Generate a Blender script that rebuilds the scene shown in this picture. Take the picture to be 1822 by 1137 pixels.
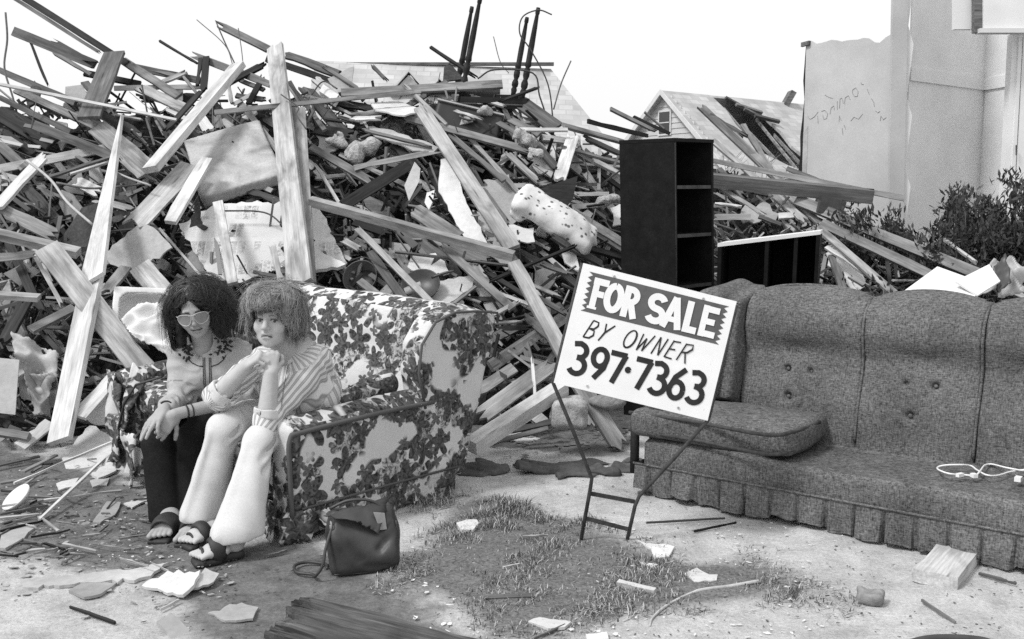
import bpy, bmesh, math, random
import numpy as np
from mathutils import Vector, Matrix
from mathutils.bvhtree import BVHTree

for _o in list(bpy.data.objects):
    bpy.data.objects.remove(_o)
SC = bpy.context.scene
COL = SC.collection
rnd = random.Random(1979)
nrs = np.random.RandomState(1979)
f4 = np.float32

# ---------------------------------------------------------------- camera
CAM_H, FPX, HORIZON = 1.38, 1800.0, 370.0
PITCH = math.atan((568.5 - HORIZON) / FPX)
cam_d = bpy.data.cameras.new('camera')
cam_d.sensor_width = 36.0
cam_d.lens = 36.0 * FPX / 1822.0
cam_d.clip_start, cam_d.clip_end = 0.05, 3000.0
cam = bpy.data.objects.new('camera', cam_d)
COL.objects.link(cam)
cam.location = (0, 0, CAM_H)
cam.rotation_euler = (math.pi / 2 - PITCH, 0, 0)
SC.camera = cam

# ---------------------------------------------------------------- sky and sun (bright overcast, black and white film)
SUN_DIR = Vector((-0.55, -0.35, 0.80)).normalized()
SUN_EL = math.asin(SUN_DIR.z)
world = bpy.data.worlds.new('World')
SC.world = world
world.use_nodes = True
wn = world.node_tree
wn.nodes.clear()
w_out = wn.nodes.new('ShaderNodeOutputWorld')
w_bg = wn.nodes.new('ShaderNodeBackground')
w_sky = wn.nodes.new('ShaderNodeTexSky')
w_sky.sky_type = 'NISHITA'
w_sky.sun_disc = False
w_sky.sun_elevation = SUN_EL
w_sky.sun_rotation = math.atan2(SUN_DIR.x, SUN_DIR.y)
w_sky.dust_density = 5.0
w_sky.air_density = 1.5
w_bw = wn.nodes.new('ShaderNodeRGBToBW')
w_mix = wn.nodes.new('ShaderNodeMix')          # thick even cloud veils the clear sky
w_mix.data_type = 'RGBA'
w_mix.inputs['Factor'].default_value = 0.72
w_mix.inputs['B'].default_value = (11.0, 11.0, 11.0, 1)
wn.links.new(w_sky.outputs[0], w_bw.inputs[0])
wn.links.new(w_bw.outputs[0], w_mix.inputs['A'])
wn.links.new(w_mix.outputs['Result'], w_bg.inputs['Color'])
w_bg.inputs['Strength'].default_value = 0.10
wn.links.new(w_bg.outputs[0], w_out.inputs['Surface'])

sun_d = bpy.data.lights.new('sun', 'SUN')
sun_d.energy = 2.2
sun_d.angle = math.radians(11)
sun_d.color = (1, 1, 1)
sun = bpy.data.objects.new('sun', sun_d)
COL.objects.link(sun)
sun.rotation_euler = SUN_DIR.to_track_quat('Z', 'Y').to_euler()
sun.location = (-6, 1, 8)

SC.view_settings.view_transform = 'Standard'
SC.view_settings.look = 'None'
SC.view_settings.gamma = 1.0
SC.view_settings.use_curve_mapping = False
SC.view_settings.exposure = 0.20
SC.cycles.use_denoising = False            # the picture keeps a fine film-like grain
SC.cycles.max_bounces = 6
SC.cycles.diffuse_bounces = 3
SC.cycles.glossy_bounces = 2
SC.cycles.transparent_max_bounces = 4

# ---------------------------------------------------------------- photograph pixel -> ray in the place
_c, _s = math.cos(PITCH), math.sin(PITCH)
def ray(px, py):
    dx, dy = (px - 911.0) / FPX, (568.5 - py) / FPX
    return Vector((dx, _c + dy * _s, -_s + dy * _c))
def P(px, py, Y):
    d = ray(px, py)
    return Vector((0, 0, CAM_H)) + d * (Y / d.y)
def G(px, py, z=0.0):
    d = ray(px, py)
    return Vector((0, 0, CAM_H)) + d * ((z - CAM_H) / d.z)
def M(px, Y):            # pixels -> metres at a depth
    return px * Y / FPX

# ---------------------------------------------------------------- object helpers
def tag(o, label=None, cat=None, group=None, kind=None):
    if label: o['label'] = label
    if cat: o['category'] = cat
    if group: o['group'] = group
    if kind: o['kind'] = kind
    return o
def empty(name, loc, label=None, cat=None, group=None):
    o = bpy.data.objects.new(name, None)
    o.empty_display_size = 0.1
    o.location = loc
    COL.objects.link(o)
    return tag(o, label, cat, group)
def mesh_np(v, faces, smooth=True):
    """v (n,3) array, faces: (m,3) or (m,4) array or a list of index lists"""
    me = bpy.data.meshes.new('m')
    v = np.asarray(v, f4)
    if isinstance(faces, np.ndarray):
        k = faces.shape[1]
        flat = faces.astype(np.int32).ravel()
        starts = np.arange(0, len(flat), k, dtype=np.int32)
    else:
        flat = np.array([i for f in faces for i in f], np.int32)
        starts = np.cumsum([0] + [len(f) for f in faces[:-1]]).astype(np.int32)
    me.vertices.add(len(v)); me.vertices.foreach_set('co', v.ravel())
    me.loops.add(len(flat)); me.loops.foreach_set('vertex_index', flat)
    me.polygons.add(len(starts)); me.polygons.foreach_set('loop_start', starts)
    me.polygons.foreach_set('use_smooth', np.full(len(starts), bool(smooth)))
    me.update(calc_edges=True)
    me.validate()
    return me
def link(name, me, mat, parent=None, origin=None):
    """mesh given in world coordinates -> object whose origin is the thing's base"""
    o = bpy.data.objects.new(name, me)
    me.name = name
    n = len(me.vertices)
    co = np.empty(n * 3, f4); me.vertices.foreach_get('co', co); co = co.reshape(-1, 3)
    if parent is not None:
        base = Vector((0, 0, 0)); q = parent
        while q is not None:
            base += q.location; q = q.parent
        o.parent = parent
    else:
        base = Vector(origin) if origin is not None else Vector(((co[:, 0].min() + co[:, 0].max()) / 2, (co[:, 1].min() + co[:, 1].max()) / 2, co[:, 2].min()))
        o.location = base
    co -= np.array(base, f4)
    me.vertices.foreach_set('co', co.ravel()); me.update()
    if mat is not None: me.materials.append(mat)
    COL.objects.link(o)
    return o
def wverts(o):
    me = o.data; co = np.empty(len(me.vertices) * 3, f4); me.vertices.foreach_get('co', co)
    co = co.reshape(-1, 3); b = Vector((0, 0, 0)); q = o
    while q is not None: b += q.location; q = q.parent
    return co + np.array(b, f4)
def attr(me, name, vals):
    a = me.attributes.new(name, 'FLOAT', 'POINT'); a.data.foreach_set('value', np.asarray(vals, f4))
def unit(v): return Vector(v).normalized()

class MB:
    """collects flat-shaded shapes for one mesh"""
    def __init__(s): s.v, s.f = [], []
    def poly(s, pts, faces):
        b = len(s.v); s.v += [tuple(p) for p in pts]; s.f += [[b + i for i in f] for f in faces]; return s
    def box(s, c, half, R=None):
        R = R or Matrix.Identity(3); c = Vector(c); pts = []
        for x in (-1, 1):
            for y in (-1, 1):
                for z in (-1, 1): pts.append(c + R @ Vector((x * half[0], y * half[1], z * half[2])))
        return s.poly(pts, [(0, 1, 3, 2), (4, 6, 7, 5), (0, 4, 5, 1), (2, 3, 7, 6), (0, 2, 6, 4), (1, 5, 7, 3)])
    def slab(s, top, d):
        """polygon outline extruded by vector d"""
        n = len(top); d = Vector(d); top = [Vector(p) for p in top]
        return s.poly(top + [p + d for p in top], [list(range(n)), list(range(2 * n - 1, n - 1, -1))] + [[i, i + n, (i + 1) % n + n, (i + 1) % n] for i in range(n)])
    def tube(s, pts, r, k=7, caps=True):
        pts = [Vector(p) for p in pts]; n = len(pts)
        rs = r if isinstance(r, (list, tuple)) else [r] * n
        ring = []; up = None
        for i, p in enumerate(pts):
            t = (pts[min(i + 1, n - 1)] - pts[max(i - 1, 0)]).normalized()
            if up is None: up = Vector((0, 0, 1)) if abs(t.z) < .9 else Vector((1, 0, 0))
            a = t.cross(up).normalized(); b = a.cross(t).normalized(); up = b
            for j in range(k):
                q = 2 * math.pi * j / k
                ring.append(p + a * (rs[i] * math.cos(q)) + b * (rs[i] * math.sin(q)))
        fs = []
        for i in range(n - 1):
            for j in range(k):
                fs.append((i * k + j, i * k + (j + 1) % k, (i + 1) * k + (j + 1) % k, (i + 1) * k + j))
        if caps: fs += [list(range(k - 1, -1, -1)), list(range((n - 1) * k, n * k))]
        return s.poly(ring, fs)
    def mesh(s, smooth=False): return mesh_np(np.array(s.v, f4), s.f, smooth)
    def obj(s, name, mat, parent=None, smooth=False, origin=None): return link(name, s.mesh(smooth), mat, parent, origin)
def spline(pts, n=6):
    """Catmull-Rom through points"""
    pts = [Vector(p) for p in pts]; P0 = [pts[0] * 2 - pts[1]] + pts + [pts[-1] * 2 - pts[-2]]; out = []
    for i in range(1, len(P0) - 2):
        a, b, c, d = P0[i - 1:i + 3]
        for j in range(n):
            t = j / n
            out.append(0.5 * ((2 * b) + (c - a) * t + (2 * a - 5 * b + 4 * c - d) * t * t + (3 * b - a - 3 * c + d) * t ** 3))
    return out + [pts[-1]]

# ---------------------------------------------------------------- signed distance modelling (numpy + surface nets)
def _r3(R):
    return np.array(R, f4) if R is not None else None
def cap(a, b, ra, rb=None):
    rb = ra if rb is None else rb
    a = np.array(a, f4); b = np.array(b, f4); ab = b - a; L2 = float(ab @ ab) + 1e-9; m = max(ra, rb)
    def fn(X, Y, Z):
        x, y, z = X - a[0], Y - a[1], Z - a[2]
        t = np.clip((x * ab[0] + y * ab[1] + z * ab[2]) / L2, 0, 1)
        return np.sqrt((x - t * ab[0]) ** 2 + (y - t * ab[1]) ** 2 + (z - t * ab[2]) ** 2) - (ra + (rb - ra) * t)
    return fn, np.minimum(a, b) - m, np.maximum(a, b) + m
def ell(c, r, R=None):
    c = np.array(c, f4); r = np.array(r, f4) * np.ones(3, f4); R = _r3(R); m = float(r.max())
    def fn(X, Y, Z):
        x, y, z = X - c[0], Y - c[1], Z - c[2]
        if R is not None:
            x, y, z = (R[0, 0] * x + R[0, 1] * y + R[0, 2] * z, R[1, 0] * x + R[1, 1] * y + R[1, 2] * z, R[2, 0] * x + R[2, 1] * y + R[2, 2] * z)
        k0 = np.sqrt((x / r[0]) ** 2 + (y / r[1]) ** 2 + (z / r[2]) ** 2)
        k1 = np.sqrt((x / r[0] ** 2) ** 2 + (y / r[1] ** 2) ** 2 + (z / r[2] ** 2) ** 2) + 1e-9
        return k0 * (k0 - 1) / k1
    return fn, c - m, c + m
def rbox(c, half, r=0.02, R=None):
    c = np.array(c, f4); h = np.array(half, f4); R = _r3(R); m = float(np.linalg.norm(h))
    def fn(X, Y, Z):
        x, y, z = X - c[0], Y - c[1], Z - c[2]
        if R is not None:
            x, y, z = (R[0, 0] * x + R[0, 1] * y + R[0, 2] * z, R[1, 0] * x + R[1, 1] * y + R[1, 2] * z, R[2, 0] * x + R[2, 1] * y + R[2, 2] * z)
        qx, qy, qz = np.abs(x) - h[0] + r, np.abs(y) - h[1] + r, np.abs(z) - h[2] + r
        return np.sqrt(np.maximum(qx, 0) ** 2 + np.maximum(qy, 0) ** 2 + np.maximum(qz, 0) ** 2) + np.minimum(np.maximum(qx, np.maximum(qy, qz)), 0) - r
    return fn, c - m, c + m
def half(p, n):
    """half space on the side n points to"""
    p = np.array(p, f4); n = np.array(Vector(n).normalized(), f4)
    def fn(X, Y, Z): return -((X - p[0]) * n[0] + (Y - p[1]) * n[1] + (Z - p[2]) * n[2])
    return fn, None, None
def smin(a, b, k):
    if k <= 0: return np.minimum(a, b)
    h = np.maximum(k - np.abs(a - b), 0) / k
    return np.minimum(a, b) - h * h * k * 0.25
def nets(D, lo, h):
    S = D < 0
    c = np.zeros(tuple(n - 1 for n in D.shape), np.int8)
    offs = [(i, j, k) for i in (0, 1) for j in (0, 1) for k in (0, 1)]
    nx, ny, nz = c.shape
    for i, j, k in offs: c += S[i:nx + i, j:ny + j, k:nz + k]
    act = (c > 0) & (c < 8)
    idx = np.argwhere(act)
    vid = np.full(act.shape, -1, np.int32); vid[act] = np.arange(len(idx))
    pos = np.zeros((len(idx), 3), f4); cnt = np.zeros(len(idx), f4)
    vals = {o: D[idx[:, 0] + o[0], idx[:, 1] + o[1], idx[:, 2] + o[2]] for o in offs}
    for a in offs:
        for ax in range(3):
            if a[ax]: continue
            b = list(a); b[ax] = 1; b = tuple(b)
            da, db = vals[a], vals[b]; m = (da < 0) != (db < 0)
            t = np.where(m, da / np.where(m, da - db, 1), 0)
            for q in range(3): pos[:, q] += m * (a[q] + (t if q == ax else 0))
            cnt += m
    v = np.array(lo, f4) + h * (idx + pos / np.maximum(cnt, 1)[:, None])
    F = []
    for ax in range(3):
        o1, o2 = (ax + 1) % 3, (ax + 2) % 3
        sl0 = [slice(1, -1)] * 3; sl1 = [slice(1, -1)] * 3
        sl0[ax] = slice(0, -1); sl1[ax] = slice(1, None)
        A, B = S[tuple(sl0)], S[tuple(sl1)]
        e = np.argwhere(A != B)
        if not len(e): continue
        inside = A[e[:, 0], e[:, 1], e[:, 2]]
        g = e.copy(); g[:, o1] += 1; g[:, o2] += 1
        q = []
        for d1, d2 in ((-1, -1), (0, -1), (0, 0), (-1, 0)):
            w = g.copy(); w[:, o1] += d1; w[:, o2] += d2
            q.append(vid[w[:, 0], w[:, 1], w[:, 2]])
        q = np.stack(q, 1)
        q[~inside] = q[~inside][:, ::-1]
        F.append(q)
    return v, np.concatenate(F)
def sdf(ops, h, disp=None, pad=0.02):
    """ops: (op, prim, k) with op '+', '-' or '&'; returns vertices and quads in world space"""
    lo = np.min([p[1] for o, p, k in ops if o == '+'], 0) - pad
    hi = np.max([p[2] for o, p, k in ops if o == '+'], 0) + pad
    n = np.ceil((hi - lo) / h).astype(int) + 1
    ax = [lo[i] + h * np.arange(n[i], dtype=f4) for i in range(3)]
    D = np.full(n, 9, f4)
    for op, (fn, l, u), k in ops:
        if l is None: sl = [slice(0, n[i]) for i in range(3)]
        else:
            m = k + 4 * h + (0.03 if disp else 0)
            sl = [slice(max(0, int((l[i] - m - lo[i]) / h)), min(n[i], int((u[i] + m - lo[i]) / h) + 2)) for i in range(3)]
        sl = tuple(sl)
        d = fn(ax[0][sl[0]][:, None, None], ax[1][sl[1]][None, :, None], ax[2][sl[2]][None, None, :]).astype(f4)
        if op == '+': D[sl] = smin(D[sl], d, k)
        elif op == '-': D[sl] = -smin(-D[sl], d, k)
        else: D[sl] = -smin(-D[sl], -d, k)
    if disp is not None:
        near = np.argwhere(np.abs(D) < 0.05)
        D[near[:, 0], near[:, 1], near[:, 2]] += disp(ax[0][near[:, 0]], ax[1][near[:, 1]], ax[2][near[:, 2]])
    D[0], D[-1] = 9, 9; D[:, 0], D[:, -1] = 9, 9; D[:, :, 0], D[:, :, -1] = 9, 9
    return nets(D, lo, h)
def wob(freq, amp, seed, n=5):
    r = np.random.RandomState(seed)
    K = r.normal(size=(n, 3)) * freq; ph = r.rand(n) * 6.28
    def fn(x, y, z):
        s = 0
        for i in range(n): s = s + np.sin(K[i, 0] * x + K[i, 1] * y + K[i, 2] * z + ph[i])
        return (s * (amp / math.sqrt(n))).astype(f4)
    return fn
def sobj(name, ops, h, mat, parent=None, disp=None, pad=0.02):
    v, q = sdf(ops, h, disp, pad)
    return link(name, mesh_np(v, q), mat, parent)

# ---------------------------------------------------------------- materials (neutral greys: black and white film)
MATS = {}
class N:
    def __init__(s, name):
        s.m = bpy.data.materials.new(name); s.m.use_nodes = True; s.t = s.m.node_tree; s.t.nodes.clear()
        s.out = s.t.nodes.new('ShaderNodeOutputMaterial'); s.b = s.t.nodes.new('ShaderNodeBsdfPrincipled')
        s.t.links.new(s.b.outputs[0], s.out.inputs[0]); MATS[name] = s.m
    def n(s, typ, **kw):
        nd = s.t.nodes.new('ShaderNode' + typ)
        for k, v in kw.items():
            if k in ('ins',):
                for a, b in v.items(): s.set(nd, a, b)
            else: setattr(nd, k, v)
        return nd
    def set(s, nd, a, b):
        sock = nd.inputs[a]
        if isinstance(b, bpy.types.NodeSocket): s.t.links.new(b, sock)
        else: sock.default_value = b
    def math(s, op, a, b=0.0, c=0.0, clamp=False):
        nd = s.n('Math', operation=op, use_clamp=clamp); s.set(nd, 0, a); s.set(nd, 1, b); s.set(nd, 2, c); return nd.outputs[0]
    def coord(s, out='Object', scale=(1, 1, 1), offset=None):
        c = s.n('TexCoord').outputs[out]
        mp = s.n('Mapping'); s.set(mp, 'Vector', c); mp.inputs['Scale'].default_value = scale
        if offset is not None:
            cx = s.n('CombineXYZ'); s.set(cx, 0, offset); s.set(cx, 1, s.math('MULTIPLY', offset, 1.7)); s.set(cx, 2, s.math('MULTIPLY', offset, 2.3)); s.set(mp, 'Location', cx.outputs[0])
        return mp.outputs[0]
    def noise(s, vec, scale, detail=4, rough=.55, dist=0.0):
        nd = s.n('TexNoise'); s.set(nd, 'Vector', vec); nd.inputs['Scale'].default_value = scale; nd.inputs['Detail'].default_value = detail
        nd.inputs['Roughness'].default_value = rough; nd.inputs['Distortion'].default_value = dist
        return nd.outputs[0]
    def ramp(s, f, a, b, lo=0.0, hi=1.0):
        nd = s.n('MapRange', clamp=True); s.set(nd, 0, f); nd.inputs[1].default_value = a; nd.inputs[2].default_value = b
        nd.inputs[3].default_value = lo; nd.inputs[4].default_value = hi; return nd.outputs[0]
    def mix(s, f, a, b):
        nd = s.n('Mix', data_type='FLOAT'); s.set(nd, 0, f); s.set(nd, 2, a); s.set(nd, 3, b); return nd.outputs[0]
    def bump(s, h, strength, dist=0.01):
        nd = s.n('Bump'); s.set(nd, 'Height', h); nd.inputs['Strength'].default_value = strength; nd.inputs['Distance'].default_value = dist
        s.t.links.new(nd.outputs[0], s.b.inputs['Normal'])
    def fin(s, col, rough=.8, spec=.3):
        s.set(s.b, 'Base Color', col) if not isinstance(col, (int, float)) else s.set(s.b, 'Base Color', (col, col, col, 1))
        s.set(s.b, 'Roughness', rough); s.b.inputs['Specular IOR Level'].default_value = spec
        return s.m
    def rand(s): return s.n('ObjectInfo').outputs['Random']

def plain(name, lo, hi, scale=8, rough=.75, spec=.3, bump=.2, bscale=None, bdist=.006, vary=0.0, grain=0.0):
    m = N(name); r = m.rand(); v = m.coord(offset=m.math('MULTIPLY', r, 37.0)); f = m.noise(v, scale, 5, .6)
    c = m.ramp(f, .3, .7, lo, hi)
    if vary: c = m.math('MULTIPLY', c, m.ramp(r, 0, 1, 1 - vary, 1 + vary))
    g = m.noise(v, bscale or scale * 6, 4, .6)
    if grain: c = m.math('MULTIPLY', c, m.ramp(g, .3, .7, 1 - grain, 1 + grain))
    if bump: m.bump(g, bump, bdist)
    return m.fin(c, rough, spec)
def wood(name, lo, hi, vary=.22, rough=.82, stain=.45):
    m = N(name); r = m.rand(); off = m.math('MULTIPLY', r, 53.0)
    g = m.noise(m.coord(scale=(1.3, 26, 26), offset=off), 1.6, 6, .62, .35)
    f2 = m.noise(m.coord(scale=(5, 90, 90), offset=off), 1.5, 3, .6)
    st = m.noise(m.coord(scale=(1.2, 3, 3), offset=off), 2.2, 4, .6, .5)
    c = m.ramp(g, .32, .68, lo, hi)
    c = m.math('MULTIPLY', c, m.ramp(f2, .3, .7, .82, 1.12))
    c = m.math('MULTIPLY', c, m.ramp(st, .32, .6, 1 - stain, 1.06))
    vo = m.n('TexVoronoi'); m.set(vo, 'Vector', m.coord(scale=(1.1, 9, 9), offset=off)); vo.inputs['Scale'].default_value = 1.7
    c = m.math('MULTIPLY', c, m.ramp(vo.outputs['Distance'], .05, .13, .45, 1.0))
    c = m.math('MULTIPLY', c, m.ramp(r, 0, 1, 1 - vary, 1 + vary))
    m.bump(m.math('ADD', g, m.math('MULTIPLY', f2, .5)), .35, .004)
    return m.fin(c, rough, .25)
wood('wood_white', .55, .70, .12, stain=.42)
wood('wood_pale', .33, .52, .22, stain=.6)
wood('wood_mid', .15, .30, .34, stain=.6)
wood('wood_grey', .07, .16, .32)
wood('wood_dark', .016, .045, .3)
wood('wood_black', .012, .022, .1, rough=.6)
wood('wood_weathered', .025, .17, .1, stain=.5)
plain('plaster', .50, .68, 5, .9, .2, .25, 30, vary=.12, grain=.08)
plain('plaster_grey', .26, .38, 5, .9, .2, .3, 30, vary=.2, grain=.1)
plain('tarpaper', .05, .10, 9, .9, .2, .4, 60, vary=.3, grain=.3)
plain('ply', .30, .46, 4, .85, .25, .2, 40, vary=.2, grain=.1)
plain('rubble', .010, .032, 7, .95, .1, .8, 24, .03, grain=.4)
plain('enamel', .55, .72, 5, .35, .5, .05)
plain('dark_metal', .03, .06, 12, .45, .5, .15)
plain('rust_metal', .02, .06, 30, .7, .4, .3, 90)
plain('grey_metal', .25, .45, 10, .4, .5, .2)
plain('cloth_dark', .07, .13, 6, .95, .1, .4, 40, grain=.2)
plain('cloth_grey', .20, .32, 6, .95, .1, .4, 40, grain=.2)
plain('cloth_white', .6, .8, 6, .95, .1, .3, 40)
m = N('splinter_mix'); m.fin(m.n('Attribute', attribute_name='tone').outputs['Fac'], .9, .2)
plain('concrete', .30, .45, 10, .95, .2, .6, 70, .01, grain=.25)
plain('stone', .16, .28, 12, .95, .2, .7, 50, .01, grain=.25)
plain('insulation', .30, .52, 12, 1.0, .05, .9, 40, .03, grain=.2)
plain('cable_white', .75, .82, 5, .5, .4, .0)
plain('wire', .03, .06, 5, .6, .4, .0)
plain('twig', .10, .22, 14, .9, .1, .4, 60)
plain('twig_pale', .35, .52, 14, .9, .1, .4, 60)
plain('wax_dark', .015, .03, 8, .55, .4, .1)
# ================================================================ ground
def poly_px(pts): return [G(x, y) for x, y in pts]
SOIL = [poly_px([(0, 790), (210, 850), (330, 930), (560, 975), (720, 1045), (840, 1200), (430, 1200), (360, 1080), (250, 1050), (90, 1010), (0, 990), (-400, 960), (-400, 760)]),
        poly_px([(820, 700), (1140, 745), (1140, 815), (1000, 805), (900, 790), (780, 800)])]
GRASS = [poly_px([(690, 985), (760, 920), (835, 868), (930, 888), (1010, 925), (1130, 958), (1280, 985), (1420, 1000), (1550, 1050), (1560, 1085), (1370, 1100), (1140, 1125), (1010, 1160), (860, 1170), (740, 1110), (640, 1050)])]
def inside_d(pts, X, Y):
    """signed distance to a polygon (negative inside)"""
    d = np.full(X.shape, 1e9); ins = np.zeros(X.shape, bool); n = len(pts)
    for i in range(n):
        a, b = pts[i], pts[(i + 1) % n]; ex, ey = b.x - a.x, b.y - a.y
        wx, wy = X - a.x, Y - a.y
        t = np.clip((wx * ex + wy * ey) / (ex * ex + ey * ey), 0, 1)
        d = np.minimum(d, np.hypot(wx - ex * t, wy - ey * t))
        c = ((a.y > Y) != (b.y > Y)) & (X < (b.x - a.x) * (Y - a.y) / np.where(b.y == a.y, 1e-9, b.y - a.y) + a.x)
        ins ^= c
    return np.where(ins, -d, d)
def fnoise(x, y, f, seed):
    w = wob(f, 1.0, seed, 7); return w(np.asarray(x, float), np.asarray(y, float), np.zeros(1))
def grass_amount(x, y):
    d = inside_d(GRASS[0], x, y) + .07 * fnoise(x, y, 6, 3) + .04 * fnoise(x, y, 19, 4)
    return np.clip(-d / .26, 0, 1)
gx = np.concatenate([-np.geomspace(700, 4.2, 22), np.arange(-4, 4.001, .035), np.geomspace(4.2, 700, 22)])
gy = np.concatenate([-np.geomspace(300, 1, 10), np.arange(0, 2.6, .3), np.arange(2.6, 7.6, .035), np.geomspace(7.9, 900, 26)])
GX, GY = np.meshgrid(gx, gy, indexing='ij')
soil = np.maximum(np.clip(.5 - (inside_d(SOIL[0], GX, GY) + .07 * fnoise(GX, GY, 4, 7) + .03 * fnoise(GX, GY, 17, 9)) / .30, 0, 1),
                  np.clip(.5 - (inside_d(SOIL[1], GX, GY) + .06 * fnoise(GX, GY, 5, 8)) / .12, 0, 1))
soil = np.maximum(soil, np.clip((GY - 6.0) / .5, 0, 1))
ga = grass_amount(GX, GY)
near = (np.abs(GX) < 4.1) & (GY > 2.5) & (GY < 7.8)
GZ = np.where(near, .004 * fnoise(GX, GY, 7, 1) + .0025 * fnoise(GX, GY, 23, 2) + .012 * ga, -.01)
ni, nj = GX.shape
ii = np.arange(ni * nj).reshape(ni, nj)
quad = np.stack([ii[:-1, :-1], ii[1:, :-1], ii[1:, 1:], ii[:-1, 1:]], -1).reshape(-1, 4)
me = mesh_np(np.stack([GX, GY, GZ], -1).reshape(-1, 3), quad)
attr(me, 'soil', soil.ravel()); attr(me, 'grass', ga.ravel())
m = N('ground_mat')
v = m.coord('Object')
a_s = m.n('Attribute', attribute_name='soil').outputs['Fac']; a_g = m.n('Attribute', attribute_name='grass').outputs['Fac']
big = m.noise(v, 1.3, 5, .6, .4); mid_ = m.noise(v, 9, 6, .65, .3); fine = m.noise(v, 70, 5, .7); sp = m.noise(v, 190, 3, .6)
conc = m.math('MULTIPLY', m.ramp(big, .3, .72, .46, .62), m.ramp(fine, .25, .7, .68, 1.12))
conc = m.math('MULTIPLY', conc, m.ramp(mid_, .3, .55, .80, 1.0))
conc = m.math('MULTIPLY', conc, m.ramp(sp, .58, .70, 1.0, .45))
conc = m.math('MULTIPLY', conc, m.ramp(m.noise(v, 3.2, 7, .7, .8), .32, .55, .70, 1.0))
dirt = m.math('MULTIPLY', m.ramp(mid_, .28, .7, .08, .20), m.ramp(fine, .25, .72, .65, 1.3))
gs = m.math('MULTIPLY', m.ramp(fine, .28, .72, .055, .25), m.ramp(mid_, .3, .7, .8, 1.15))
s2 = m.ramp(m.math('ADD', a_s, m.math('MULTIPLY', m.math('SUBTRACT', mid_, .5), 1.3)), .3, .7)
g2 = m.ramp(m.math('ADD', a_g, m.math('MULTIPLY', m.math('SUBTRACT', mid_, .5), 1.1)), .2, .75)
m.bump(m.math('ADD', m.math('ADD', mid_, m.math('MULTIPLY', fine, .5)), m.math('MULTIPLY', sp, .18)), .55, .02)
m.fin(m.mix(g2, m.mix(s2, conc, dirt), gs), .95, .15)
ground = link('ground', me, MATS['ground_mat'], origin=(0, 0, 0)); tag(ground, kind='structure')

# ================================================================ siding, shingles and houses behind
m = N('shingles'); v = m.coord('UV'); r = m.rand()
bk = m.n('TexBrick'); m.set(bk, 'Vector', v); bk.inputs['Color1'].default_value = (.36,) * 3 + (1,); bk.inputs['Color2'].default_value = (.50,) * 3 + (1,); bk.inputs['Mortar'].default_value = (.38,) * 3 + (1,)
bk.inputs['Scale'].default_value = 1.0; bk.inputs['Mortar Size'].default_value = .02; bk.inputs['Brick Width'].default_value = .5; bk.inputs['Row Height'].default_value = .28
c = m.math('MULTIPLY', m.n('RGBToBW', ins={0: bk.outputs[0]}).outputs[0], m.ramp(m.noise(v, .7, 5, .6), .3, .7, .85, 1.2))
m.fin(c, .95, .1)
plain('siding', .46, .58, 2, .8, .2, .1, vary=.05)
plain('trim', .55, .66, 3, .7, .2, .1)
plain('glass_dark', .03, .05, 2, .15, .5, 0)
plain('attic_dark', .02, .04, 4, .95, .1, .3)
def uvmap(me, fn):
    """fn(co (n,3), nor(n,3)) -> uv per loop"""
    L = len(me.loops); vi = np.empty(L, np.int32); me.loops.foreach_get('vertex_index', vi)
    co = np.empty(len(me.vertices) * 3, f4); me.vertices.foreach_get('co', co); co = co.reshape(-1, 3)
    pn = np.empty(len(me.polygons) * 3, f4); me.polygons.foreach_get('normal', pn); pn = pn.reshape(-1, 3)
    tot = np.empty(len(me.polygons), np.int32); me.polygons.foreach_get('loop_total', tot)
    uv = fn(co[vi], np.repeat(pn, tot, 0))
    me.uv_layers.new(name='UVMap').data.foreach_set('uv', np.asarray(uv, f4).ravel())

class Frame:
    def __init__(s, o, ux, uy):
        s.o = Vector((o[0], o[1], o[2] if len(o) > 2 else 0)); s.x = Vector((ux[0], ux[1], 0)).normalized(); s.y = Vector((uy[0], uy[1], 0)).normalized()
    def __call__(s, a, b, c): return s.o + s.x * a + s.y * b + Vector((0, 0, c))

def roof_mesh(f, p, d=.12, uvs=1.0):
    """p: outline points (world), first edge is along the eave"""
    e = (p[1] - p[0]).normalized(); nrm = (p[1] - p[0]).cross(p[-1] - p[0]).normalized(); up = nrm.cross(e)
    if nrm.z < 0: nrm = -nrm
    mb = MB().slab(p, -nrm * d); me = mb.mesh()
    p0, e_, u_ = np.array(p[0]), np.array(e), np.array(up)
    uvmap(me, lambda co, n: np.stack([(co - p0) @ e_, (co - p0) @ u_], -1) * uvs)
    return me
# --- house behind at right: gable end faces the camera's left, roof torn open
H1 = Frame((8.27, 38.0, 0), (0.80, 0.60), (-0.60, 0.80))       # x along the ridge, y away
h1 = empty('house', H1(0, 0, 0), 'pale clapboard house with hole torn in its shingle roof, behind bookcase', 'house')
LEN, DEP, EAVE, RIDGE = 8.6, 7.2, 2.7, 5.95
mb = MB(); mb.slab([H1(0, 0, 0), H1(0, DEP, 0), H1(0, DEP, EAVE), H1(0, DEP / 2, RIDGE), H1(0, 0, EAVE)], H1.x * .2); mb.obj('gable_wall', MATS['siding'], h1)
MB().slab([H1(.2, 0, 0), H1(LEN, 0, 0), H1(LEN, 0, EAVE), H1(.2, 0, EAVE)], H1.y * .2).obj('wall', MATS['siding'], h1)
MB().slab([H1(.2, .3, 0), H1(LEN, .3, 0), H1(LEN, DEP, 0), H1(.2, DEP, 0)], Vector((0, 0, .1))).obj('floor', MATS['attic_dark'], h1)
MB().slab([H1(LEN, 0, 0), H1(LEN, DEP, 0), H1(LEN, DEP, EAVE), H1(LEN, DEP / 2, RIDGE - .1), H1(LEN, 0, EAVE)], H1.x * .2).obj('gable_wall', MATS['siding'], h1)
course = MB(); z = .2
k = 0
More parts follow.
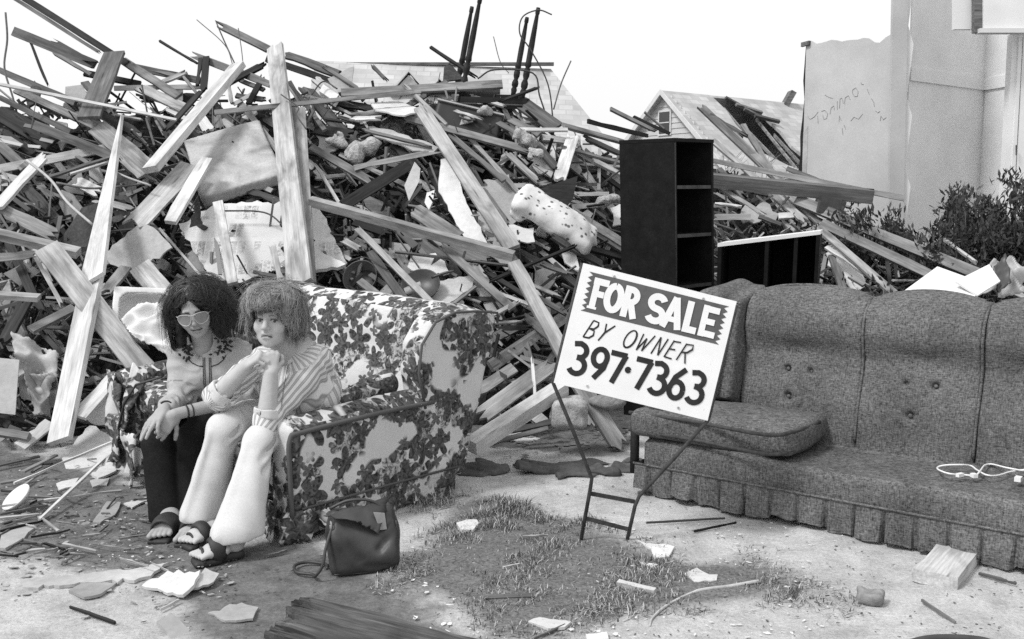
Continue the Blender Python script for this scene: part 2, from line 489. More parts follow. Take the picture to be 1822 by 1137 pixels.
while z < RIDGE - .25:
    inset = 0 if z < EAVE else (z - EAVE) / (RIDGE - EAVE) * DEP / 2
    a, b = inset + .05, DEP - inset - .05
    if b - a > .3:
        mbs = MB(); mbs.slab([H1(-.035, a, z), H1(-.035, b, z), H1(-.008, b, z + .21), H1(-.008, a, z + .21)], H1.x * .03)
        mbs.obj('siding_board', MATS['siding'], h1)
    z += .215
def uvpt(f, x, t, lift=0):   # on the front roof slope: x along ridge, t 0 eave .. 1 ridge
    return f(x, -.25 + t * (DEP / 2 + .25), EAVE - .2 + t * (RIDGE - EAVE + .25) + lift)
hole = [(2.7, .93), (3.3, 1.0), (4.0, .90), (4.9, .78), (5.1, .60), (5.0, .40), (5.35, .22), (4.6, .12), (3.9, .2), (3.4, .45), (2.75, .62), (3.0, .80)]
# roof slope in strips round the hole
for poly in ([(-.3, 0), (2.6, 0), (2.65, .3), (2.55, .62), (2.75, .82), (2.6, 1), (-.3, 1)], [(2.6, 0), (LEN + .2, 0), (LEN + .2, .12), (5.4, .13), (4.6, .08), (3.6, .16), (2.65, .3)],
             [(5.4, .13), (LEN + .2, .12), (LEN + .2, 1), (3.4, 1), (4.2, .88), (4.95, .76), (5.15, .58), (5.0, .4), (5.25, .25)]):
    link('roof_slope', roof_mesh(H1, [uvpt(H1, x, t) for x, t in poly]), MATS['shingles'], h1)
link('roof_slope', roof_mesh(H1, [H1(-.3, DEP + .25, EAVE - .2), H1(LEN + .2, DEP + .25, EAVE - .2), H1(LEN + .2, DEP / 2, RIDGE + .04), H1(-.3, DEP / 2, RIDGE + .04)]), MATS['shingles'], h1)
MB().slab([H1(-.34, -.27, EAVE - .2), H1(-.34, DEP / 2, RIDGE + .09), H1(-.34, DEP / 2, RIDGE - .12), H1(-.34, -.1, EAVE - .3)], H1.x * .06).obj('rake_trim', MATS['trim'], h1)
MB().slab([H1(-.34, DEP + .27, EAVE - .2), H1(-.34, DEP / 2, RIDGE + .09), H1(-.34, DEP / 2, RIDGE - .12), H1(-.34, DEP + .1, EAVE - .3)], H1.x * .06).obj('rake_trim', MATS['trim'], h1)
for x, x2, t2 in ((2.8, 2.95, .9), (3.5, 3.2, .7), (4.15, 4.5, .8), (4.8, 4.75, .6)):
    MB().slab([uvpt(H1, x, .05, -.15), uvpt(H1, x + .08, .05, -.15), uvpt(H1, x2 + .08, t2, -.15), uvpt(H1, x2, t2, -.15)], Vector((0, 0, -.15))).obj('rafter', MATS['wood_mid'], h1)
win = MB(); yw, zw = 3.6, 4.75
wf = MB().slab([H1(-.07, yw - .36, zw - .5), H1(-.07, yw + .36, zw - .5), H1(-.07, yw + .36, zw + .5), H1(-.07, yw - .36, zw + .5)], H1.x * .05).obj('window', MATS['trim'], h1)
MB().slab([H1(-.085, yw - .28, zw - .42), H1(-.085, yw + .28, zw - .42), H1(-.085, yw + .28, zw + .42), H1(-.085, yw - .28, zw + .42)], H1.x * .012).obj('pane', MATS['glass_dark'], wf)
MB().slab([H1(-.10, yw - .28, zw - .02), H1(-.10, yw + .28, zw - .02), H1(-.10, yw + .28, zw + .02), H1(-.10, yw - .28, zw + .02)], H1.x * .012).obj('muntin', MATS['trim'], wf)
MB().box(H1(LEN - 1.0, DEP / 2, RIDGE + .2), (.12, .35, .35), Matrix.Rotation(.5, 3, 'Y')).obj('broken_ridge_board', MATS['wood_grey'], h1)
# --- its lower wing at right
MB().slab([H1(LEN + .2, .6, 0), H1(LEN + 5, .6, 0), H1(LEN + 5, .6, EAVE), H1(LEN + .2, .6, EAVE)], H1.y * .2).obj('wall', MATS['siding'], h1)
link('wing_roof', roof_mesh(H1, [H1(LEN + .2, .3, EAVE - .2), H1(LEN + 5, .3, EAVE - .2), H1(LEN + 5, DEP / 2, RIDGE - 1.1), H1(LEN + .2, DEP / 2, RIDGE - 1.1)]), MATS['shingles'], h1)
for k_, (x, t, dx, L) in enumerate(((3.2, .93, -.5, 1.3), (3.5, .85, .3, 1.6), (4.1, .72, .7, 1.5), (3.8, .8, -.2, 1.1))):
    a = uvpt(H1, x, t, .15); b = a + H1.x * (L * .8) + Vector((0, 0, -.35 + .2 * dx)) - H1.y * .3
    MB().tube([a, b], .09, 4).obj('torn_roof_board', MATS['wood_mid' if k_ % 2 else 'tarpaper'], h1)
# --- house behind the middle of the heap: long shingle roof with two small gables
H2 = Frame((-6.6, 33.5, 0), (1, 0.03), (-0.03, 1))
h2 = empty('house', H2(0, 0, 0), 'long low shingle roof with two small gable peaks, behind the heap', 'house')
EAVE, RIDGE, LEN = 3.4, 6.6, 8.0
MB().slab([H2(0, 0, 0), H2(LEN, 0, 0), H2(LEN, 0, EAVE), H2(0, 0, EAVE)], H2.y * .2).obj('wall', MATS['siding'], h2)
MB().slab([H2(LEN, .25, 0), H2(LEN, 6, 0), H2(LEN, 6, EAVE), H2(LEN, .25, EAVE)], H2.x * .2).obj('wall', MATS['siding'], h2)
link('roof_slope', roof_mesh(H2, [H2(-.3, -.3, EAVE), H2(LEN + 2.2, -.3, EAVE - .4), H2(LEN + .1, 3.4, RIDGE - .25), H2(-.3, 3.4, RIDGE)]), MATS['shingles'], h2)
link('roof_slope', roof_mesh(H2, [H2(LEN + 2.2, -.3, EAVE - .4), H2(LEN + 2.2, 6.4, EAVE - .4), H2(LEN + .1, 3.4, RIDGE - .25)]), MATS['shingles'], h2)
link('roof_slope', roof_mesh(H2, [H2(-.3, 7.2, EAVE), H2(LEN + 2.2, 7.2, EAVE - .4), H2(LEN + .1, 3.4, RIDGE - .25), H2(-.3, 3.4, RIDGE)]), MATS['shingles'], h2)
MB().box(H2(LEN / 2, 3.4, RIDGE - .1), (LEN / 2 + .2, .12, .05)).obj('ridge_cap', MATS['wood_grey'], h2)
for x0, w_, hgt in ((2.55, 1.15, .60), (3.8, .75, .36)):
    g = MB().slab([H2(x0, 1.7, 5.30), H2(x0 + w_, 1.7, 5.30), H2(x0 + w_ / 2, 1.7, 5.30 + hgt)], H2.y * .9).obj('dormer', MATS['ply'], h2)
    for s_ in (0, 1):
        a = H2(x0 - .1 + s_ * (w_ + .2), 1.6, 5.23); b = H2(x0 + w_ / 2, 1.6, 5.40 + hgt)
        MB().slab([a, b, b + H2.y * 1.0, a + H2.y * 1.0], Vector((0, 0, .07))).obj('dormer_roof', MATS['trim'], g)
# --- low roofs on the horizon at left
H3 = Frame((-26.0, 52.0, 0), (1, .05), (-.05, 1))
h3 = empty('house', H3(0, 0, 0), 'distant pale roof low on the skyline at far left', 'house')
MB().slab([H3(0, 0, 0), H3(17, 0, 0), H3(17, 0, 4.5), H3(0, 0, 4.5)], H3.y * 6).obj('wall', MATS['siding'], h3)
link('roof_slope', roof_mesh(H3, [H3(-.4, -.4, 4.4), H3(17.4, -.4, 4.4), H3(17.0, 3, 7.35), H3(0, 3, 7.45)]), MATS['trim'], h3)

# ================================================================ standing remnant of the wrecked house at right
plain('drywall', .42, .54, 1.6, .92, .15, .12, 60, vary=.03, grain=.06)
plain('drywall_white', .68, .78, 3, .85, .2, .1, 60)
WL = 10.2
wa, wb = P(1424, 420, 11.0), P(1592, 420, 10.0)          # left wall runs towards the camera
wc = P(1738, 420, 10.9); wd = P(1812, 420, 10.3)
ruin = empty('ruined_house_wall', (wb.x, wb.y, 0), 'grey plasterboard walls of a wrecked roofless room with broken stud, right', 'wall')
def xy(p, z): return Vector((p.x, p.y, z))
def zat(py, p): d = ray(911, py); return CAM_H + d.z / d.y * p.y
zl, zr = zat(76, wa), zat(62, wb)
top = [xy(wa.lerp(wb, t), zl + (zr - zl) * t + rnd.uniform(-.018, .018) - (.06 if .72 < t < .78 else 0)) for t in [i / 18 for i in range(19)]]
nrm = (wb - wa).cross(Vector((0, 0, 1))).normalized()
lft = [wa + (wa - wb).normalized() * (.02 + .035 * (i % 3)) for i in range(0)]
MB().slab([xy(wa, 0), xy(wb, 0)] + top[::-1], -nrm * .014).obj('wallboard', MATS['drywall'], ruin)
edge = [xy(wa, 0) - nrm * .03]
tornl = []
for i in range(17):
    zz = zl * (1 - i / 16)
    wdt = (.02 + .06 * math.sin(min(1, (1 - i / 16) * 1.2) * 3.1) ** 2 + .012 * ((i * 7) % 3))
    tornl.append(xy(wa, zz) + (wa - wb).normalized() * wdt - nrm * .02)
MB().slab([xy(wa, 0) - nrm * .02, ] + tornl[::-1] + [xy(wa, zl) - nrm * .02], -nrm * .05).obj('torn_sheathing', MATS['attic_dark'], ruin)
MB().slab([xy(wa, 0) + nrm * .004, xy(wa.lerp(wb, .055), 0) + nrm * .004, xy(wa.lerp(wb, .05), zl * .72) + nrm * .004, xy(wa, zl * .70) + nrm * .004], -nrm * .003).obj('bare_stud', MATS['ply'], ruin)
MB().slab([xy(wa.lerp(wb, -.04), zl - .04), xy(wa.lerp(wb, .05), zl - .03), xy(wa.lerp(wb, .05), zl + .012), xy(wa.lerp(wb, -.04), zl + .005)], nrm * .03).obj('top_plate', MATS['wood_grey'], ruin)
# corner stud standing higher than the wall
st = [P(1585, 430, 9.95), P(1611, 430, 9.95)]
zt = 4.1
off = Vector((-.09, 0, 0))
MB().slab([xy(st[0], 0), xy(st[1], 0), xy(st[1], zt) + off, xy(st[0], zt) + off], Vector((0, .05, 0))).obj('corner_stud', MATS['drywall'], ruin)
rag = MB()
pts = []
x1 = st[1]
outer = []
for i in range(22):
    zz = 0.4 + i * .17
    outer.append(xy(x1, zz) + off * (zz / zt) + Vector((.02 + .018 * ((i * 5) % 4) + (.08 if zz > 3.55 else 0), .03, 0)))
inner = [xy(x1, zz_.z) + off * (zz_.z / zt) + Vector((-.01, .03, 0)) for zz_ in outer]
MB().slab(inner + outer[::-1], Vector((0, .012, 0))).obj('torn_wallboard_edge', MATS['drywall_white'], ruin)
# second room: back wall, side wall, shelf strip, door head and jamb
wb2 = wb + Vector((.1, .06, 0))
n2 = (wc - wb2).cross(Vector((0, 0, 1))).normalized(); n3 = (wd - wc).cross(Vector((0, 0, 1))).normalized()
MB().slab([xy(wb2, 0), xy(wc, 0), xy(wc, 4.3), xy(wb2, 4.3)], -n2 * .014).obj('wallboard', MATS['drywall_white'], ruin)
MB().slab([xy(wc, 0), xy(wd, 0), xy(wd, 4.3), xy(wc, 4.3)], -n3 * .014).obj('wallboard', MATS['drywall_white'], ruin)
zs0, zs1 = zat(161, wc), zat(140, wc)
MB().slab([xy(wb2, zs0), xy(wc, zs0), xy(wc, zs1), xy(wb2, zs1)], n2 * .02).obj('shelf_strip', MATS['drywall_white'], ruin)
MB().slab([xy(wc, zs0), xy(wd, zs0), xy(wd, zs1), xy(wc, zs1)], n3 * .02).obj('shelf_strip', MATS['drywall_white'], ruin)
MB().slab([xy(wb2, 4.3), xy(wc, 4.3), xy(wd, 4.3), xy(wc, 4.3) + Vector((.1, -.35, 0)), xy(wb2, 4.3) + Vector((.25, -.2, 0))], Vector((0, 0, .015)))
for (x0, y0, x1_, y1, Y_, th, mt, nm) in ((1806, -40, 1900, 900, 9.6, .10, 'drywall_white', 'door_jamb'), (1698, -60, 1732, 52, 9.5, .05, 'drywall_white', 'hanging_wallboard'), (1734, -60, 1749, 58, 9.42, .06, 'wood_grey', 'broken_header_stud'),
                                         (1750, -60, 1905, 50, 9.4, .06, 'drywall_white', 'header_panel'), (1744, 50, 1905, 58, 9.37, .10, 'trim', 'header_trim')):
    if nm == 'door_jamb':
        for q, (xa, xb, dd) in enumerate(((1802, 1812, 0), (1813.5, 1820, .02), (1821.5, 1900, .01))):
            a, b = P(xa, 60, Y_ - dd), P(xb, 60, Y_ - dd)
            MB().slab([xy(a, 0), xy(b, 0), xy(b, a.z), xy(a, a.z)], Vector((0, th, 0))).obj('door_jamb', MATS['drywall_white'], ruin)
    else:
        MB().slab([P(x0, y1, Y_), P(x1_, y1 + (4 if nm == 'header_panel' else 0), Y_), P(x1_, y0, Y_), P(x0, y0, Y_)], Vector((0, th, 0))).obj(nm, MATS[mt], ruin)
MB().tube([P(1808, 258, 9.55), P(1808, 276, 9.55)], .006, 5).obj('strike_plate', MATS['dark_metal'], ruin)
# scrawl pencilled on the wallboard
def on_wall(px, py, lift=.003):
    d = ray(px, py); o = Vector((0, 0, CAM_H)); t = (wa - o).dot(nrm) / d.dot(nrm); return o + d * t + nrm * (lift if nrm.y < 0 else -lift)
scr = MB()
STR = [[(1437, 206), (1442, 212), (1449, 208), (1456, 199)], [(1455, 206), (1456, 220)], [(1462, 198), (1468, 196), (1473, 202), (1471, 211), (1466, 212), (1464, 204)], [(1477, 203), (1479, 192), (1484, 188), (1485, 196)], [(1490, 195), (1490, 180)],
       [(1494, 193), (1495, 176), (1498, 174), (1501, 184)], [(1503, 185), (1504, 174), (1510, 170), (1513, 177)], [(1517, 160), (1523, 156), (1527, 163), (1526, 171), (1521, 172), (1517, 166), (1517, 160)], [(1532, 146), (1533, 150), (1537, 150)],
       [(1543, 158), (1547, 168)], [(1550, 174), (1555, 182), (1556, 190)], [(1493, 217), (1494, 206), (1497, 214)], [(1502, 222), (1505, 230)], [(1514, 215), (1520, 208), (1528, 212), (1535, 203)], [(1468, 169), (1475, 173), (1482, 175)], [(1566, 215), (1568, 206), (1572, 213), (1577, 209)],
       [(1500, 240), (1499, 228)], [(1558, 197), (1562, 201), (1566, 198)]]
for s_ in STR: scr.tube([on_wall(x, y) for x, y in s_], .0022, 4)
scr.obj('pencil_scrawl', MATS['cloth_grey'], ruin)
# ================================================================ upholstery materials
def floral(name, ground_v=.60):
    m = N(name); v0 = m.coord('UV')
    wn_ = m.n('TexNoise', noise_dimensions='2D'); m.set(wn_, 'Vector', v0); wn_.inputs['Scale'].default_value = 16; wn_.inputs['Detail'].default_value = 3
    wv = m.n('VectorMath', operation='MULTIPLY_ADD'); m.set(wv, 0, wn_.outputs['Color']); wv.inputs[1].default_value = (.017, .017, 0); m.set(wv, 2, v0)
    v = wv.outputs[0]
    def layer(scale, petals, size, sharp, seed):
        vv = m.n('VectorMath', operation='ADD'); m.set(vv, 0, v); vv.inputs[1].default_value = (seed * 1.37, seed * .71, 0)
        vo = m.n('TexVoronoi', voronoi_dimensions='2D'); m.set(vo, 'Vector', vv.outputs[0]); vo.inputs['Scale'].default_value = scale; vo.inputs['Randomness'].default_value = .85
        d = m.n('VectorMath', operation='SUBTRACT'); m.set(d, 0, vv.outputs[0]); m.set(d, 1, vo.outputs['Position'])
        sx = m.n('SeparateXYZ'); m.set(sx, 0, d.outputs[0])
        sc = m.n('SeparateColor'); m.set(sc, 0, vo.outputs['Color'])
        th = m.math('ADD', m.math('ARCTAN2', sx.outputs[1], sx.outputs[0]), m.math('MULTIPLY', sc.outputs[0], 6.28))
        pet = m.math('ABSOLUTE', m.math('COSINE', m.math('MULTIPLY', th, petals / 2)))
        pet = m.math('POWER', pet, sharp)
        R = m.math('MULTIPLY', m.math('ADD', m.math('MULTIPLY', pet, .62), .38), m.math('MULTIPLY', m.ramp(sc.outputs[1], 0, 1, .75, 1.15), size))
        mask = m.ramp(m.math('SUBTRACT', R, vo.outputs['Distance']), -.015, .03)
        return mask, vo.outputs['Distance'], sc.outputs[2], th
    cl = m.n('TexNoise', noise_dimensions='2D'); m.set(cl, 'Vector', v0); cl.inputs['Scale'].default_value = 3.2; cl.inputs['Detail'].default_value = 1.5
    clus = cl.outputs[0]
    fl, fd, fr, ft = layer(5.0, 7, .54, .35, 1)
    lf, ld, lr, lt = layer(7.8, 5, .66, 1.2, 5)
    bd, bdist, br, bt = layer(15, 4, .55, 1.0, 9)
    kf = m.ramp(clus, .385, .41); kl = m.ramp(clus, .375, .40); kb = m.ramp(clus, .32, .35)
    fl = m.math('MULTIPLY', fl, kf); lf = m.math('MULTIPLY', lf, kl); bd = m.math('MULTIPLY', m.math('MULTIPLY', bd, kb), m.math('GREATER_THAN', br, .45))
    fine = m.noise(v0, 90, 3, .7); pet2 = m.noise(v0, 34, 3, .6, 1.5)
    rings = m.math('ADD', m.math('MULTIPLY', m.math('SINE', m.math('ADD', m.math('MULTIPLY', fd, 32), m.math('MULTIPLY', ft, 2.0))), .04), m.ramp(pet2, .37, .60, .02, .44))
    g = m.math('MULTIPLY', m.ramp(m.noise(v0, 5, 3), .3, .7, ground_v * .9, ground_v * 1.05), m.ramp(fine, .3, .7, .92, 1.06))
    c = m.mix(bd, g, m.ramp(fine, .3, .7, .05, .20))
    c = m.mix(fl, c, m.math('MAXIMUM', rings, .022))
    c = m.mix(lf, c, m.ramp(pet2, .34, .68, .020, .14))
    m.bump(fine, .12, .003)
    return m.fin(c, .9, .12)
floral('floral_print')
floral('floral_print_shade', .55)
m = N('tweed'); v = m.coord('Object'); r = m.rand()
fh = m.noise(m.coord('Object', scale=(45, 45, 230)), 1.0, 3, .7); fv = m.noise(m.coord('Object', scale=(200, 200, 40)), 1.0, 3, .7)
f1 = m.math('MULTIPLY', m.math('ADD', fh, fv), .5); f2 = m.noise(v, 90, 4, .7); f3 = m.noise(v, 4, 4, .6)
c = m.math('MULTIPLY', m.ramp(f1, .36, .64, .032, .235), m.ramp(f2, .3, .7, .75, 1.25))
c = m.math('MULTIPLY', c, m.ramp(f3, .3, .7, .72, 1.15))
m.bump(m.math('ADD', f1, f2), .7, .006); m.fin(c, .95, .1)
plain('piping_dark', .05, .09, 40, .9, .1, .3, 120)

def frame_obj(name, ops, h, mat, parent, F, disp=None, uv=False, tilt=0.0, smooth=True):
    v, q = sdf(ops, h, disp)
    return frame_mesh(name, v, q, mat, parent, F, uv, tilt, smooth)
def frame_mesh(name, v, q, mat, parent, F, uv=False, tilt=0.0, smooth=True):
    v = np.asarray(v, float)
    w = np.array(F.o)[None] + v[:, :1] * np.array(F.x)[None] + v[:, 1:2] * np.array(F.y)[None] + v[:, 2:] * np.array([[0, 0, 1.0]])
    w[:, 2] += tilt * v[:, 0]
    if F.x.cross(F.y).z < 0:
        q = q[:, ::-1] if isinstance(q, np.ndarray) else [list(f)[::-1] for f in q]
    me = mesh_np(w, q, smooth)
    if uv:
        X, Yv = np.array(F.x), np.array(F.y); O = np.array(F.o)
        def fn(co, n):
            l = co - O; a, b, c = l @ X, l @ Yv, l[:, 2]
            na, nb, nc = np.abs(n @ X), np.abs(n @ Yv), np.abs(n[:, 2])
            use_a = (na > nb) & (na > nc); use_c = (nc >= na) & (nc > nb * 1.2)
            s, t = a.copy(), c + b * .35
            s[use_a] = b[use_a] + 5; t[use_a] = c[use_a] + 3
            s[use_c] = a[use_c]; t[use_c] = b[use_c] + c[use_c] * .3 + 7
            return np.stack([s, t], -1)
        uvmap(me, fn)
    return link(name, me, mat, parent)
def skirt(name, pts, ztop, zbot, mat, parent, F, uv=False, tilt=0, pleat=.10, depth=.018, seed=0, rag=.02, nz=7, step=.012):
    """pleated cloth hung along a local polyline; real thickness"""
    r = np.random.RandomState(seed); out_v = []; s_all = []
    P2 = [np.array(p, float) for p in pts]; path = []; L = 0
    for a, b in zip(P2[:-1], P2[1:]):
        d = np.linalg.norm(b - a); n = max(2, int(d / step)); t = (b - a) / d; nr = np.array([t[1], -t[0]])
        for i in range(n + (b is P2[-1])):
            path.append((a + (b - a) * i / n, nr, L + d * i / n))
        L += d
    n = len(path); V = np.zeros((n, nz, 3)); S = np.array([p[2] for p in path])
    k = np.floor(S / pleat).astype(int); fr = S / pleat - k
    jit = r.rand(k.max() + 3); swing = (r.rand(k.max() + 3) - .45)
    edge = np.minimum(fr, 1 - fr) * pleat
    prof = np.where(edge < .012, -1.0 + edge / .012 * 1.4, .4) * depth
    bot = zbot + rag * np.clip(jit[k] - .55, 0, 1) + .004 * np.sin(S * 37 + 2)
    for j in range(nz):
        t = j / (nz - 1)
        o = prof * (.25 + .75 * t) + .006 * t * np.sin(S * 61 + jit[k] * 6) + .035 * t * t * swing[k] * (.4 + fr) + .02 * t * (jit[k] - .4)
        sh = .02 * t * swing[k + 1]
        for i, (p, nr, s_) in enumerate(path):
            V[i, j, :2] = p + nr * o[i] + np.array([-nr[1], nr[0]]) * sh[i]
        V[:, j, 2] = ztop + (bot - ztop) * t
    front = V.reshape(-1, 3); nrm = np.array([p[1] for p in path])
    back = V.copy(); back[:, :, :2] -= nrm[:, None, :] * .006; back = back.reshape(-1, 3)
    ii = np.arange(n * nz).reshape(n, nz)
    q = np.stack([ii[:-1, :-1], ii[:-1, 1:], ii[1:, 1:], ii[1:, :-1]], -1).reshape(-1, 4)
    N0 = n * nz
    qb = q[:, ::-1] + N0
    rim = [np.stack([ii[:-1, -1], ii[:-1, -1] + N0, ii[1:, -1] + N0, ii[1:, -1]], -1)]
    return frame_mesh(name, np.concatenate([front, back]), np.concatenate([q, qb] + rim), mat, parent, F, uv, tilt, False)
def ltube(name, pts, r, mat, parent, F, tilt=0, k=7):
    mb = MB().tube([Vector(F(p[0], p[1], p[2] + tilt * p[0])) for p in pts], r, k)
    return mb.obj(name, mat, parent, True)

# ================================================================ floral sofa
FS = Frame((-.90, 4.08, 0), (-.75, .66), (.66, .75)); TI = .05; FW = 1.50
fsofa = empty('floral_sofa', FS(FW / 2, .5, 0), 'torn floral print two-seat sofa with two women sitting on it', 'sofa')
fm, fm2 = MATS['floral_print'], MATS['floral_print_shade']
def fs(name, ops, h=.011, disp=None, mat=None): return frame_obj(name, ops, h, mat or fm, fsofa, FS, disp, True, TI)
soft = wob(9, .006, 11)
fs('base', [('+', rbox((FW / 2, .50, .20), (FW / 2 - .03, .44, .11), .03), 0)], .014, soft)
# back: profile leaning away, wings at both ends
def prism_back(u0, u1, prof, r):
    pv = np.array(prof, f4); n = len(pv)
    def fn(X, Y, Z):
        d = None; ins = None
        y, z = np.broadcast_arrays(Y, Z); y = y[0] if y.shape[0] == 1 else y; z = z[0] if z.shape[0] == 1 else z
        y2, z2 = y, z
        d = np.full(y2.shape, 1e9, f4); ins = np.zeros(y2.shape, bool)
        for i in range(n):
            a, b = pv[i], pv[(i + 1) % n]; e = b - a
            wx, wz = y2 - a[0], z2 - a[1]; t = np.clip((wx * e[0] + wz * e[1]) / (e @ e), 0, 1)
            d = np.minimum(d, np.hypot(wx - e[0] * t, wz - e[1] * t))
            c = ((a[1] > z2) != (b[1] > z2)) & (y2 < (b[0] - a[0]) * (z2 - a[1]) / (b[1] - a[1] + 1e-9) + a[0]); ins ^= c
        d2 = np.where(ins, -d, d) + r
        if d2.ndim == 2: d2 = d2[None]
        dx = np.maximum(u0 - X, X - u1) + r
        return np.minimum(np.maximum(d2, dx), 0) + np.sqrt(np.maximum(d2, 0) ** 2 + np.maximum(dx, 0) ** 2) - r
    return fn, np.array([u0, pv[:, 0].min(), pv[:, 1].min()]) - .01, np.array([u1, pv[:, 0].max(), pv[:, 1].max()]) + .01
wing = [(.76, .10), (.75, .45), (.71, .62), (.73, .75), (.82, .85), (.95, .885), (1.10, .88), (1.25, .86), (1.25, .81), (1.02, .08)]
mid_p = [(.80, .10), (.82, .45), (.86, .62), (.87, .74), (.92, .86), (1.01, .90), (1.10, .892), (1.20, .865), (1.22, .81), (1.00, .08)]
bk = [('+', prism_back(0.005, .14, wing, .025), 0), ('+', prism_back(FW - .14, FW - .005, wing, .025), 0), ('+', prism_back(.08, FW - .08, mid_p, .03), .03)]
for u in (.53, .97): bk.append(('-', cap((u, .80, .30), (u, .86, .90), .012), .03))
fs('back', bk, .011, wob(10, .007, 5))
for u in (.0, FW):
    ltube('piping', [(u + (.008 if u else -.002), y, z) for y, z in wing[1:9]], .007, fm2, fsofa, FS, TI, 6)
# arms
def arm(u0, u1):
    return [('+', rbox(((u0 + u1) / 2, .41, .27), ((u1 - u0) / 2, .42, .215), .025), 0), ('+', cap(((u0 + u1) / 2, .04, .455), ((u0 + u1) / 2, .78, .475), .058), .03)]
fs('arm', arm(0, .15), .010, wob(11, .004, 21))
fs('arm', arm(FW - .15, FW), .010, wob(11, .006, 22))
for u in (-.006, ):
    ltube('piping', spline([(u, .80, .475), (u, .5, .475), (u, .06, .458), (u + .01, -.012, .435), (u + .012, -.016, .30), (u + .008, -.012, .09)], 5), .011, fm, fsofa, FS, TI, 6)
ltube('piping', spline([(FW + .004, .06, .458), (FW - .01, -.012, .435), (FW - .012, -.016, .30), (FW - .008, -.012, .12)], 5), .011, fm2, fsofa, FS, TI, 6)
for k_, (u0, u1) in enumerate(((.155, .74), (.75, 1.345))):
    fs('seat_cushion', [('+', rbox(((u0 + u1) / 2, .40, .37), ((u1 - u0) / 2, .39, .075), .05), 0)], .012, wob(9, .008, 31 + k_))
fs('side_bolster', [('+', cap((.20, .42, .50), (.215, .70, .535), .045, .062), 0)], .010, wob(12, .004, 3))
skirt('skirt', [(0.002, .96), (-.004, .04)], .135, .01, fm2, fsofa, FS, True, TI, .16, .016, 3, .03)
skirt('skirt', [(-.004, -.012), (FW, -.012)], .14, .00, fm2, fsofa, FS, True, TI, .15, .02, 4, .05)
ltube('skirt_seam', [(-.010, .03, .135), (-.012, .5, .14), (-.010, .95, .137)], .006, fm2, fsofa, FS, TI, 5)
# torn cloth hanging at the two front corners
def rag(pts_w, name, mat, parent, th=.006, sub=5, amp=.012, seed=0, uv=True, ridge=False):
    """cloth patch: 4 corners in world space, puckered, with thickness"""
    r = np.random.RandomState(seed); a, b, c, d = [np.array(p, float) for p in pts_w]; n = sub * 2 + 1
    w1, w2 = wob(14, 1, seed + 50), wob(34, .4, seed + 51)
    nr = np.cross(b - a, d - a); nr /= np.linalg.norm(nr) + 1e-9
    V = np.zeros((n, n, 3))
    for i in range(n):
        for j in range(n):
            s, t = i / (n - 1), j / (n - 1)
            p = (a * (1 - s) + b * s) * (1 - t) + (d * (1 - s) + c * s) * t
            e = (r.rand(3) - .5) * .012 if (i in (0, n - 1) or j in (0, n - 1)) else 0
            hh = float(w1(*p) + w2(*p)); hh = abs(hh) * 1.3 - .5 if ridge else hh
            V[i, j] = p + nr * amp * hh + e
    ii = np.arange(n * n).reshape(n, n); q = np.stack([ii[:-1, :-1], ii[1:, :-1], ii[1:, 1:], ii[:-1, 1:]], -1).reshape(-1, 4); N0 = n * n
    bnd = np.concatenate([ii[0, :], ii[1:, -1], ii[-1, -2::-1], ii[-2:0:-1, 0]]); bn = np.roll(bnd, -1)
    rim = np.stack([bnd, bn, bn + N0, bnd + N0], -1)
    v = np.concatenate([V.reshape(-1, 3), V.reshape(-1, 3) - nr * th])
    me = mesh_np(v, np.concatenate([q, q[:, ::-1] + N0, rim]))
    if uv:
        e1 = (b - a) / (np.linalg.norm(b - a) + 1e-9); e2 = np.cross(nr, e1)
        uvmap(me, lambda co, nn: np.stack([co @ e1, co @ e2], -1))
    return link(name, me, mat, parent)
tw = lambda u, v_, z: FS(u, v_, z + TI * u)
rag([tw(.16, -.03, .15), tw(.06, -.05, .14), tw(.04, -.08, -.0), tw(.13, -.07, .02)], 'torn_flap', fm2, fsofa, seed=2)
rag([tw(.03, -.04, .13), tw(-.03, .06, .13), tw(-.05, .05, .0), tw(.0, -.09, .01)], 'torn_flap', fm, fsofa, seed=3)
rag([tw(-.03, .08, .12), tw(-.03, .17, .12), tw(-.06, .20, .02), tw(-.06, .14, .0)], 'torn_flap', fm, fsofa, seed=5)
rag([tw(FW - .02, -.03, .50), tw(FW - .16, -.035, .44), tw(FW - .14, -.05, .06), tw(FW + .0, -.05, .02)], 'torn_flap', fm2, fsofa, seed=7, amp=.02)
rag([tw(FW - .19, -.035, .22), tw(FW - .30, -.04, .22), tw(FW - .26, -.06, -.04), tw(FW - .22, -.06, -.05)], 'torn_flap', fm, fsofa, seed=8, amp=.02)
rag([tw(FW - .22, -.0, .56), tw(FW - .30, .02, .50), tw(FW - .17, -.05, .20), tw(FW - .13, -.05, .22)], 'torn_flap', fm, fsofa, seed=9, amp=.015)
ltube('split_welt', [(FW - .14, -.055, .22), (FW - .2, -.05, .36), (FW - .27, -.02, .46), (FW - .44, .02, .52)], .006, MATS['wire'], fsofa, FS, TI, 5)

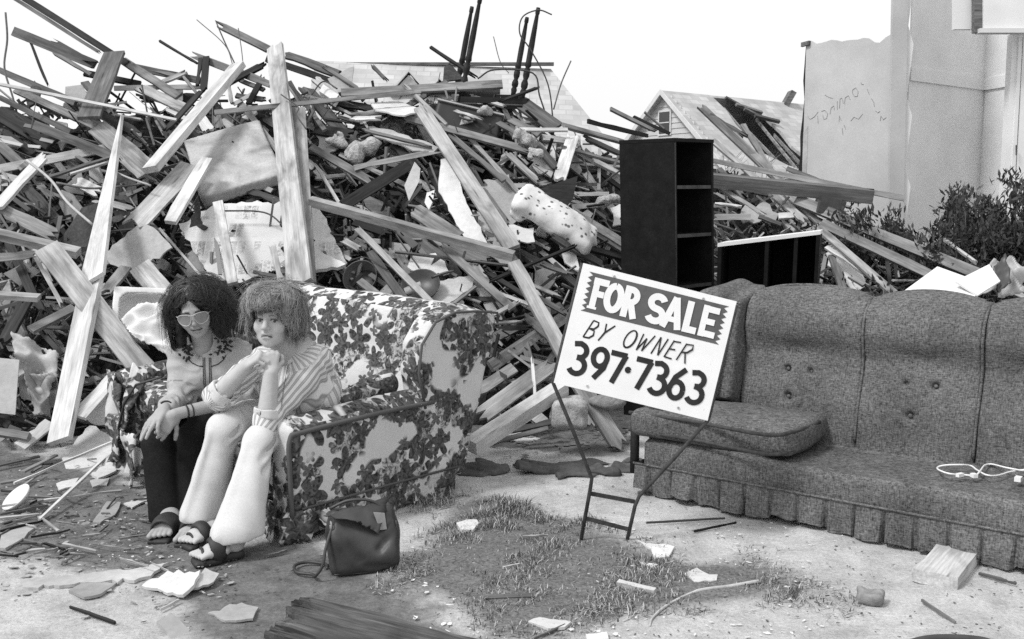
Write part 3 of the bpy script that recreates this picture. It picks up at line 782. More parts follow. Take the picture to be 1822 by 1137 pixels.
# ================================================================ grey tweed sofa
GS = Frame((.607, 4.78, 0), (.777, -.63), (.63, .777)); GWid = 2.16
gsofa = empty('grey_sofa', GS(GWid / 2, .45, 0), 'grey tweed three-seat wing sofa with buttoned back, standing behind the sign', 'sofa')
tw_m = MATS['tweed']
def gs_(name, ops, h=.012, disp=None, mat=None, parent=None): return frame_obj(name, ops, h, mat or tw_m, parent or gsofa, GS, disp, False, 0)
gs_('base', [('+', rbox((GWid / 2, .44, .175), (GWid / 2, .42, .105), .045), 0), ('-', rbox((GWid / 2 + .3, .28, .30), (.75, .22, .03), .03), .05)], .013, wob(7, .005, 41))
secs = [(.27, .869), (.871, 1.389), (1.391, 1.90)]
for k_, (u0, u1) in enumerate(secs):
    uc, hw = (u0 + u1) / 2, (u1 - u0) / 2 - .004
    prof_ = [(.50, .24), (.515, .45), (.552, .60), (.566, .68), (.552, .73), (.540, .80), (.560, .89), (.60, .935), (.66, .960), (.75, .962), (.83, .93), (.86, .80), (.84, .24)]
    ops = [('+', prism_back(u0 + .000, u1 - .000, prof_, .014), 0), ('+', ell((uc, .60, .83), (hw * .92, .085, .12)), .03), ('+', ell((uc, .675, .935), (hw * .99, .11, .068)), .03), ('+', ell((uc, .60, .47), (hw * .9, .095, .22)), .03)]
    ops.append(('-', cap((u0 + .07, .515, .715), (uc - .02, .520, .695), .020), .045)); ops.append(('-', cap((uc + .02, .52, .695), (u1 - .05, .525, .715), .016), .045))
    btn = [(uc - .04, .585), (uc + .10, .585), (uc + .0, .42), (uc + .14, .43)] if k_ != 0 else [(uc - .06, .60), (uc + .06, .60), (uc - .04, .47)]
    if k_ == 1: btn = [(uc - .05, .59), (uc + .075, .59), (uc - .02, .45)]
    for bu, bz in btn:
        bv = .50 + (.57 - .52) * (bz - .45) / .21 + .018
        ops.append(('-', ell((bu, bv - .004, bz), (.013, .022, .012)), .035))
    sec = gs_('back_section', ops, .010, wob(12, .0035, 60 + k_))
    for bu, bz in btn:
        bv = .50 + (.57 - .52) * (bz - .45) / .21 + .02
        gs_('button', [('+', ell((bu, bv - .003, bz), (.010, .007, .010)), 0)], .0035, parent=sec)
    ltube('piping', spline([(u1 + .003, .62, .945), (u1 + .003, .562, .89), (u1 + .004, .536, .80), (u1 + .003, .560, .66), (u1, .515, .45), (u1 - .002, .500, .30)], 5), .007, tw_m, sec, GS, 0, 6)
    ltube('piping', spline([(u0 + .03, .70, .968), (u0 + .15, .70, .994), (uc, .70, 1.002), (u1 - .15, .70, .994), (u1 - .03, .70, .968)], 5), .009, tw_m, sec, GS, 0, 6)
# left wing with rolled scroll, low arm below it; right wing
for (ua, ub, nm) in ((.06, .27, 'wing'), (1.91, 2.12, 'wing')):
    ops = [('+', prism_back(ua + .05, ub, [(.42, .44), (.44, .60), (.46, .80), (.52, .93), (.82, .985), (.84, .24), (.50, .24), (.50, .40)], .03), 0), ('+', cap((ua + .075, .44, .905), (ua + .06, .80, .935), .075), .025),
           ('+', rbox((ua + .075, .47, .64), (.06, .05, .20), .04), .03)]
    ops.append(('-', cap((ua + .075, .30, .875), (ua + .075, .374, .875), .045), .012))
    w_o = gs_(nm, ops, .010, wob(12, .003, 70))
    ltube('piping', spline([(ua + .145, .39, .86), (ua + .13, .372, .93), (ua + .075, .364, .953), (ua + .015, .372, .92), (ua, .385, .86)], 5), .008, tw_m, w_o, GS, 0, 6)
    ltube('piping', spline([(ua + .145, .39, .86), (ua + .16, .41, .70), (ua + .14, .415, .45)], 5), .008, tw_m, w_o, GS, 0, 6)
gs_('arm', [('+', rbox((.07, .40, .37), (.075, .34, .13), .05), 0), ('+', cap((.07, .12, .46), (.09, .70, .50), .075), .03)], .011, wob(10, .004, 81))
gs_('arm', [('+', rbox((GWid - .07, .40, .37), (.075, .34, .13), .05), 0), ('+', cap((GWid - .07, .12, .46), (GWid - .09, .70, .50), .075), .03)], .011, wob(10, .004, 82))
skirt('skirt', [(-.012, .8), (-.014, .0), (GWid + .01, -.002), (GWid + .012, .8)], .158, .012, tw_m, gsofa, GS, False, 0, .125, .022, 12, .06, step=.006)
ltube('skirt_seam', [(-.022, -.004, .155), (GWid / 2, -.008, .157), (GWid + .012, -.006, .155)], .006, tw_m, gsofa, GS, 0, 5)
ltube('frame_post', [(-.03, .02, .10), (-.03, .02, .40)], .022, MATS['wood_dark'], gsofa, GS, 0, 4)
# loose seat cushion pushed to one side
cush = empty('seat_cushion', GS(.38, .3, .28), 'loose grey tweed seat cushion lying crooked at left end of grey sofa', 'cushion')
rot = Matrix.Rotation(-.07, 3, 'Z')
frame_obj('cushion_body', [('+', rbox((.34, .27, .348), (.41, .26, .068), .045, rot), 0), ('+', ell((.34, .27, .375), (.40, .24, .065)), .03), ('-', cap((.78, -.10, .30), (.86, .30, .50), .05), .06)], .011, tw_m, cush, GS, wob(9, .004, 90))
for zz in (.395, .31):
    loop = [(-.06, .015, zz), (.30, .0, zz + .004), (.66, -.03, zz), (.735, .10, zz), (.745, .38, zz)]
    ltube('piping', spline(loop, 6), .009, MATS['piping_dark'], cush, GS, 0, 6)
# white flex left on the sofa deck
cord = empty('electric_cord', GS(1.45, .2, .285), 'coiled white electric cord lying on bare deck of grey sofa', 'cord')
def deck(px, py, z=.292): return G(px, py, z)
ctl = [(1822, 838), (1790, 832), (1765, 826), (1752, 828), (1744, 838), (1735, 846), (1715, 845), (1690, 843), (1672, 837), (1668, 832), (1680, 828), (1710, 827), (1728, 829), (1738, 836), (1755, 845), (1775, 846), (1800, 839), (1830, 836), (1850, 846)]
MB().tube(spline([deck(x, y, .292 + .006 * math.sin(i * 1.9)) for i, (x, y) in enumerate(ctl)], 6), .0038, 6).obj('flex', MATS['cable_white'], cord, True)
MB().box(deck(1708, 845, .294), (.016, .008, .007), Matrix.Rotation(.5, 3, 'Z')).obj('plug', MATS['cable_white'], cord)
MB().box(deck(1733, 846, .294), (.010, .012, .008), Matrix.Rotation(.2, 3, 'Z')).obj('plug', MATS['cable_white'], cord)
MB().box(deck(1812, 852, .294), (.018, .012, .009), Matrix.Rotation(.9, 3, 'Z')).obj('socket', MATS['cable_white'], cord)
# ================================================================ for-sale sign
TL, TR, BR, BL = P(1033, 467, 4.05), P(1305, 535, 4.05), P(1265, 750, 3.99), P(990, 682, 3.99)
sx = ((TR - TL) + (BR - BL)) / 2; sy = ((TL - BL) + (TR - BR)) / 2
SW, SHt = sx.length, sy.length; sx = sx.normalized(); sn = sx.cross(sy).normalized(); sy = sn.cross(sx).normalized()
if sn.y > 0: sn = -sn
sc_ = (TL + TR + BR + BL) / 4
def sg(a, b, c=0.0): return sc_ + sx * ((a - .5) * SW) + sy * ((b - .5) * SHt) + sn * c     # a right, b up, 0..1
m = N('sign_white'); v = m.coord('Object'); s1 = m.noise(v, 70, 4, .7); s2 = m.noise(v, 7, 4, .6)
c = m.math('MULTIPLY', .80, m.math('SUBTRACT', 1.0, m.math('MULTIPLY', m.ramp(s1, .64, .70), m.ramp(s2, .5, .62, 0, .75))))
m.fin(m.math('MULTIPLY', c, m.ramp(s2, .3, .7, .94, 1.02)), .5, .35)
plain('sign_red', .085, .11, 6, .55, .3, .05, grain=.1)
plain('sign_black', .012, .03, 20, .5, .3, .05)
sign = empty('for_sale_sign', G(1070, 978), 'leaning white FOR SALE BY OWNER sign on bent wire stakes', 'sign')
MB().slab([sg(0, 0), sg(1, 0), sg(1, 1), sg(0, 1)], -sn * .006).obj('panel', MATS['sign_white'], sign)
ban = [(.055, .575)]
zig = 7
lft = []; rgt = []
b0, b1 = .622, .945
for i in range(zig * 2 + 1):
    t = i / (zig * 2); lft.append((.055 + (.028 if i % 2 else .0) - .005 * t, b0 + (b1 - b0) * t))
    rgt.append((.955 - (.028 if i % 2 else .0) + .005 * t, b0 + (b1 - b0) * t))
outl = lft[::-1] + rgt
MB().slab([sg(a, b, .0012) for a, b in outl], -sn * .0008).obj('banner', MATS['sign_red'], sign)
def strokes(name, glyphs, mat, base):
    k = 0
    for glyph in glyphs:
        mb = MB()
        for st_, w in glyph:
            pts = [Vector((p[0] * SW, p[1] * SHt, 0)) for p in st_]; n = len(pts); L, R = [], []
            for i, p in enumerate(pts):
                t = (pts[min(i + 1, n - 1)] - pts[max(i - 1, 0)]).normalized(); nn = Vector((-t.y, t.x, 0))
                ww = w[min(i * (len(w) - 1) // max(1, n - 1), len(w) - 1)] if isinstance(w, (list, tuple)) else w
                L.append(p + nn * ww / 2); R.append(p - nn * ww / 2)
            z = base + k * .00010; k += 1
            for i in range(n - 1):
                z2 = z + .00004 * (i % 2)
                q = [sg(p.x / SW, p.y / SHt, z2) for p in (L[i], L[i + 1], R[i + 1], R[i])]
                if (q[1] - q[0]).cross(q[2] - q[0]).dot(sn) < 0: q = q[::-1]
                mb.poly(q, [(0, 1, 2, 3)])
        mb.obj(name, mat, sign)
def arc(cx, cy, rx, ry, a0, a1, n=12):
    return [(cx + rx * math.cos(math.radians(a0 + (a1 - a0) * i / n)), cy + ry * math.sin(math.radians(a0 + (a1 - a0) * i / n))) for i in range(n + 1)]
# FOR SALE (fat letters), cell: x left, width, on banner height .60 .. .90
y0, y1 = .655, .912; ym = (y0 + y1) / 2; T = .030
def off(x, fn): return [((x + p[0]), p[1], ) for p in fn]
g = []
x = .094; g.append([([(x + .022, y0), (x + .022, y1)], .025), ([(x, y1 - .028), (x + .098, y1 - .028)], .027), ([(x + .03, ym + .0), (x + .080, ym + .0)], .025), ([(x - .008, y0 + .010), (x + .052, y0 + .010)], .010)])
x = .240; g.append([(arc(x, ym, .043, .098, 90, 450, 26), .027)])
x = .298; g.append([([(x + .022, y0), (x + .022, y1)], .027), (arc(x + .045, y1 - .078, .038, .052, 95, -95, 14), .025), ([(x + .022, y1 - .027), (x + .05, y1 - .027)], .026), ([(x + .050, ym - .0), (x + .088, y0)], .026)])
x = .472; g.append([(arc(x + .045, y1 - .078, .043, .050, 20, 270, 16) + arc(x + .045, y0 + .078, .046, .050, 90, -160, 16), .027)])
x = .566; g.append([([(x + .01, y0), (x + .062, y1)], .026), ([(x + .062, y1), (x + .108, y0)], .027), ([(x + .03, y0 + .075), (x + .09, y0 + .075)], .022)])
x = .700; g.append([([(x + .022, y0), (x + .022, y1)], .027), ([(x + .006, y0 + .028), (x + .090, y0 + .028)], .027)])
x = .806; g.append([([(x + .018, y0), (x + .018, y1)], .025), ([(x, y0 + .028), (x + .105, y0 + .028)], .025), ([(x, y1 - .028), (x + .105, y1 - .028)], .025), ([(x, ym), (x + .088, ym)], .024)])
strokes('letter', g, MATS['sign_white'], .0030)
# BY OWNER (brush), y .39 .. .515
w = [.006, .008, .006]
def sl(pts, x, sc=.13, yb=.418, hgt=.150, lean=.030):  # slanted brush capitals in unit box
    return [(x + p[0] * sc * .55 + p[1] * lean, yb + p[1] * hgt) for p in pts]
g = []
def gl(ch, x):
    B = {'B': [[(0, 0), (.15, 1)], [(.15, 1), (.65, .95), (.75, .75), (.55, .55), (.12, .52)], [(.12, .52), (.65, .45), (.75, .2), (.5, .02), (0, 0)]], 'Y': [[(.05, 1), (.3, .5)], [(.85, 1), (.3, .5), (.1, 0)]],
         'O': [[(q[0], q[1]) for q in arc(.45, .5, .45, .5, 60, 430, 18)]], 'W': [[(.05, .95), (.14, 0)], [(.14, 0), (.5, .75)], [(.5, .75), (.60, .02)], [(.60, .02), (1.05, 1)]], 'N': [[(0, 0), (.12, 1)], [(.12, 1), (.62, 0)], [(.62, 0), (.76, 1)]], 'E': [[(.75, .98), (.13, .95)], [(.13, 1), (0, 0)], [(0, .02), (.7, .0)], [(.1, .5), (.6, .52)]],
         'R': [[(0, 0), (.15, 1)], [(.1, .95), (.75, 1), (.85, .75), (.55, .52), (.12, .48)], [(.4, .5), (.85, -.08)]]}
    g.append([(sl(s_, x), w) for s_ in B[ch]])
for ch, x in zip('BYOWNER', (.110, .200, .355, .445, .550, .635, .715)): gl(ch, x)
strokes('letter', g, MATS['sign_black'], .0012)
# 397.7363
yb, hg = .112, .250; W_ = .022
def dg(pts, x, wd=.108): return [(x + p[0] * wd, yb + p[1] * hg) for p in pts]
D3 = [[(.05, .95)] + [(.45, 1)] + arc(.45, .76, .38, .22, 80, -70, 9) + [(.35, .54)], [(.35, .54)] + arc(.45, .27, .46, .26, 80, -150, 14)]
D9 = [arc(.48, .70, .40, .28, 0, 360, 20), [(.88, .72), (.80, .4), (.35, 0)]]
D7 = [[(.02, .96), (.98, .96)], [(.92, .96), (.42, 0)]]
D6 = [arc(.48, .28, .40, .27, 0, 360, 20), [(.82, 1), (.3, .68), (.09, .32)]]
g = []
for D_, x in ((D3, .065), (D9, .195), (D7, .305), (D7, .470), (D3, .585), (D6, .705), (D3, .828)):
    g.append([(dg(s_, x), W_) for s_ in D_])
g.append([(arc(.434, .245, .0085, .0115, 0, 360, 12), .0155)])
strokes('digit', g, MATS['sign_black'], .0012)
for a, b in ((.21, .955), (.79, .955), (.21, .04), (.80, .045)):
    MB().tube([sg(a, b, 0), sg(a, b, .004)], .005, 8).obj('bolt', MATS['grey_metal'], sign)
SR = .0082
def stake(pts): return MB().tube(pts, SR, 7).obj('stake', MATS['rust_metal'], sign, True)
g1, g2 = G(1030, 982, -.04), G(1112, 978, -.04)
stake([sg(-.004, 1.0, -.008), sg(-.004, .0, -.010), P(1019, 765, 4.02), P(1053, 852, 4.05), P(1050, 872, 4.055), g1])
stake([sg(1.006, .97, -.006), sg(1.004, .0, -.008), P(1200, 815, 4.03), P(1138, 882, 4.06), P(1130, 900, 4.065), g2])
MB().slab([sg(.996, .02, -.007), sg(1.018, .02, -.007), sg(1.018, .80, -.007), sg(.996, .86, -.007)], -sn * .004).obj('edge_bracket', MATS['rust_metal'], sign)
for (xa, ya, xb, yb2) in ((1049, 878, 1130, 893), (1040, 922, 1118, 942)):
    a, b = P(xa, ya, 4.06), P(xb, yb2, 4.075); t = Vector((0, 0, .009))
    MB().slab([a - t, b - t, b + t, a + t], Vector((0, .004, 0))).obj('crossbar', MATS['rust_metal'], sign)
MB().tube([sg(.80, 1.0, -.004), sg(1.02, .985, -.008), sg(1.05, 1.0, -.02)], .003, 5).obj('tie_wire', MATS['rust_metal'], sign)

# ================================================================ bookcase and low shelf unit
def shelf_unit(name, label, corner, dl, dr, wl, wr, hgt, shelves, mat, rollv, topmat=None, dividers=()):
    """open front on the right-hand face (dr), closed side on the left-hand face (dl); corner = nearest bottom edge"""
    o = empty(name, corner, label, 'shelf')
    up = Vector(rollv).normalized(); dr = Vector(dr).normalized(); dl = Vector(dl).normalized(); t = .022; c0 = Vector(corner)
    def Q(a, b, c): return c0 + dr * a + dl * b + up * c     # a along open front, b depth, c up
    def bx(n, a0, a1, b0, b1, c0_, c1, mm=mat):
        pts = [Q(a, b, c) for a in (a0, a1) for b in (b0, b1) for c in (c0_, c1)]
        return MB().poly(pts, [(0, 1, 3, 2), (4, 6, 7, 5), (0, 4, 5, 1), (2, 3, 7, 6), (0, 2, 6, 4), (1, 5, 7, 3)]).obj(n, mm, o)
    bx('side_panel', 0, t, 0, wl, 0, hgt - t)
    bx('side_panel', wr - t, wr, 0, wl, 0, hgt - t)
    bx('top_panel', -.002, wr + .002, -.003, wl, hgt - t, hgt, topmat or mat)
    bx('back_panel', t, wr - t, wl - .008, wl, 0, hgt - t)
    for z in shelves: bx('shelf', t, wr - t, .006, wl - .008, z, z + t)
    for a in dividers: bx('divider', a, a + t, .006, wl - .008, .03, hgt - t)
    return o, Q
plain('veneer', .006, .013, 14, .62, .10, .1, 80, grain=.3)
plain('veneer_edge', .03, .07, 14, .6, .2, .1, 80)
plain('laminate_white', .66, .74, 5, .5, .35, .03)
bc = P(1190, 245, 6.45); topz = bc.z
bko, Q = shelf_unit('bookcase', 'tall narrow black bookcase standing upright between heap and grey sofa', (bc.x + .085, bc.y, 0), (-.80, .60, 0), (.72, .69, .02), .40, .42, topz, [.05, .52, .86, 1.19, 1.50], MATS['veneer'], (-.028, 0, 1))
t = Q(0, -.004, 0)
MB().slab([Q(-.001, -.002, .02), Q(.010, -.002, .02), Q(.010, -.002, topz - .03), Q(-.001, -.002, topz - .03)], Vector((0, -.003, 0))).obj('worn_edge', MATS['veneer_edge'], bko)
for z in (.52, .86, 1.19, 1.50):
    MB().slab([Q(.024, .004, z), Q(.395, .004, z), Q(.395, .004, z + .022), Q(.024, .004, z + .022)], Vector((0, -.0025, 0))).obj('shelf_edge', MATS['veneer_edge'], bko)
lc = P(1274, 430, 6.25)
lo_, Q2 = shelf_unit('shelf_unit', 'black three-bay shelf unit with white top, lower than the bookcase, behind grey sofa', (lc.x, lc.y, 0), (.32, .95, 0), (.98, -.17, .13), .42, .60, lc.z, [.05, .42], MATS['veneer'], (-.01, -.10, 1), MATS['laminate_white'], (.28, .45))
# ================================================================ the heap of wreckage
def foot(px): return float(np.interp(px, [-300, 60, 260, 1000, 1150, 1400, 2000], [5.6, 5.75, 6.0, 6.0, 7.0, 7.1, 6.4]))
def Dp(px, py):
    d = ray(px, py); s = d.z / d.y; return (CAM_H + .9 * foot(px)) / (.9 - s)
# core that everything lies on, coloured near black so the gaps look shaded
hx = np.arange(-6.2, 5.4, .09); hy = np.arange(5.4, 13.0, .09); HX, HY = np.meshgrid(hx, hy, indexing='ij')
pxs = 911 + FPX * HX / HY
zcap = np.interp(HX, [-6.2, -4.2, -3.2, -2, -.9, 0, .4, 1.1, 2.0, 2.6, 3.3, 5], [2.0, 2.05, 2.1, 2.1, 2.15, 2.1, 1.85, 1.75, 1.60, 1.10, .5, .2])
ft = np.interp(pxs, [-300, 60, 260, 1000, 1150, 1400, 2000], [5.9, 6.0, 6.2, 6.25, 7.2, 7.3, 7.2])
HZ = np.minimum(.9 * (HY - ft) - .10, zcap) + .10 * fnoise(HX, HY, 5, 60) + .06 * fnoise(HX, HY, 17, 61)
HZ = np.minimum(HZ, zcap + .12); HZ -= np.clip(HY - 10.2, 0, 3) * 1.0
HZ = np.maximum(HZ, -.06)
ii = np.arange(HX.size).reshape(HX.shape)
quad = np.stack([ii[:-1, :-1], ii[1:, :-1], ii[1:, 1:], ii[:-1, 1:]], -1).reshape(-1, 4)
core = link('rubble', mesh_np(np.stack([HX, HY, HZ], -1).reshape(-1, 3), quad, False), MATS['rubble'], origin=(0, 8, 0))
tag(core, 'packed rubble filling the inside of the wreckage heap, darkened to shade its gaps', 'rubble', kind='stuff')

TONE = {'W': ('wood_white', 'white-painted'), 'P': ('wood_pale', 'pale'), 'M': ('wood_mid', 'mid-grey'), 'G': ('wood_grey', 'grey weathered'), 'D': ('wood_dark', 'dark'), 'K': ('wood_black', 'black')}
FACE = {'c': (0, -.80, .60), 'e': (0, -1.0, .10), 'u': (0, -.30, .95), 'l': (-.55, -.75, .35), 'r': (.55, -.75, .35)}
def board_mesh(L, w, t, split=(0, 0), taper=(1, 1), bow=0.0, r=rnd):
    k = 5 if (split[0] or split[1]) else 1
    st = [0.0, .2, .4, .6, .8, 1.0]; last = 5
    V, F = [], []
    sh = [[(r.random() ** 1.5) * split[e] for _ in range(k + 1)] for e in (0, 1)]
    tw = (r.random() - .5) * .03
    for i, s in enumerate(st):
        ww = w * (taper[0] + (taper[1] - taper[0]) * s)
        for c in range(k + 1):
            x = s * L
            if i == 0: x += sh[0][c]
            if i == last: x -= sh[1][c]
            y = (c / k - .5) * ww + (r.random() - .5) * .003 + ((-1 if c else 1) * (.012 if r.random() < .12 else .002) * r.random() if c in (0, k) else 0)
            z0 = bow * (1 - (2 * s - 1) ** 2) + tw * (s - .5) * y * 4
            V.append((x - L / 2, y, z0 + t / 2)); V.append((x - L / 2, y, z0 - t / 2))
    row = 2 * (k + 1)
    for i in range(last):
        for c in range(k):
            a, b = i * row + 2 * c, (i + 1) * row + 2 * c
            F.append((a, b, b + 2, a + 2)); F.append((a + 1, a + 3, b + 3, b + 1))
        a, b = i * row, (i + 1) * row
        F.append((a, a + 1, b + 1, b)); e = 2 * k
        F.append((a + e, b + e, b + e + 1, a + e + 1))
    for c in range(k):
        a = 2 * c; F.append((a, a + 2, a + 3, a + 1)); b = last * row + 2 * c; F.append((b, b + 1, b + 3, b + 2))
    return mesh_np(np.array(V, f4), F, False)
def board3(p1, p2, w, t, tone='M', face='c', split=(0, 0), taper=(1, 1), bow=0.0, label=None, group=None, name='board', cat='board', mat=None):
    p1, p2 = Vector(p1), Vector(p2); ax = (p2 - p1); L = ax.length; ax.normalize()
    n = Vector(FACE[face] if isinstance(face, str) else face); n = (n - ax * n.dot(ax)).normalized(); wv = n.cross(ax).normalized()
    o = bpy.data.objects.new(name, board_mesh(L, w, t, split, taper, bow)); o.data.name = name
    mtx = Matrix((ax, wv, n)).transposed().to_4x4(); mtx.translation = (p1 + p2) / 2
    o.matrix_world = mtx; o.data.materials.append(mat or MATS[TONE[tone][0]]); COL.objects.link(o)
    return tag(o, label, cat, group)
def where(x, y):
    if y > 780: return 'on ground left of floral sofa' if x < 300 else 'on ground behind sign'
    if x < 140: return 'at far upper left' if y < 240 else ('at left edge, mid-height' if y < 420 else 'low at left edge')
    if x < 330: return 'high on left of heap' if y < 230 else ('below the dark skyline plank' if y < 380 else 'left of sunglasses woman')
    if x < 470: return 'on skyline left of upright plank' if y < 190 else 'above sunglasses woman'
    if x < 620: return 'on top beside upright plank' if y < 200 else 'right of upright plank'
    if x < 760: return 'on top right of upright plank' if y < 230 else ('at heap centre' if y < 380 else 'left of frying pan')
    if x < 900: return 'below upturned table legs' if y < 260 else ('right of heap centre' if y < 400 else 'right of frying pan')
    if x < 1120: return 'left of bookcase top' if y < 330 else ('around the spotted pillow' if y < 480 else 'between floral sofa and sign')
    if x < 1300: return 'just behind bookcase'
    return 'right of bookcase above low shelf' if x < 1480 else 'by juniper behind grey sofa'
used_labels = {}
def autolabel(x1, y1, x2, y2, wpx, tone):
    kind = 'lath' if wpx < 6.5 else ('batten' if wpx < 11 else ('board' if wpx < 24 else 'wide plank'))
    s = math.degrees(math.atan2(-(y2 - y1), (x2 - x1) or 1e-6)); L = math.hypot(x2 - x1, y2 - y1)
    s = (s + 90) % 180 - 90
    lean = 'lying level' if abs(s) < 9 else ('standing upright' if abs(s) > 68 else ('rising to right' if s > 0 else 'sloping down right'))
    size = 'short ' if L < 80 else ('long ' if L > 200 else '')
    return f'{size}{TONE[tone][1]} {kind} {lean} {where((x1 + x2) / 2, (y1 + y2) / 2)}'
def bd(x1, y1, x2, y2, w, tone, lay=.12, face='c', t=None, lay2=None, split=(0, 0), taper=(1, 1), bow=0.0, label=None, name=None):
    Y1 = Dp(x1, y1) - lay; Y2 = Dp(x2, y2) - (lay if lay2 is None else lay2)
    wm = M(w, (Y1 + Y2) / 2); t = t or (.02 if wm < .05 else (.035 if face == 'e' else .024))
    kind = 'lath' if w < 6.5 else ('wooden_batten' if w < 11 else ('board' if w < 24 else 'plank'))
    lab = label or autolabel(x1, y1, x2, y2, w, tone)
    if label is None and split == (0, 0): split = (rnd.choice([0, 0, .05, .10]), rnd.choice([0, 0, .06, .14]))
    return board3(P(x1, y1, Y1), P(x2, y2, Y2), wm, t, tone, face, split, taper, bow, lab, 'wreckage boards on the heap', name or kind, kind.replace('wooden_', ''))
S1, S2, SB = (.12, 0), (0, .12), (.1, .1)
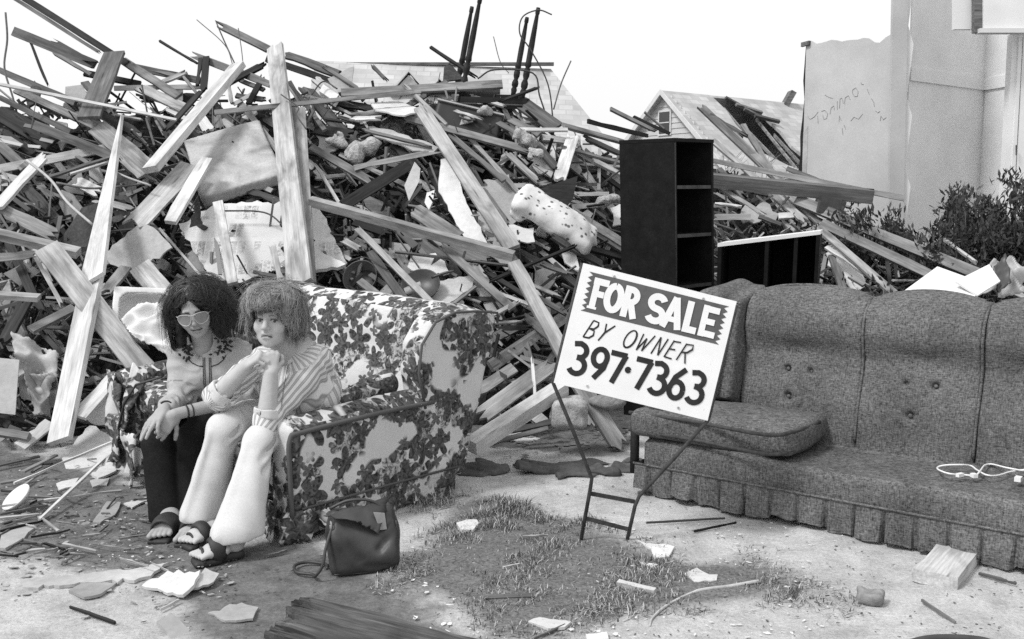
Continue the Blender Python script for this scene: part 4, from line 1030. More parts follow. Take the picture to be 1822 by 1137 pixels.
for a in [
    # ---- upper left
    (39, -6, 228, 114, 12, 'D', .30, 'e'), (8, -14, 180, 95, 7, 'G', .32, 'e'), (219, 108, 318, 172, 15, 'M', .28, 'c'), (25, 56, 172, 116, 17, 'G', .26, 'e'), (92, 72, 168, 116, 12, 'G', .20, 'e'),
    (53, 72, 86, 155, 5, 'D', .18, 'c'), (93, 92, 162, 133, 7, 'M', .2, 'c'), (0, 126, 135, 183, 12, 'G', .22, 'e'), (135, 183, 255, 240, 16, 'G', .20, 'e'),
    (28, 160, 170, 226, 14, 'M', .24, 'c'), (0, 174, 126, 234, 10, 'G', .26, 'e'), (-10, 194, 95, 256, 34, 'D', .14, 'c'), (62, 222, 200, 278, 17, 'M', .30, 'e'), (242, 152, 338, 198, 20, 'P', .22, 'c'),
    (203, 157, 365, 155, 9, 'P', .16, 'e'), (357, 163, 290, 238, 10, 'D', .34, 'c'), (284, 73, 356, 116, 4, 'D', .18, 'c'), (341, 98, 482, 150, 13, 'M', .22, 'e', None, None, S1),
    (380, 40, 478, 88, 14, 'G', .20, 'c', None, None, (.25, 0)), (506, 96, 606, 134, 17, 'G', .20, 'c'), (367, 102, 362, 164, 12, 'K', .30, 'c'), (357, 104, 352, 152, 7, 'D', .28, 'c'), (281, 150, 333, 128, 10, 'P', .24, 'c', None, None, SB),
    (405, 148, 475, 112, 13, 'D', .26, 'c'), (475, 105, 600, 148, 12, 'D', .14, 'e'), (-5, 302, 200, 262, 15, 'W', .22, 'e'), (84, 272, -8, 372, 21, 'W', .42, 'c'), (80, 318, 200, 278, 6, 'M', .34, 'c'), (125, 310, 196, 288, 4, 'P', .36, 'c'),
    (210, 280, 250, 316, 9, 'P', .3, 'c'), (0, 230, 60, 275, 14, 'D', .1, 'c'), (-10, 250, 45, 300, 18, 'M', .2, 'c'), (150, 130, 250, 150, 12, 'D', .12, 'c'), (230, 118, 365, 145, 12, 'G', .14, 'e'), (260, 122, 330, 140, 8, 'M', .18, 'c'),
    (205, 205, 262, 215, 4, 'P', .3, 'c'), (300, 190, 352, 216, 22, 'W', .16, 'c'), (352, 205, 376, 238, 20, 'W', .2, 'c', None, None, S2), (385, 205, 392, 235, 16, 'M', .18, 'c'), (395, 215, 412, 228, 14, 'P', .18, 'c'), (405, 130, 412, 185, 7, 'P', .2, 'c'), (325, 135, 370, 190, 5, 'M', .22, 'c'),
    (420, 170, 475, 178, 10, 'G', .12, 'c'), (442, 185, 472, 130, 10, 'D', .2, 'c'), (420, 140, 470, 160, 8, 'M', .15, 'c'),
    # ---- middle left
    (0, 372, 108, 424, 26, 'M', .34, 'c', None, None, SB), (0, 458, 70, 452, 15, 'M', .36, 'e'), (64, 458, 114, 550, 8, 'P', .34, 'c'), (50, 530, 6, 612, 24, 'D', .3, 'c'), (54, 588, 132, 548, 18, 'M', .34, 'c'), (10, 420, 75, 560, 16, 'D', .2, 'c'),
    (183, 528, 224, 476, 22, 'P', .34, 'c'), (484, 436, 499, 496, 12, 'P', .36, 'c'), (130, 320, 180, 345, 22, 'W', .2, 'c', None, None, SB), (165, 355, 240, 375, 14, 'P', .18, 'c', None, None, SB), (120, 270, 165, 300, 12, 'D', .1, 'c'), (44, 330, 100, 395, 22, 'G', .1, 'c'), (100, 335, 140, 380, 20, 'D', .12, 'c'),
    (442, 340, 505, 362, 14, 'G', .2, 'c'), (560, 318, 622, 312, 9, 'P', .12, 'c'), (0, 312, 35, 322, 14, 'P', .2, 'c'),
    # ---- centre
    (607, 166, 894, 150, 18, 'M', .34, 'c'), (690, 160, 890, 162, 12, 'M', .22, 'c'), (717, 150, 795, 222, 7, 'M', .40, 'c'), (717, 208, 950, 271, 15, 'M', .36, 'c'), (799, 239, 897, 322, 11, 'G', .34, 'c'), (630, 299, 784, 267, 10, 'P', .38, 'e'),
    (554, 262, 672, 330, 15, 'M', .32, 'c', None, None, S2), (515, 146, 578, 232, 8, 'M', .34, 'c'), (610, 366, 736, 288, 20, 'D', .34, 'e'), (633, 404, 776, 548, 12, 'P', .52, 'c'), (658, 449, 722, 538, 16, 'G', .40, 'c'), (734, 372, 815, 424, 30, 'M', .20, 'c'),
    (779, 430, 912, 550, 15, 'M', .40, 'c'), (703, 448, 916, 474, 4, 'G', .30, 'c'), (796, 549, 846, 510, 6, 'M', .44, 'c'), (876, 562, 926, 535, 8, 'P', .40, 'c'), (1027, 436, 868, 502, 6, 'K', .62, 'c', .02), (560, 290, 606, 366, 6, 'P', .34, 'c'),
    (620, 208, 700, 195, 12, 'M', .30, 'c', None, None, SB), (620, 212, 680, 210, 9, 'W', .34, 'c'), (560, 230, 630, 242, 22, 'D', .24, 'c'), (580, 178, 690, 200, 16, 'D', .18, 'c'), (640, 230, 770, 262, 6, 'M', .38, 'c'), (700, 260, 746, 300, 14, 'D', .2, 'c'),
    (770, 300, 800, 380, 22, 'D', .1, 'c'), (690, 395, 740, 440, 14, 'G', .18, 'c'), (630, 395, 700, 420, 16, 'D', .24, 'c', None, None, S2), (606, 425, 642, 445, 12, 'P', .28, 'c', None, None, SB), (700, 440, 740, 500, 18, 'M', .16, 'c'), (800, 440, 870, 470, 26, 'M', .14, 'c'), (640, 500, 690, 540, 14, 'M', .26, 'c'),
    (766, 84, 850, 140, 6, 'D', .2, 'c'), (575, 118, 640, 160, 7, 'M', .3, 'c'), (560, 140, 600, 172, 16, 'P', .26, 'c'), (660, 115, 690, 145, 6, 'G', .2, 'c'), (790, 190, 860, 215, 8, 'P', .3, 'c'), (960, 155, 885, 182, 5, 'D', .3, 'c'), (880, 215, 940, 250, 10, 'M', .2, 'c'), (840, 172, 900, 190, 7, 'P', .2, 'c'),
    (930, 185, 990, 228, 30, 'G', .18, 'c'), (905, 212, 960, 240, 14, 'M', .2, 'c'), (900, 270, 960, 326, 11, 'M', .3, 'c'), (955, 260, 1000, 310, 14, 'G', .2, 'c'), (922, 231, 1010, 231, 7, 'W', .36, 'c'),
    (855, 330, 905, 400, 10, 'M', .2, 'c'), (830, 240, 925, 345, 9, 'P', .26, 'c'), (880, 300, 905, 330, 20, 'G', .15, 'c'), (860, 480, 940, 530, 9, 'D', .3, 'c'), (930, 500, 1000, 530, 8, 'M', .3, 'c', None, None, SB), (940, 520, 1010, 560, 10, 'G', .3, 'c'), (880, 520, 950, 545, 7, 'P', .3, 'c'),
    # ---- right of centre
    (1003, 224, 1112, 254, 13, 'M', .24, 'c'), (1046, 216, 1152, 242, 8, 'D', .24, 'e'), (1086, 194, 1175, 238, 8, 'M', .22, 'c'), (1125, 207, 1192, 238, 6, 'D', .2, 'e'), (1147, 200, 1182, 230, 3, 'G', .2, 'c'), (1021, 238, 994, 322, 22, 'W', .30, 'c'), (1052, 284, 1112, 314, 12, 'P', .28, 'c', None, None, S1),
    (1000, 262, 1112, 292, 8, 'M', .26, 'c'), (1040, 245, 1112, 278, 12, 'G', .2, 'c'), (1060, 300, 1110, 340, 10, 'D', .2, 'c'), (1021, 380, 1116, 438, 22, 'P', .28, 'c'), (1018, 345, 1082, 345, 8, 'W', .26, 'e'), (1020, 368, 1080, 364, 9, 'P', .26, 'e'), (1040, 360, 1085, 395, 8, 'M', .2, 'c'), (1000, 330, 1030, 350, 8, 'P', .3, 'c'),
    (980, 420, 1070, 470, 14, 'G', .36, 'c'), (1030, 400, 1112, 450, 8, 'M', .3, 'c'), (1040, 440, 1112, 460, 14, 'D', .24, 'c'), (985, 470, 1040, 520, 12, 'G', .3, 'c'), (960, 470, 1020, 490, 7, 'M', .34, 'c', None, None, SB),
    # ---- lower centre, between the floral sofa and the sign
    (872, 652, 1010, 560, 22, 'M', .18, 'e'), (862, 610, 1000, 545, 18, 'G', .1, 'c'), (850, 745, 985, 645, 32, 'P', .28, 'c', None, None, SB), (845, 700, 915, 655, 22, 'M', .2, 'c'), (946, 635, 952, 705, 6, 'W', .5, 'c', None, None, S1), (930, 560, 1000, 620, 14, 'M', .2, 'c'),
    (880, 585, 950, 582, 9, 'D', .2, 'e'), (880, 575, 930, 572, 5, 'P', .3, 'c'), (905, 640, 960, 610, 14, 'D', .06, 'c'), (900, 768, 985, 750, 11, 'G', .3, 'c'), (870, 790, 975, 762, 9, 'M', .34, 'c'), (945, 755, 965, 738, 30, 'P', .2, 'c'), (1040, 700, 1052, 762, 18, 'P', .2, 'c'),
    # ---- right of the bookcase
    (1262, 320, 1555, 350, 15, 'G', .42, 'u', .11), (1255, 284, 1610, 353, 10, 'M', .36, 'e'), (1243, 186, 1400, 335, 15, 'M', .1, 'c'), (1290, 225, 1440, 372, 13, 'M', .08, 'c'), (1268, 250, 1345, 318, 12, 'P', .14, 'c'), (1322, 222, 1370, 300, 10, 'M', .05, 'c'), (1262, 205, 1330, 245, 10, 'G', .1, 'c'),
    (1275, 330, 1370, 390, 9, 'P', .3, 'c'), (1270, 386, 1335, 386, 11, 'P', .34, 'e'), (1272, 362, 1320, 368, 5, 'W', .36, 'c'), (1380, 350, 1440, 400, 16, 'P', .26, 'c'), (1400, 345, 1460, 400, 14, 'M', .24, 'c'), (1385, 385, 1418, 383, 12, 'P', .36, 'c'),
    (1280, 300, 1330, 360, 10, 'G', .2, 'c'), (1350, 385, 1390, 400, 8, 'G', .36, 'c'), (1430, 380, 1530, 430, 12, 'D', .2, 'e'), (1462, 405, 1560, 455, 20, 'G', .14, 'c'), (1480, 360, 1515, 370, 5, 'M', .2, 'c'),
    (1418, 356, 1835, 528, 20, 'M', .36, 'e', .06), (1463, 398, 1730, 524, 17, 'M', .48, 'e', .05), (1455, 405, 1590, 522, 15, 'P', .55, 'c'), (1470, 440, 1560, 500, 9, 'P', .5, 'c'), (1480, 455, 1500, 515, 14, 'M', .45, 'c'), (1510, 490, 1545, 512, 10, 'M', .5, 'c'), (1680, 426, 1740, 470, 6, 'W', .3, 'c'), (1400, 300, 1480, 330, 8, 'G', .3, 'e'), (1620, 480, 1700, 515, 8, 'D', .3, 'c'),
]:
    bd(*a)
# ---- boards one can point to singly
bd(489, 80, 534, 508, 37, 'P', .72, (-.25, -.9, .2), .03, .62, (.05, 0), (.93, 1.2), label='tall pale plank standing upright behind the short-haired woman', name='plank')
bd(531, 194, 548, 506, 27, 'P', .62, (.1, -.9, .2), .03, .55, label='narrower pale plank standing behind right edge of the upright plank', name='plank')
bd(382, 200, 748, 162, 8, 'P', .80, 'e', .03, .42, label='long thin pale board crossing in front of the upright plank near its top', name='board')
bd(552, 358, 914, 456, 16, 'P', .62, (0, -.86, -.42), .055, .55, label='long pale two-by-four pointing right above the floral sofa back', name='plank')
bd(748, 192, 912, 442, 27, 'P', .44, 'c', .03, label='long pale plank sloping down from suitcase to above the floral sofa', name='plank')
bd(915, 468, 1008, 640, 26, 'P', .60, 'c', .04, .62, label='pale plank slanting down behind left edge of the sign', name='plank')
board3(P(1003, 640, 5.75), G(1106, 800, .01) + Vector((0, -.0, 0)), .095, .04, 'P', 'c', (0, .06), label='pale plank with its foot on the ground below the sign', cat='plank', name='plank')
board3(P(838, 795, 5.15), P(1002, 688, 5.65), .085, .075, 'W', 'u', label='white-topped square timber resting by right end of floral sofa', cat='timber', name='timber')
bd(424, 116, 268, 302, 29, 'W', .62, (-.35, -.6, .7), .05, .72, label='bright white plank sloping down left from the skyline to the twin boards', name='plank')
bd(218, 204, 163, 500, 44, 'W', .60, (-.3, -.9, .3), .025, .75, taper=(.06, 1.15), label='white splintered lance of wood pointing straight up, left', name='plank')
bd(166, 488, 106, 785, 46, 'W', .70, (-.3, -.9, .3), .035, .45, label='broad white plank with cut foot, leaning left of floral sofa', name='plank')
bd(82, 440, 256, 660, 44, 'P', .82, (.2, -.8, .55), .03, .50, label='broad pale plank crossing the white plank down to floral sofa arm', name='plank')
bd(-12, 415, 140, 450, 20, 'P', .62, (.1, -.45, .9), .05, label='stubby pale timber with dark sawn end at far left edge', name='timber')
bd(-20, 524, 70, 530, 20, 'P', .62, 'u', .03, label='pale board end jutting in from the left edge at mid-height', name='board')
bd(340, 294, 236, 404, 42, 'P', .50, 'c', .02, label='wide pale twin board sloping down left below the mattress', name='plank', split=(0, .08))
bd(368, 283, 302, 396, 23, 'W', .58, 'c', .03, label='narrow white twin board beside the wide one below the mattress', name='plank')
bd(204, 94, 158, 210, 38, 'G', .44, 'c', .03, label='short dark-grey wide plank standing on the left skyline', name='plank')
bd(0, 150, 314, 213, 6.4, 'W', .52, 'c', .015, label='long thin white strip across the upper left of the heap', name='lath')
bd(172, 226, 268, 304, 36, 'M', .30, 'c', .025, label='wide brownish-grey plank beneath lower end of bright white plank', name='plank')
bd(388, 360, 414, 505, 18, 'P', .52, 'c', .025, label='pale stick standing in front of the printed panel above sunglasses woman', name='board')
bd(250, 476, 300, 534, 40, 'P', .46, 'c', .05, label='pale box end just left of the woman in sunglasses', name='board')
bd(208, 668, 140, 742, 30, 'W', .50, 'c', .02, label='white board beside round pan lid, left of floral sofa', name='board')
bd(-20, 766, 52, 778, 15, 'M', .45, 'c', .04, label='grey pipe-like timber at ground level by left edge', name='timber')
bd(35, 795, 90, 752, 26, 'W', .42, 'c', .015, label='small white board scrap at foot of broad white plank', name='board')
# filler boards half buried between the others
SIL = [(-60, 190), (60, 165), (170, 165), (300, 175), (420, 175), (560, 165), (700, 160), (840, 165), (930, 195), (1010, 245), (1105, 262), (1105, 480), (1020, 520), (1000, 720), (900, 770), (840, 640), (620, 540), (420, 520), (220, 640), (130, 770), (-60, 780)]
def in_poly(x, y, pts):
    c = False
    for i in range(len(pts)):
        (ax, ay), (bx, by) = pts[i - 1], pts[i]
        if (ay > y) != (by > y) and x < (bx - ax) * (y - ay) / (by - ay) + ax: c = not c
    return c
r2 = random.Random(77); cnt = 0
while cnt < 185:
    x, y = r2.uniform(-60, 1110), r2.uniform(160, 780)
    if not in_poly(x, y, SIL): continue
    cnt += 1
    ang = math.radians(r2.gauss(-30, 22) if r2.random() < .68 else r2.uniform(-90, 90))
    L = r2.uniform(40, 150); w = r2.choice([5, 7, 9, 11, 14, 18, 26]); dx, dy = math.cos(ang) * L / 2, -math.sin(ang) * L / 2
    tone = r2.choices('WPMGD', [3, 16, 28, 26, 27])[0]
    lab = 'half-buried %s %s %s' % (TONE[tone][1], 'lath' if w < 8 else ('batten' if w < 12 else 'board'), where(x, y))
    fc = (r2.uniform(-.5, .5), -1, r2.uniform(-.1, 1.0))
    o = bd(x - dx, y - dy, x + dx, y + dy, w, tone, r2.uniform(-.10, .16), fc, None, r2.uniform(-.12, .2), (r2.choice([0, .08]), r2.choice([0, .1])), label=lab)
    o['group'] = 'half-buried boards in the heap'
# fragments of wallboard, shingle and felt jammed between the boards
cnt = 0; FR = [('plaster', 'pale plaster'), ('plaster_grey', 'grey plaster'), ('tarpaper', 'dark felt'), ('ply', 'brown plywood'), ('wood_mid', 'grey wooden')]
while cnt < 150:
    x, y = r2.uniform(-50, 1105), r2.uniform(170, 770)
    if not in_poly(x, y, SIL): continue
    cnt += 1; mt_, wd_ = r2.choices(FR, [2, 4, 5, 3, 4])[0]; k = r2.randint(4, 7); R1 = r2.uniform(9, 42); asp = r2.uniform(.35, .9); a0 = r2.uniform(0, 3.14)
    pts = []
    for i in range(k):
        a = 2 * math.pi * i / k + r2.uniform(-.3, .3); q = R1 * r2.uniform(.6, 1.2); ux, uy = q * math.cos(a), q * math.sin(a) * asp
        pts.append((x + ux * math.cos(a0) - uy * math.sin(a0), y + ux * math.sin(a0) + uy * math.cos(a0)))
    n_ = Vector((r2.uniform(-.5, .5), -.8, r2.uniform(.1, 1.0))).normalized(); pc = P(x, y, Dp(x, y) - r2.uniform(-.06, .2)); o0 = Vector((0, 0, CAM_H))
    w3 = [o0 + ray(*p) * ((pc - o0).dot(n_) / ray(*p).dot(n_)) for p in pts]
    o = MB().slab(w3, -n_ * r2.uniform(.006, .02)).obj('debris_fragment', MATS[mt_], None)
    tag(o, f'{"small" if R1 < 18 else "large"} {wd_} fragment jammed {where(x, y)}', 'debris', 'fragments jammed in the heap')
# small splinters and lath ends too many to count
sp = MB(); r3 = random.Random(5); tones = []
for i in range(3300):
    if i < 2500:
        x, y = r3.uniform(-60, 1110), r3.uniform(165, 780)
        if not in_poly(x, y, SIL): continue
        p = P(x, y, Dp(x, y) - r3.uniform(-.10, .16))
    else:
        x, y = r3.uniform(1270, 1640), r3.uniform(300, 520)
        if y < 300 + (x - 1270) * .55: continue
        p = P(x, y, Dp(x, y) - r3.uniform(-.2, .15))
    L = r3.uniform(.04, .22) if r3.random() < .75 else r3.uniform(.2, .6); wd = r3.uniform(.003, .013)
    a = Vector((r3.gauss(.4, 1), r3.gauss(0, .6), r3.gauss(-.3, .7))).normalized(); b = a.cross(Vector((r3.random(), r3.random(), r3.random()))).normalized(); c_ = a.cross(b)
    sp.box(p, (L / 2, wd, wd * .5), Matrix((a, b, c_)).transposed()); tones += [r3.choice([.02, .03, .05, .09, .14, .22, .34])] * 8
me = sp.mesh(); attr(me, 'tone', tones)
o = link('splinters', me, MATS['splinter_mix'], origin=(0, 7, 0)); tag(o, 'broken laths and splinters scattered all over the heap', 'splinters', kind='stuff')
# laths knocked loose from the plaster walls, lying every way over the heap
lt = MB(); r4 = random.Random(15); tones = []
for i in range(950):
    x, y = r4.uniform(-60, 1110), r4.uniform(165, 790)
    if i > 750: x, y = r4.uniform(1265, 1600), r4.uniform(290, 500)
    if (i <= 750 and not in_poly(x, y, SIL)) or (i > 750 and y < 300 + (x - 1265) * .42): continue
    ang = math.radians(r4.gauss(-30, 20) if r4.random() < .7 else r4.uniform(-90, 90)); L = r4.uniform(14, 75); dx, dy = math.cos(ang) * L / 2, -math.sin(ang) * L / 2; lay = r4.uniform(-.04, .22)
    a, b = P(x - dx, y - dy, Dp(x - dx, y - dy) - lay), P(x + dx, y + dy, Dp(x + dx, y + dy) - lay + r4.gauss(0, .06))
    ax = (b - a).normalized(); n_ = Vector((r4.gauss(0, .4), -1, r4.gauss(.5, .5))); n_ = (n_ - ax * n_.dot(ax)).normalized(); wv = n_.cross(ax)
    lt.box((a + b) / 2, ((b - a).length / 2, r4.uniform(.005, .018), r4.uniform(.002, .006)), Matrix((ax, wv, n_)).transposed()); tones += [r4.choice([.03, .05, .08, .12, .17, .23, .30, .42])] * 8
me = lt.mesh(); attr(me, 'tone', tones); o = link('loose_laths', me, MATS['splinter_mix'], origin=(0, 7, 0)); tag(o, 'loose plaster laths strewn thickly over the whole heap', 'laths', kind='stuff')
# ================================================================ sheets and household things in the heap
def sheet(pts, lay, mat, label, t=.012, name='debris_sheet', cat='debris', rag=.0, seed=0, group=None, tilt=None, Ys=None):
    r = random.Random(seed)
    out = []
    for i, (x, y) in enumerate(pts):
        x2, y2 = pts[(i + 1) % len(pts)]; out.append((x, y))
        if rag:
            L = math.hypot(x2 - x, y2 - y); k = int(L / 9)
            for j in range(1, k):
                f = j / k; nx, ny = -(y2 - y) / L, (x2 - x) / L; d = r.gauss(0, rag)
                out.append((x + (x2 - x) * f + nx * d, y + (y2 - y) * f + ny * d))
    c = [sum(p[0] for p in pts) / len(pts), sum(p[1] for p in pts) / len(pts)]
    pc = P(c[0], c[1], Ys if Ys else Dp(*c) - lay)
    n = Vector(tilt if tilt else (0, -.70, .71)).normalized(); o0 = Vector((0, 0, CAM_H)); w = []
    for x, y in out:
        d = ray(x, y); w.append(o0 + d * ((pc - o0).dot(n) / d.dot(n)))
    a = MB().slab(w, -n * t).obj(name, mat, None)
    return tag(a, label, cat, group)
# newsprint-lined wall panel
m = N('newsprint'); v = m.coord('Object')
bk = m.n('TexBrick'); m.set(bk, 'Vector', m.coord('Object', scale=(1, .3, 1))); bk.inputs['Scale'].default_value = 9; bk.inputs['Mortar Size'].default_value = .03; bk.inputs['Color1'].default_value = (1, 1, 1, 1); bk.inputs['Color2'].default_value = (.0, .0, .0, 1); bk.inputs['Mortar'].default_value = (1, 1, 1, 1)
f = m.noise(v, 55, 3, .8); f2 = m.noise(v, 4, 3, .6)
ink = m.math('MULTIPLY', m.math('MULTIPLY', m.math('SUBTRACT', 1.0, m.n('RGBToBW', ins={0: bk.outputs[0]}).outputs[0]), m.ramp(f, .42, .55, .1, .75)), m.ramp(f2, .40, .52))
m.fin(m.math('MULTIPLY', m.mix(ink, .66, .10), m.ramp(f2, .3, .6, .85, 1.05)), .9, .15)
m = N('ticking'); v = m.coord('Object'); s1 = m.noise(v, 3, 4, .6, .5); s2 = m.noise(v, 60, 4, .7)
m.fin(m.math('MULTIPLY', m.ramp(s1, .34, .62, .28, .52), m.ramp(s2, .3, .7, .85, 1.1)), .95, .1); m.bump(s1, .3, .03)
def pts_plane(pts, Y, n):
    n = Vector(n).normalized(); o0 = Vector((0, 0, CAM_H)); c = [sum(p[0] for p in pts) / len(pts), sum(p[1] for p in pts) / len(pts)]; pc = P(c[0], c[1], Y)
    return [o0 + ray(x, y) * ((pc - o0).dot(n) / ray(x, y).dot(n)) for x, y in pts], n
# thick mattress half: soft slab
w, n = pts_plane([(328, 248), (470, 208), (500, 312), (352, 352)], Dp(410, 280) - .28, (-.05, -.62, .78))
c0 = sum(w, Vector()) / 4; ex = ((w[1] - w[0]) + (w[2] - w[3])).normalized(); ey = n.cross(ex).normalized()
hx_, hy_ = ((w[1] - w[0]).length + (w[2] - w[3]).length) / 4, ((w[3] - w[0]).length + (w[2] - w[1]).length) / 4
R = Matrix((ex, ey, n))
mt = sobj('mattress', [('+', rbox(c0 - n * .05, (hx_, hy_, .06), .025, R), 0)], .016, MATS['ticking'], None, wob(5, .014, 4)); tag(mt, 'stained pale mattress wedged left of the upright plank', 'mattress')
sheet([(318, 398), (392, 362), (562, 356), (618, 468), (598, 478), (520, 470), (440, 500), (372, 500), (352, 455)], .20, MATS['newsprint'], 'torn panel covered with newspaper print behind the women', rag=2.2, seed=1, tilt=(0, -.8, .6))
sheet([(186, 448), (250, 398), (272, 404), (306, 440), (240, 483), (196, 470)], .42, MATS['ply'], 'curled brown board scrap with nail holes, left of sunglasses woman', rag=1.5, seed=2, tilt=(-.2, -.8, .45))
sheet([(352, 350), (318, 470), (378, 470), (372, 455)], .12, MATS['tarpaper'], 'dark flap of roofing felt hanging above sunglasses woman', rag=2, seed=3, tilt=(.2, -.95, .1))
sheet([(105, 430), (145, 370), (175, 360), (172, 440), (145, 440)], .3, MATS['tarpaper'], 'dark grey plywood piece behind the white lance of wood', seed=4, tilt=(-.3, -.8, .5))
sheet([(125, 315), (240, 300), (245, 365), (175, 345)], .1, MATS['tarpaper'], 'dark panel under the mattress corner at left', seed=5)
sheet([(0, 637), (34, 640), (27, 738), (0, 735), (-30, 740), (-30, 636)], .40, MATS['plaster'], 'pale flat board standing against the left edge', tilt=(.2, -.95, .2), seed=6)
sheet([(784, 283), (800, 280), (835, 370), (872, 440), (836, 440), (780, 340)], .25, MATS['plaster'], 'pale plasterboard sheet under the long central plank', rag=1.4, seed=7)
sheet([(860, 320), (905, 310), (930, 380), (900, 420), (872, 380)], .2, MATS['plaster_grey'], 'grey torn plasterboard left of the spotted pillow', rag=2, seed=8)
sheet([(905, 400), (950, 405), (952, 430), (938, 432), (908, 425)], .3, MATS['plaster'], 'small pale plaster chunk below the spotted pillow', rag=2, seed=9)
sheet([(960, 336), (1028, 313), (1020, 352), (1003, 374)], .42, MATS['wood_dark'], 'dark triangular board scrap behind the spotted pillow', t=.02, seed=10, tilt=(.1, -.9, .4))
sheet([(660, 185), (700, 178), (745, 192), (742, 200), (720, 205), (668, 196)], .34, MATS['plaster'], 'flat pale plaster slab near top centre of the heap', rag=1, seed=11, tilt=(0, -.3, .95))
sheet([(655, 225), (700, 232), (780, 262), (770, 272), (735, 268), (668, 243)], .30, MATS['ply'], 'grey splintered panel lying below the thin pale board', rag=1.5, seed=12, tilt=(0, -.5, .85))
sheet([(583, 140), (630, 118), (625, 160), (600, 165)], .26, MATS['plaster_grey'], 'tilted grey board scrap on top right of the upright plank', rag=1, seed=13)
sheet([(575, 150), (603, 168), (595, 180), (568, 162)], .34, MATS['plaster'], 'pale box-like scrap on top right of the upright plank', t=.06, seed=14)
sheet([(560, 560 - 330), (600, 228), (603, 262), (575, 285)], .2, MATS['plaster_grey'], 'crumpled grey wallboard just right of the upright plank', rag=3, seed=15)
sheet([(790, 120), (800, 112), (825, 140), (788, 145)], .1, MATS['tarpaper'], 'dark triangular scrap on skyline below the table legs', seed=16)
sheet([(730, 460), (775, 450), (800, 485), (770, 490), (725, 475)], .22, MATS['plaster'], 'crumpled white paper beside the frying pan', rag=3, seed=17, tilt=(0, -.5, .8))
sheet([(770, 500), (845, 490), (840, 512), (800, 538), (765, 538)], .26, MATS['ply'], 'flat pale board right of the frying pan', rag=1.5, seed=18, tilt=(0, -.5, .8))
sheet([(720, 330), (738, 288), (748, 300), (746, 322), (728, 357)], .55, MATS['plaster'], 'curled white strip hanging at centre of the heap', seed=19, tilt=(.3, -.9, .2))
sheet([(615, 470), (560, 440), (560, 480), (600, 476)], .3, MATS['plaster'], 'white plaster edge right of the upright plank foot', rag=1, t=.03, seed=20)
sheet([(905, 235), (935, 225), (945, 240), (950, 262), (925, 262)], .2, MATS['tarpaper'], 'dark felt scrap on heap near the white insulation', seed=21)
sheet([(940, 250), (990, 255), (985, 320), (950, 300)], .12, MATS['ply'], 'brown plywood piece above the spotted pillow', rag=2, seed=22)
sheet([(880, 420), (930, 470), (900, 480), (870, 450)], .22, MATS['plaster_grey'], 'grey plaster scrap at end of the long two-by-four', rag=2, seed=23)
sheet([(1085, 370), (1112, 368), (1112, 400), (1090, 402)], .28, MATS['plaster'], 'pale plaster bits left of the bookcase', rag=3, seed=24)
sheet([(1320, 372), (1360, 358), (1385, 380), (1370, 398), (1322, 396)], .3, MATS['plaster_grey'], 'crumpled grey sheet right of the bookcase', rag=4, seed=25)
sheet([(1470, 450), (1500, 440), (1540, 500), (1530, 515), (1490, 500)], .3, MATS['plaster'], 'torn pale lining under the boards right of low shelf', rag=4, seed=26)
sheet([(1000 + 605, 520), (1668, 474), (1740, 500), (1735, 528), (1660, 535)], 0, MATS['laminate_white'], 'large flat white panel behind the grey sofa', Ys=6.0, tilt=(-.1, -.35, .93), seed=27)
sheet([(1700, 500), (1760, 470), (1780, 500), (1740, 525)], 0, MATS['laminate_white'], 'smaller white panel beside the crumpled metal', Ys=6.0, tilt=(.1, -.5, .85), seed=28)
# ground-level sheets at left
def gsheet(pts, mat, label, z=.02, t=.01, rag=1.5, seed=0, tilt=(0, 0, 1), name='plaster_scrap', cat='plaster scrap', group=None):
    c = [sum(p[0] for p in pts) / len(pts), sum(p[1] for p in pts) / len(pts)]; Y = G(c[0], c[1], z).y
    return sheet(pts, 0, mat, label, t, name, cat, rag, seed, group, tilt, Y)
gsheet([(110, 815), (160, 757), (205, 778), (210, 825), (190, 838), (125, 850)], MATS['plaster'], 'big white plaster sheet on ground left of floral sofa', .03, .012, 2.5, 1, (0, -.25, 1))
gsheet([(160, 840), (215, 815), (205, 838), (175, 850)], MATS['plaster'], 'white plaster corner beside the big sheet', .02, .012, 1.5, 2)
gsheet([(38, 1030), (230, 1014), (300, 1000), (258, 1026), (170, 1036), (40, 1044)], MATS['ply'], 'long pale strip of lath and plaster on ground by the feet', .015, .012, 2, 3)
gsheet([(122, 1050), (150, 1034), (208, 1036), (180, 1056), (150, 1062)], MATS['plaster_grey'], 'oval pale plaster scrap in front of the long strip', .012, .01, 1, 4)
gsheet([(252, 1042), (290, 1022), (356, 1014), (345, 1040), (325, 1058)], MATS['plaster'], 'jagged white plaster piece in front of the feet', .03, .012, 2.5, 5, (-.2, -.2, 1))
gsheet([(335, 1050), (365, 1010), (390, 1020), (380, 1035)], MATS['ply'], 'grey board scrap right of the jagged plaster', .03, .01, 1, 6, (.25, -.2, 1))
gsheet([(165, 928), (190, 892), (215, 893), (205, 915), (178, 930)], MATS['ply'], 'flat grey scrap on dirt left of the dark trousers', .012, .008, 1.5, 7)
gsheet([(220, 895), (260, 884), (262, 890), (235, 903)], MATS['plaster'], 'thin pale sliver near the dark trousers', .012, .008, 1, 8)
gsheet([(0, 945), (45, 932), (60, 940), (35, 965), (0, 975)], MATS['plaster_grey'], 'pale plaster slab at the left edge of the ground', .014, .012, 2, 9)
gsheet([(100, 860), (140, 850), (130, 865), (105, 872)], MATS['plaster'], 'small white chip under the white strips', .012, .008, 1.5, 10)
gsheet([(160, 855), (195, 850), (190, 862), (165, 866)], MATS['ply'], 'small grey chip under the white strips', .012, .008, 1.5, 11)
